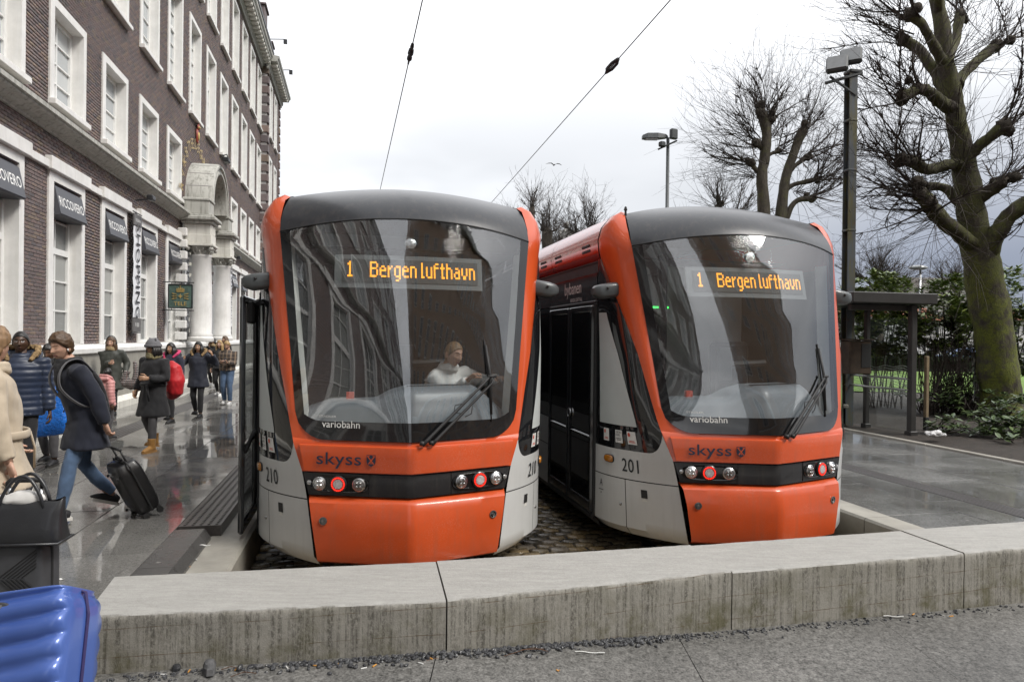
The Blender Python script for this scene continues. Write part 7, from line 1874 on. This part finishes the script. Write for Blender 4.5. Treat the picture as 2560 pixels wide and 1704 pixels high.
def buttons(c):
    for z in (1.02, .90):
        q = c['nb'](); v = c['ln'](.01, -.165, z); q.lathe([(.013, 0), (.012, .006), (0, .007)], v, 10, Matrix.Rotation(PI / 2, 3, 'X')); q.make('button', m_rub, c['o'])
P_ = lambda x, y, Yd: (W(x, y, Yd).x, Yd)
m_beige = cloth('camel wool coat', (.43, .36, .27)); m_olive = cloth('dark olive waxed coat', (.030, .033, .026), .6); m_bkc = cloth('black wool coat', (.013, .013, .015)); m_pk = cloth('pink puffer nylon', (.56, .26, .25), .5, .15, 50, .2); m_pl = plaid('brown plaid flannel', (.10, .075, .06), (.030, .028, .030), (.30, .22, .15), 30); m_hood = cloth('hot pink lining', (.55, .03, .13), .6); m_tanb = cloth('tan scarf', (.30, .22, .12)); m_grsc = cloth('khaki scarf', (.21, .18, .09)); m_beanie = cloth('grey knit', (.13, .13, .14), .9, .2, 120, .6); m_gst = cloth('grey strap', (.12, .12, .13)); m_fleece = cloth('navy fleece', (.017, .018, .036)); m_parka = cloth('dark navy parka', (.012, .015, .028), .7)
# foreground woman in a camel coat, seen from behind
person('woman in a long camel coat at the left edge holding a suitcase handle', P_(-10, 900, 4.85), 128, 1.80, 'w', 1, -.05, 0, wl=(.30, -.10, .96), wr=(-.35, -.08, .80), hair='short', hairm=m_haird, coat=m_beige, hem=.70, flare=.07, coatfit=1.12, trous=m_blk, head=(46, 4), extra=multi(belt(m_beige, 1.05, (.245, .195)), scarf(m_beige, .028, 1.475)), curl=(.4, 1.0), width=1.2, handn=((0, -1, 0), (-.3, .8, 0)))
person('man in a navy quilted jacket with fur hood, looking towards the camera', P_(52, 900, 7.9), 26, 1.79, 'b', 0, 0, .25, hair='crop', hairm=m_hairk, coat=m_puff, hem=.84, coatfit=1.08, puff=(.011, 46), trous=m_blk, shoem=m_kshoe, solem=m_sole, extra=fur_hood, width=1.04)
person('woman in a navy fleece looking down at her phone behind the quilted jacket', P_(128, 900, 9.5), 8, 1.64, 'd', 1, .02, .3, wl=(.10, -.30, 1.20), wr=(-.10, -.30, 1.22), hair='braids', hairm=m_hairk, coat=m_fleece, hem=.88, trous=m_grp, head=(0, 20), down=True, curl=(.8, .8), handn=((-.5, 0, .6), (.5, 0, .6)), extra=scarf(m_blk, .035))
wa, wb = (-.30, -.10, .80), None
man = person('young man in a navy overcoat with grey backpack straps pulling a black suitcase', P_(216, 900, 6.8), -42, 1.79, 'w', 0, .27, .78, wl=(.30, .16, .70), wr=(-.24, .06, .88), hair='short', hairm=m_hairb, coat=m_navyc, hem=.66, flare=.035, coatfit=1.06, trous=m_jean, shoem=m_kshoe, solem=m_sole, head=(26, 9), down=True, curl=(1.1, .6), extra=multi(scarf(m_blk, .04, 1.47, True), straps(m_gst, True, m_blk), earbud, buttons), vox=.014, handn=((-.2, .9, 0), (1, 0, 0)))
person('woman with headphones in a dark olive coat walking by the plinth', P_(278, 900, 15.4), 18, 1.70, 'w', 1, 0, .35, wl=(.30, -.05, .95), wr=(.02, -.24, 1.18), hair='long', hairm=m_hairb, coat=m_olive, hem=.58, flare=.05, coatfit=1.12, trous=m_blk, extra=multi(headphones, scarf(m_tanb, .035)), curl=(.8, 1.0), head=(-8, 5))
person('woman in a grey beanie and belted black coat with tan boots', P_(384, 900, 10.75), -14, 1.69, 'a', 1, 0, .45, wl=(.12, -.25, 1.16), wr=(-.27, -.05, .95), hair='bob', hairm=m_hairk, coat=m_bkc, hem=.55, flare=.05, coatfit=1.06, trous=m_grp, shoe='boot', shoem=m_tan, solem=m_tan, extra=multi(beanie(m_beanie), glasses, scarf(m_grsc, .036), belt(m_bkc)), curl=(1.0, .5), head=(-16, 2), lift=0)
person('woman in a navy jacket with a bright pink hood lining behind the beanie woman', P_(428, 900, 14.2), -8, 1.60, 'a', 1, 0, .35, hair='long', hairm=m_hairk, coat=m_fleece, hem=.86, coatfit=1.1, trous=m_blk, extra=lambda c: fur_hood(c, m_fleece, m_hood))
person('woman in a dark navy parka with a furry hood raising both hands to it', P_(496, 900, 15.2), 6, 1.62, 'a', 1, 0, .4, wl=(.34, -.10, 1.46), wr=(-.30, -.16, 1.34), poleL=(.8, .2, -.8), poleR=(-.8, .2, -.8), hair='long', hairm=m_hairk, coat=m_parka, hem=.70, flare=.02, coatfit=1.12, trous=m_blk, extra=lambda c: fur_hood(c, m_parka), curl=(.7, .7), handn=((-1, 0, 0), (1, 0, 0)))
person('blonde woman in a brown plaid jacket and blue jeans looking at her phone', P_(569, 900, 18.0), 4, 1.64, 'w', 1, .03, .2, wl=(.07, -.28, 1.16), wr=(-.08, -.28, 1.16), hair='bun', hairm=m_hairl, coat=m_pl, hem=.93, coatfit=1.10, trous=m_jean, shoem=m_wshoe, solem=m_wshoe, head=(0, 24), down=True, curl=(.8, .8), legw=1.12, handn=((-.5, 0, .6), (.5, 0, .6)))
person('woman with loose blonde curls just behind the plaid jacket', P_(549, 900, 20.5), 0, 1.62, 'w', 1, 0, .3, hair='long', hairm=m_hairl, coat=m_bkc, hem=.86, trous=m_blk, shoem=m_wshoe, solem=m_wshoe)
person('dark haired woman with a tan scarf farther back among the walkers', P_(532, 900, 24.3), 0, 1.68, 'a', 1, 0, .3, wr=(-.05, -.22, 1.46), hair='bob', hairm=m_hairk, coat=m_bkc, hem=.80, trous=m_blk, shoem=m_wshoe, solem=m_wshoe, extra=scarf(m_tanb, .05))
person('tallest of the distant walkers, a woman with wind blown dark hair', P_(563, 900, 24.0), -30, 1.74, 'w', 1, 0, .3, hair='long', hairm=m_hairb, coat=m_blk, hem=.82, trous=m_blk)
person('small child in a pink padded jacket half hidden behind the overcoat', P_(268, 900, 11.8), 150, 1.20, 'b', 1, 0, .4, wl=(.24, -.05, .86), hair='bun', hairm=m_hairk, coat=m_pk, hem=.82, coatfit=1.12, puff=(.010, 60), trous=m_grp, head=(30, 0), extra=lambda c: fur_hood(c, m_pk, m_pk), vox=.016)
# the driver, seated in the cab of tram 210
tm = Matrix.Translation((-.817, 5.83, TZ)) @ Matrix.Rotation(.2099, 4, 'Z')
dp = tm @ Vector((.31, 1.04, 0)); m_shirt = cloth('white shirt cotton', (.72, .71, .69), .8, .06)
person('tram driver in a white shirt leaning over the controls behind the windscreen', (dp.x, dp.y), math.degrees(.2099) + 24, 1.75, 'w', 0, .40, 0, wl=(.44, -.40, 1.34), wr=(.08, -.44, 1.34), hair='crop', hairm=m_haird, coat=m_shirt, extra=scarf(m_shirt, .02, 1.475), hem=.9, coatfit=1.06, trous=m_blk, seated=True, head=(14, 14), down=True, group='tram crew', z0=.05, curl=(.4, .4), handn=((0, 0, -1), (0, 0, -1)))

# ================================================================ what they carry
m_case = M('black ribbed case shell', (.012, .012, .013), .38, .2, 12, 60, .1, coat=.2); m_gcase = M('dark grey case shell', (.060, .062, .068), .45, .12, 8, 200, .15); m_leather = M('black leather', (.020, .021, .024), .36, .2, 6, 120, .25, coat=.15)
m_blue = bpy.data.materials.new('glossy blue case shell'); m_blue.use_nodes = True; t, N, L, P = nodes(m_blue)
L.new(ramp(t, tex_noise(t, 2.5, 3, .5), [(.3, (.05, .105, .36)), (.7, (.09, .165, .49))]), P.inputs['Base Color']); P.inputs['Roughness'].default_value = .30; P.inputs['Coat Weight'].default_value = .5; P.inputs['Metallic'].default_value = .15
def superbox(mb, c, w, d, h, r=.25, n=28, ribs=None, Mx=None, m=14):
    """rounded case body; ribs(x, z) pushes the broad faces in and out"""
    T = Mx if Mx is not None else Matrix.Identity(3); rows = []
    for j in range(m + 1):
        v = -1 + 2 * j / m; sv_ = math.copysign(abs(v) ** .75, v); f = (1 - abs(sv_) ** (2 / r * .9)) ** (r * .9) if abs(sv_) < 1 else 0; f = max(f, .86 if abs(v) < 1 else .80); z = sv_ * h / 2; row = []
        for i in range(n):
            a = 2 * PI * i / n; x = math.copysign(abs(math.cos(a)) ** r, math.cos(a)) * w / 2 * f; y = math.copysign(abs(math.sin(a)) ** r, math.sin(a)) * d / 2 * f
            if ribs and abs(math.sin(a)) ** r > .8: y += math.copysign(ribs(x, z), y)
            row.append(Vector(c) + T @ Vector((x, y, z)))
        rows.append(row)
    mb.loft(rows, closed=True); mb.add(rows[0], [tuple(range(n))[::-1]]); mb.add(rows[-1], [tuple(range(n))]); return mb
def wheels(th, xs_, ys_, r=.03):
    for x in xs_:
        for y in ys_:
            q = MB(); q.lathe([(r, -.012), (r, .012)], (x, y, r), 14, Matrix.Rotation(PI / 2, 3, 'Y')); q.box((x, y, r * 2), (.03, .04, .03)); q.make('wheel', m_rub, th)
# black ribbed suitcase pulled by the young man (tilted on two wheels)
hw = man.matrix_basis @ ((Vector((.30, .16, .70))) * (1.79 / 1.75)); RT = Matrix.Rotation(math.radians(-42), 3, 'Z') @ Matrix.Rotation(math.radians(26), 3, 'X'); b0 = hw - RT @ Vector((0, 0, .70)); b0.z = .01; th = thing('suitcase', 'black ribbed suitcase tilted on its wheels behind the young man', 'suitcase', b0, math.radians(-52)); th.rotation_euler = (math.radians(26), 0, math.radians(-42))
q = MB(); superbox(q, (0, 0, .335), .37, .21, .54, .28, 64, lambda x, z: .006 * math.sin(x * 190), m=18); q.make('shell', m_case, th, True)
q = MB(); q.tube([(-.2 + .0, 0, .08)] + [(.204 * math.cos(a) if False else x, 0, z) for a, x, z in ((0, -.2, .58), (0, -.16, .62), (0, .16, .62), (0, .2, .58), (0, .2, .08))], .008, 6); q.make('zip', m_rub, th)
q = MB(); q.tube([(-.06, 0, .62), (-.05, 0, .65), (.05, 0, .65), (.06, 0, .62)], .012, 8); q.make('top_handle', m_rub, th, True)
q = MB(); q.tube([(-.10, .02, .60), (-.10, .02, .72)], .009, 8); q.tube([(.10, .02, .60), (.10, .02, .72)], .009, 8); q.tube([(-.11, .02, .735), (.11, .02, .735)], .015, 8); q.make('pull_handle', m_rub, th, True)
q = MB(); q.tube([(-.21, .03, .18), (-.225, .03, .22), (-.225, .03, .38), (-.21, .03, .42)], .012, 8); q.make('side_handle', m_rub, th, True); q = MB(); q.box((0, -.123, .53), (.07, .01, .03)); q.make('label_plate', m_alu, th)
for x, z in ((-.14, .10), (.14, .10), (-.13, .5), (.13, .5)): q = MB(); q.ell((x, -.122, z), (.014, .012, .014), 8, 6); q.make('stud', m_rub, th)
wheels(th, (-.15, .15), (-.07, .07))
# dark grey case with chevron ribs, the leather tote on top, the blue case in the corner
cp = W(48, 1500, 4.35); th = thing('suitcase', 'dark grey suitcase with chevron ribs beside the camel coat', 'suitcase', (cp.x - .02, 4.35, 0), math.radians(8))
q = MB(); superbox(q, (0, 0, .275), .40, .25, .46, .22, 40); q.make('shell', m_gcase, th, True)
for k in range(6):
    e = .02 + k * .023; x0 = -.04 + k * .026; q = MB(); q.tube([(.172, -.128, .30 + (.172 - x0) * .80), (x0, -.129, .30), (.172, -.128, .30 - (.172 - x0) * .98)], .0035, 5); q.make('chevron_rib', m_rub, th)
q = MB(); q.loft([[(.186, y, z) for y in (-.02, -.012, .012, .02)] for z in (.08, .47)]); q.tube([(.19, 0, .07), (.2, 0, .09), (.2, 0, .46), (.19, 0, .49), (-.19, 0, .49)], .010, 8); q.make('zip', m_rub, th)
q = MB(); q.box((-.13, -.126, .14), (.12, .008, .045)); pl_ = q.make('badge', m_case, th); q = MB(); q.box((-.13, -.131, .14), (.085, .003, .016)); q.make('badge_mark', m_alu, pl_)
q = MB()
for x in (-.09, .09): q.tube([(x, .09, .50), (x, .09, .80)], (.014), 8)
q.make('handle_tube', m_alu, th, True); q = MB(); q.tube([(-.10, .09, .80), (-.10, .09, .835), (-.085, .09, .85), (.085, .09, .85), (.10, .09, .835), (.10, .09, .80)], .017, 8); q.make('handle_grip', m_rub, th, True)
wheels(th, (-.15, .15), (-.09, .09))
tp_ = W(58, 1330, 4.25); th = thing('tote_bag', 'black leather tote bag sitting on the dark grey suitcase', 'bag', (tp_.x - .03, 4.30, .505), math.radians(8))
q = MB(); rows = []
for z, w, d in ((0, .46, .19), (.015, .475, .205), (.10, .45, .18), (.18, .44, .13), (.235, .455, .085), (.245, .45, .06)):
    rows.append([(w / 2 * math.copysign(abs(math.cos(a)) ** .35, math.cos(a)), d / 2 * math.copysign(abs(math.sin(a)) ** .5, math.sin(a)), z + (.022 * abs(math.cos(a)) ** 3 if z > .2 else 0) + .006 * math.sin(a * 3)) for a in [2 * PI * i / 40 for i in range(40)]])
q.loft(rows, closed=True); q.add(rows[0], [tuple(range(40))[::-1]]); q.make('body', m_leather, th, True, 60)
q = MB(); q.tube([(-.235, -.10, .004), (.235, -.10, .004), (.235, .10, .004), (-.235, .10, .004), (-.235, -.10, .004)], .009, 8); q.make('base_seam', m_leather, th, True)
for y in (-.045, .045): q = MB(); q.tube([(-.13 + .26 * t_, y + .02 * math.sin(PI * t_), .20 + .20 * math.sin(PI * t_) ** .7) for t_ in [i / 14 for i in range(15)]], .011, 8); q.make('strap', m_leather, th, True)
q = MB(); b_ = len(q.v); q.ell((-.02, 0, .255), (.14, .05, .05), 18, 10); q.v = [tuple(Vector(p) + Vector((0, 0, .025 * mnoise.noise(Vector(p) * 16)))) for p in q.v]
tag(q.make('paper_parcel', M('crumpled white wrap', (.66, .65, .63), .55, .06, 12, 40, .5), None, True, None, (tp_.x - .03, 4.30, .505), (0, 0, math.radians(8))), 'crumpled white wrapper sticking out of the leather tote', 'wrapper')
cp = W(75, 1600, 3.05); th = thing('suitcase', 'large glossy blue suitcase with wavy ribs in the lower left corner', 'suitcase', (cp.x + .10, 2.80, .03), math.radians(14)); th.rotation_euler = (math.radians(-26), math.radians(-8), math.radians(4))
q = MB(); superbox(q, (0, 0, .365), .46, .30, .62, .26, 72, lambda x, z: .030 * abs(math.sin(z * 34 + math.sin(x * 8) * .5 - x * 6)) ** .7 * (1 - min(1, abs(x) / .25) ** 10), m=80); q.make('shell', m_blue, th, True)
q = MB(); q.tube([(.232, 0, .09), (.236, 0, .20), (.236, 0, .56), (.215, 0, .65), (.15, 0, .68), (-.15, 0, .68)], .007, 8); q.make('zip', M('dark violet trim', (.03, .02, .09), .4), th)
q = MB(); rows = [[(-.07 + .068 * math.cos(a) * k, -.162 - o, .612 + .022 * math.sin(a) * k) for a in [2 * PI * i / 20 for i in range(20)]] for k, o in ((1, -.02), (1, .003), (.86, .006))]; q.loft(rows, closed=True); q.add(rows[-1], [tuple(range(20))]); bg2 = q.make('badge', m_gcase, th)
q = MB(); [q.box((-.07 + (k - 3) * .012, -.170, .612), (.006, .003, .016)) for k in range(7)]; q.make('badge_mark', m_alu, bg2)
wheels(th, (-.17, .17), (-.1, .1))
# blue carrier bag, plaid bag, red rucksack, phones
m_bag = M('bright blue woven plastic', (.008, .14, .56), .32, .2, 7, 34, .9, .02, coat=.3)
c0 = W(131, 1040, 8.9); q = MB(); rows = []
for z, w, d in ((-.24, .40, .10), (-.22, .42, .16), (-.05, .38, .20), (.12, .34, .15), (.25, .32, .09)): rows.append([(w / 2 * math.copysign(abs(math.cos(a)) ** .6, math.cos(a)) + .04 * (z + .24) * .5, d / 2 * math.sin(a) + .03 * mnoise.noise((a * 2, z * 9, 0)), z + .03 * math.cos(a)) for a in [2 * PI * i / 30 for i in range(30)]])
q.loft(rows, closed=True); q.add(rows[0], [tuple(range(30))[::-1]])
th = thing('carrier_bag', 'bright blue plastic carrier bag hanging from the arm of the woman in the navy fleece', 'bag', c0, math.radians(10)); q.make('sack', m_bag, th, True)
q = MB(); q.tube([(-.12, -.03, .22), (-.10, -.03, .40), (-.06, 0, .52), (.02, .0, .40), (.10, -.03, .22)], [(.018, .004)] * 5, 6); q.make('strap', m_bag, th, True)
c0 = W(329, 945, 15.0); m_tw = plaid('black and white tweed', (.05, .045, .045), (.30, .27, .26), (.16, .10, .09), 60)
q = MB(); q.tube([(-.21, 0, -.02), (-.15, 0, -.10), (0, 0, -.13), (.15, 0, -.10), (.20, 0, -.02)], [(.05, .05), (.10, .10), (.12, .12), (.10, .10), (.05, .05)], 12); q.tube([(-.14, 0, -.02), (-.12, 0, .14), (-.04, 0, .10)], [.09, .045, .03], 10); q.tube([(.10, 0, -.02), (.09, 0, .20), (.05, 0, .36)], [.09, .05, .03], 10)
tag(organic('shoulder_bag', q, .014, m_tw, None, 3, .014, 12), 'plaid slouchy bag on the arm of the woman with headphones', 'bag').location = c0
m_redb = cloth('red rucksack nylon', (.50, .012, .018), .5, .15, 60, .2)
c0 = W(432, 952, 11.05); th = thing('rucksack', 'red rucksack slung from the shoulder of the beanie woman', 'rucksack', c0, math.radians(-14))
q = MB(); q.tube([(-.05, .02, .30), (.0, .0, .2), (.03, 0, 0), (.02, 0, -.18), (-.03, 0, -.27)], [(.05, .05), (.13, .12), (.17, .14), (.15, .12), (.06, .06)], 16, up=(1, 0, 0)); organic('pack', q, .015, m_redb, th, 3, .012, 10)
q = MB(); q.tube([(-.06, -.10, .36), (-.16, -.24, .30), (-.19, -.27, .12), (-.12, -.24, -.06), (-.02, -.1, -.16)], [(.036, .009)] * 5, 8, up=(1, 0, 0)); q.make('strap', m_redb, th, True)
for px, py, Yd, lab in ((421 / 3.56, 917, 9.16, 'phone in the hands of the woman in the navy fleece'), (562, 900, 17.68, 'phone in the hands of the woman in the plaid jacket')):
    c0 = W(px, py, Yd); th = thing('phone', lab, 'phone', c0, .1); q = MB(); Mx = Matrix.Rotation(-.7, 3, 'X'); q.bbox((0, 0, 0), (.072, .012, .145), .005, M=Mx); q.make('case', m_rub, th); q = MB(); q.box(Mx @ Vector((0, .0075, 0)), (.064, .002, .135), M=Mx); q.make('screen', m_wfar, th)

# ================================================================ grit, pebbles and litter along the wall foot
m_grit = leaf_mat('dark grit stone', (.022, .023, .027), (.075, .077, .082), .6); m_peb = M('grey split stone', (.11, .11, .112), .75, .5, 9, 40, .6, world_co=True); m_butt = M('orange filter paper', (.55, .27, .06), .8, .2); m_white = M('white paper scrap', (.66, .66, .64), .7, .05); m_stalk = M('dry brown stalk', (.10, .05, .025), .8, .3)
def stone_bm(rg, r, flat=.7):
    q = MB(); q.ell((0, 0, 0), (r, r * rg.uniform(.6, .9), r * flat), 8, 5); q.v = [tuple(Vector(p) * (1 + .7 * mnoise.noise(Vector(p) / r * .9 + Vector((rg.random() * 20,) * 3) * 0 + Vector((r * 999, 0, 0))))) for p in q.v]; return q
rg = random.Random(4)
wy = lambda x: interp(x, [-2.3, -.35, 1.43, 3.22, 5], [ft[0].y - .03, ft[1].y, ft[2].y, ft[3].y, ft[4].y])
g_ = MB()
for _ in range(1500):
    x = rg.triangular(-2.1, 3.9, -.25) if rg.random() < .6 else rg.uniform(-2.1, 4.4); off = abs(rg.gauss(0, .045)) + .012; r = rg.uniform(.004, .014) * (1.25 if -1.4 < x < 1 else .8)
    if x > 1.2 and rg.random() < .55: continue
    q = stone_bm(rg, r); g_.X = Matrix.Translation((x, wy(x) - off - .01, fore_z(x) + r * .4)) @ Matrix.Rotation(rg.uniform(0, 6), 4, 'Z'); g_.add(q.v, q.f)
tag(g_.make('grit', m_grit), 'dark grit and small stones washed up along the foot of the wall', 'grit', None, 'stuff')
for px, py, r, lab in ((520, 1685, .058, 'largest grey stone chip at the foot of the wall, near the lower left'), (440, 1677, .026, 'black pebble left of the largest stone chip'), (600, 1676, .024, 'black pebble just right of the largest stone chip'), (648, 1671, .022, 'pale pebble among the dark grit by the wall'), (728, 1679, .02, 'grey pebble lying a little out from the grit line'), (1235, 1632, .02, 'dark pebble near the second wall joint foot')):
    p = G(px, py, fore_z(W(px, py, 3.9).x)); q = stone_bm(rg, r, .75); tag(q.make('stone', m_peb if r > .05 or 'grey' in lab or 'pale' in lab else m_grit, None, False, None, (p.x, p.y, p.z + r * .5), (0, 0, rg.uniform(0, 6))), lab, 'stone', 'stones at the foot of the wall')
bt = [(407, 1686), (471, 1678), (590, 1672), (716, 1668), (790, 1664), (845, 1660), (910, 1670), (935, 1664), (1075, 1645), (1052, 1658), (2285, 1535), (2380, 1540), (490, 1398), (472, 1417)]
BL = ['orange cigarette end left of the largest stone chip', 'leftmost cigarette end in the grit below the wall', 'pale cigarette end touching the largest stone chip', 'cigarette end halfway along the first wall block', 'pale cigarette end right of the middle of the first block', 'cigarette end among thick grit on the first block', 'cigarette end lying out in front of the grit, first block', 'cigarette end in the last grit of the first block', 'pale cigarette end just before the first wall joint', 'cigarette end lying on the paving before the first joint', 'pale cigarette end below the third wall block', 'cigarette end by the joint at the right edge', 'pale cigarette end on the concrete lip beside the tram', 'orange cigarette end on the concrete lip beside the tram']
BL[0], BL[1] = BL[1], BL[0]
for k, (x, y) in enumerate(bt):
    z = -.10 if y < 1450 else fore_z(W(x, y, 3.9).x); p = G(x, y, z + .006); q = MB(); q.tube([(-.014, 0, 0), (.004, 0, 0), (.005, 0, 0), (.018, 0, 0)], [.0042, .0042, .0040, .0036], 8); tag(q.make('cigarette_end', m_butt if k % 3 else m_white, None, False, None, p, (0, 0, rg.uniform(0, 6))), BL[k], 'cigarette end', 'cigarette ends')
for (x, y, ln_, w_3, lab) in ((1475, 1630, .17, .010, 'thin white plastic strip lying in front of the second wall block'), (2235, 1540, .13, .012, 'grey plastic strip against the foot of the third wall block'), (512, 1362, .09, .02, 'torn white paper on the dark edge stone'), (152, 1447, .045, .02, 'white paper scrap on the paving beside the grey suitcase'), (1395, 1675, .02, .012, 'orange leaf scrap on the foreground paving')):
    z = 0.006 if y < 1460 else fore_z(W(x, y, 3.9).x) + .006; p = G(x, y, z); q = MB(); q.loft([[(-ln_ / 2 + ln_ * i / 6, s * w_3 / 2, .003 * math.sin(i * 1.3)) for i in range(7)] for s in (-1, 1)]); q.loft([[(-ln_ / 2 + ln_ * i / 6, s * w_3 / 2, -.003 + .003 * math.sin(i * 1.3)) for i in range(7)] for s in (-1, 1)]); tag(q.make('scrap', m_butt if 'leaf' in lab else m_white, None, False, None, p, (0, 0, -.08)), lab, 'litter')
q = MB()
for a, b_ in (((575, 1692), (640, 1683)), ((552, 1674), (600, 1673)), ((1050, 1660), (1110, 1646)), ((1260, 1640), (1360, 1622)), ((1300, 1625), (1370, 1628))):
    z = .012; p0, p1 = G(*a, z), G(*b_, z); q.tube([p0, (p0 * .5 + p1 * .5) + Vector((0, .01, .012)), p1], .0022, 5)
tag(q.make('dry_stalks', m_stalk), 'dry brown stalks scattered in the grit along the wall', 'stalks', None, 'stuff')
bpy.data.scenes.remove(SCRATCH)
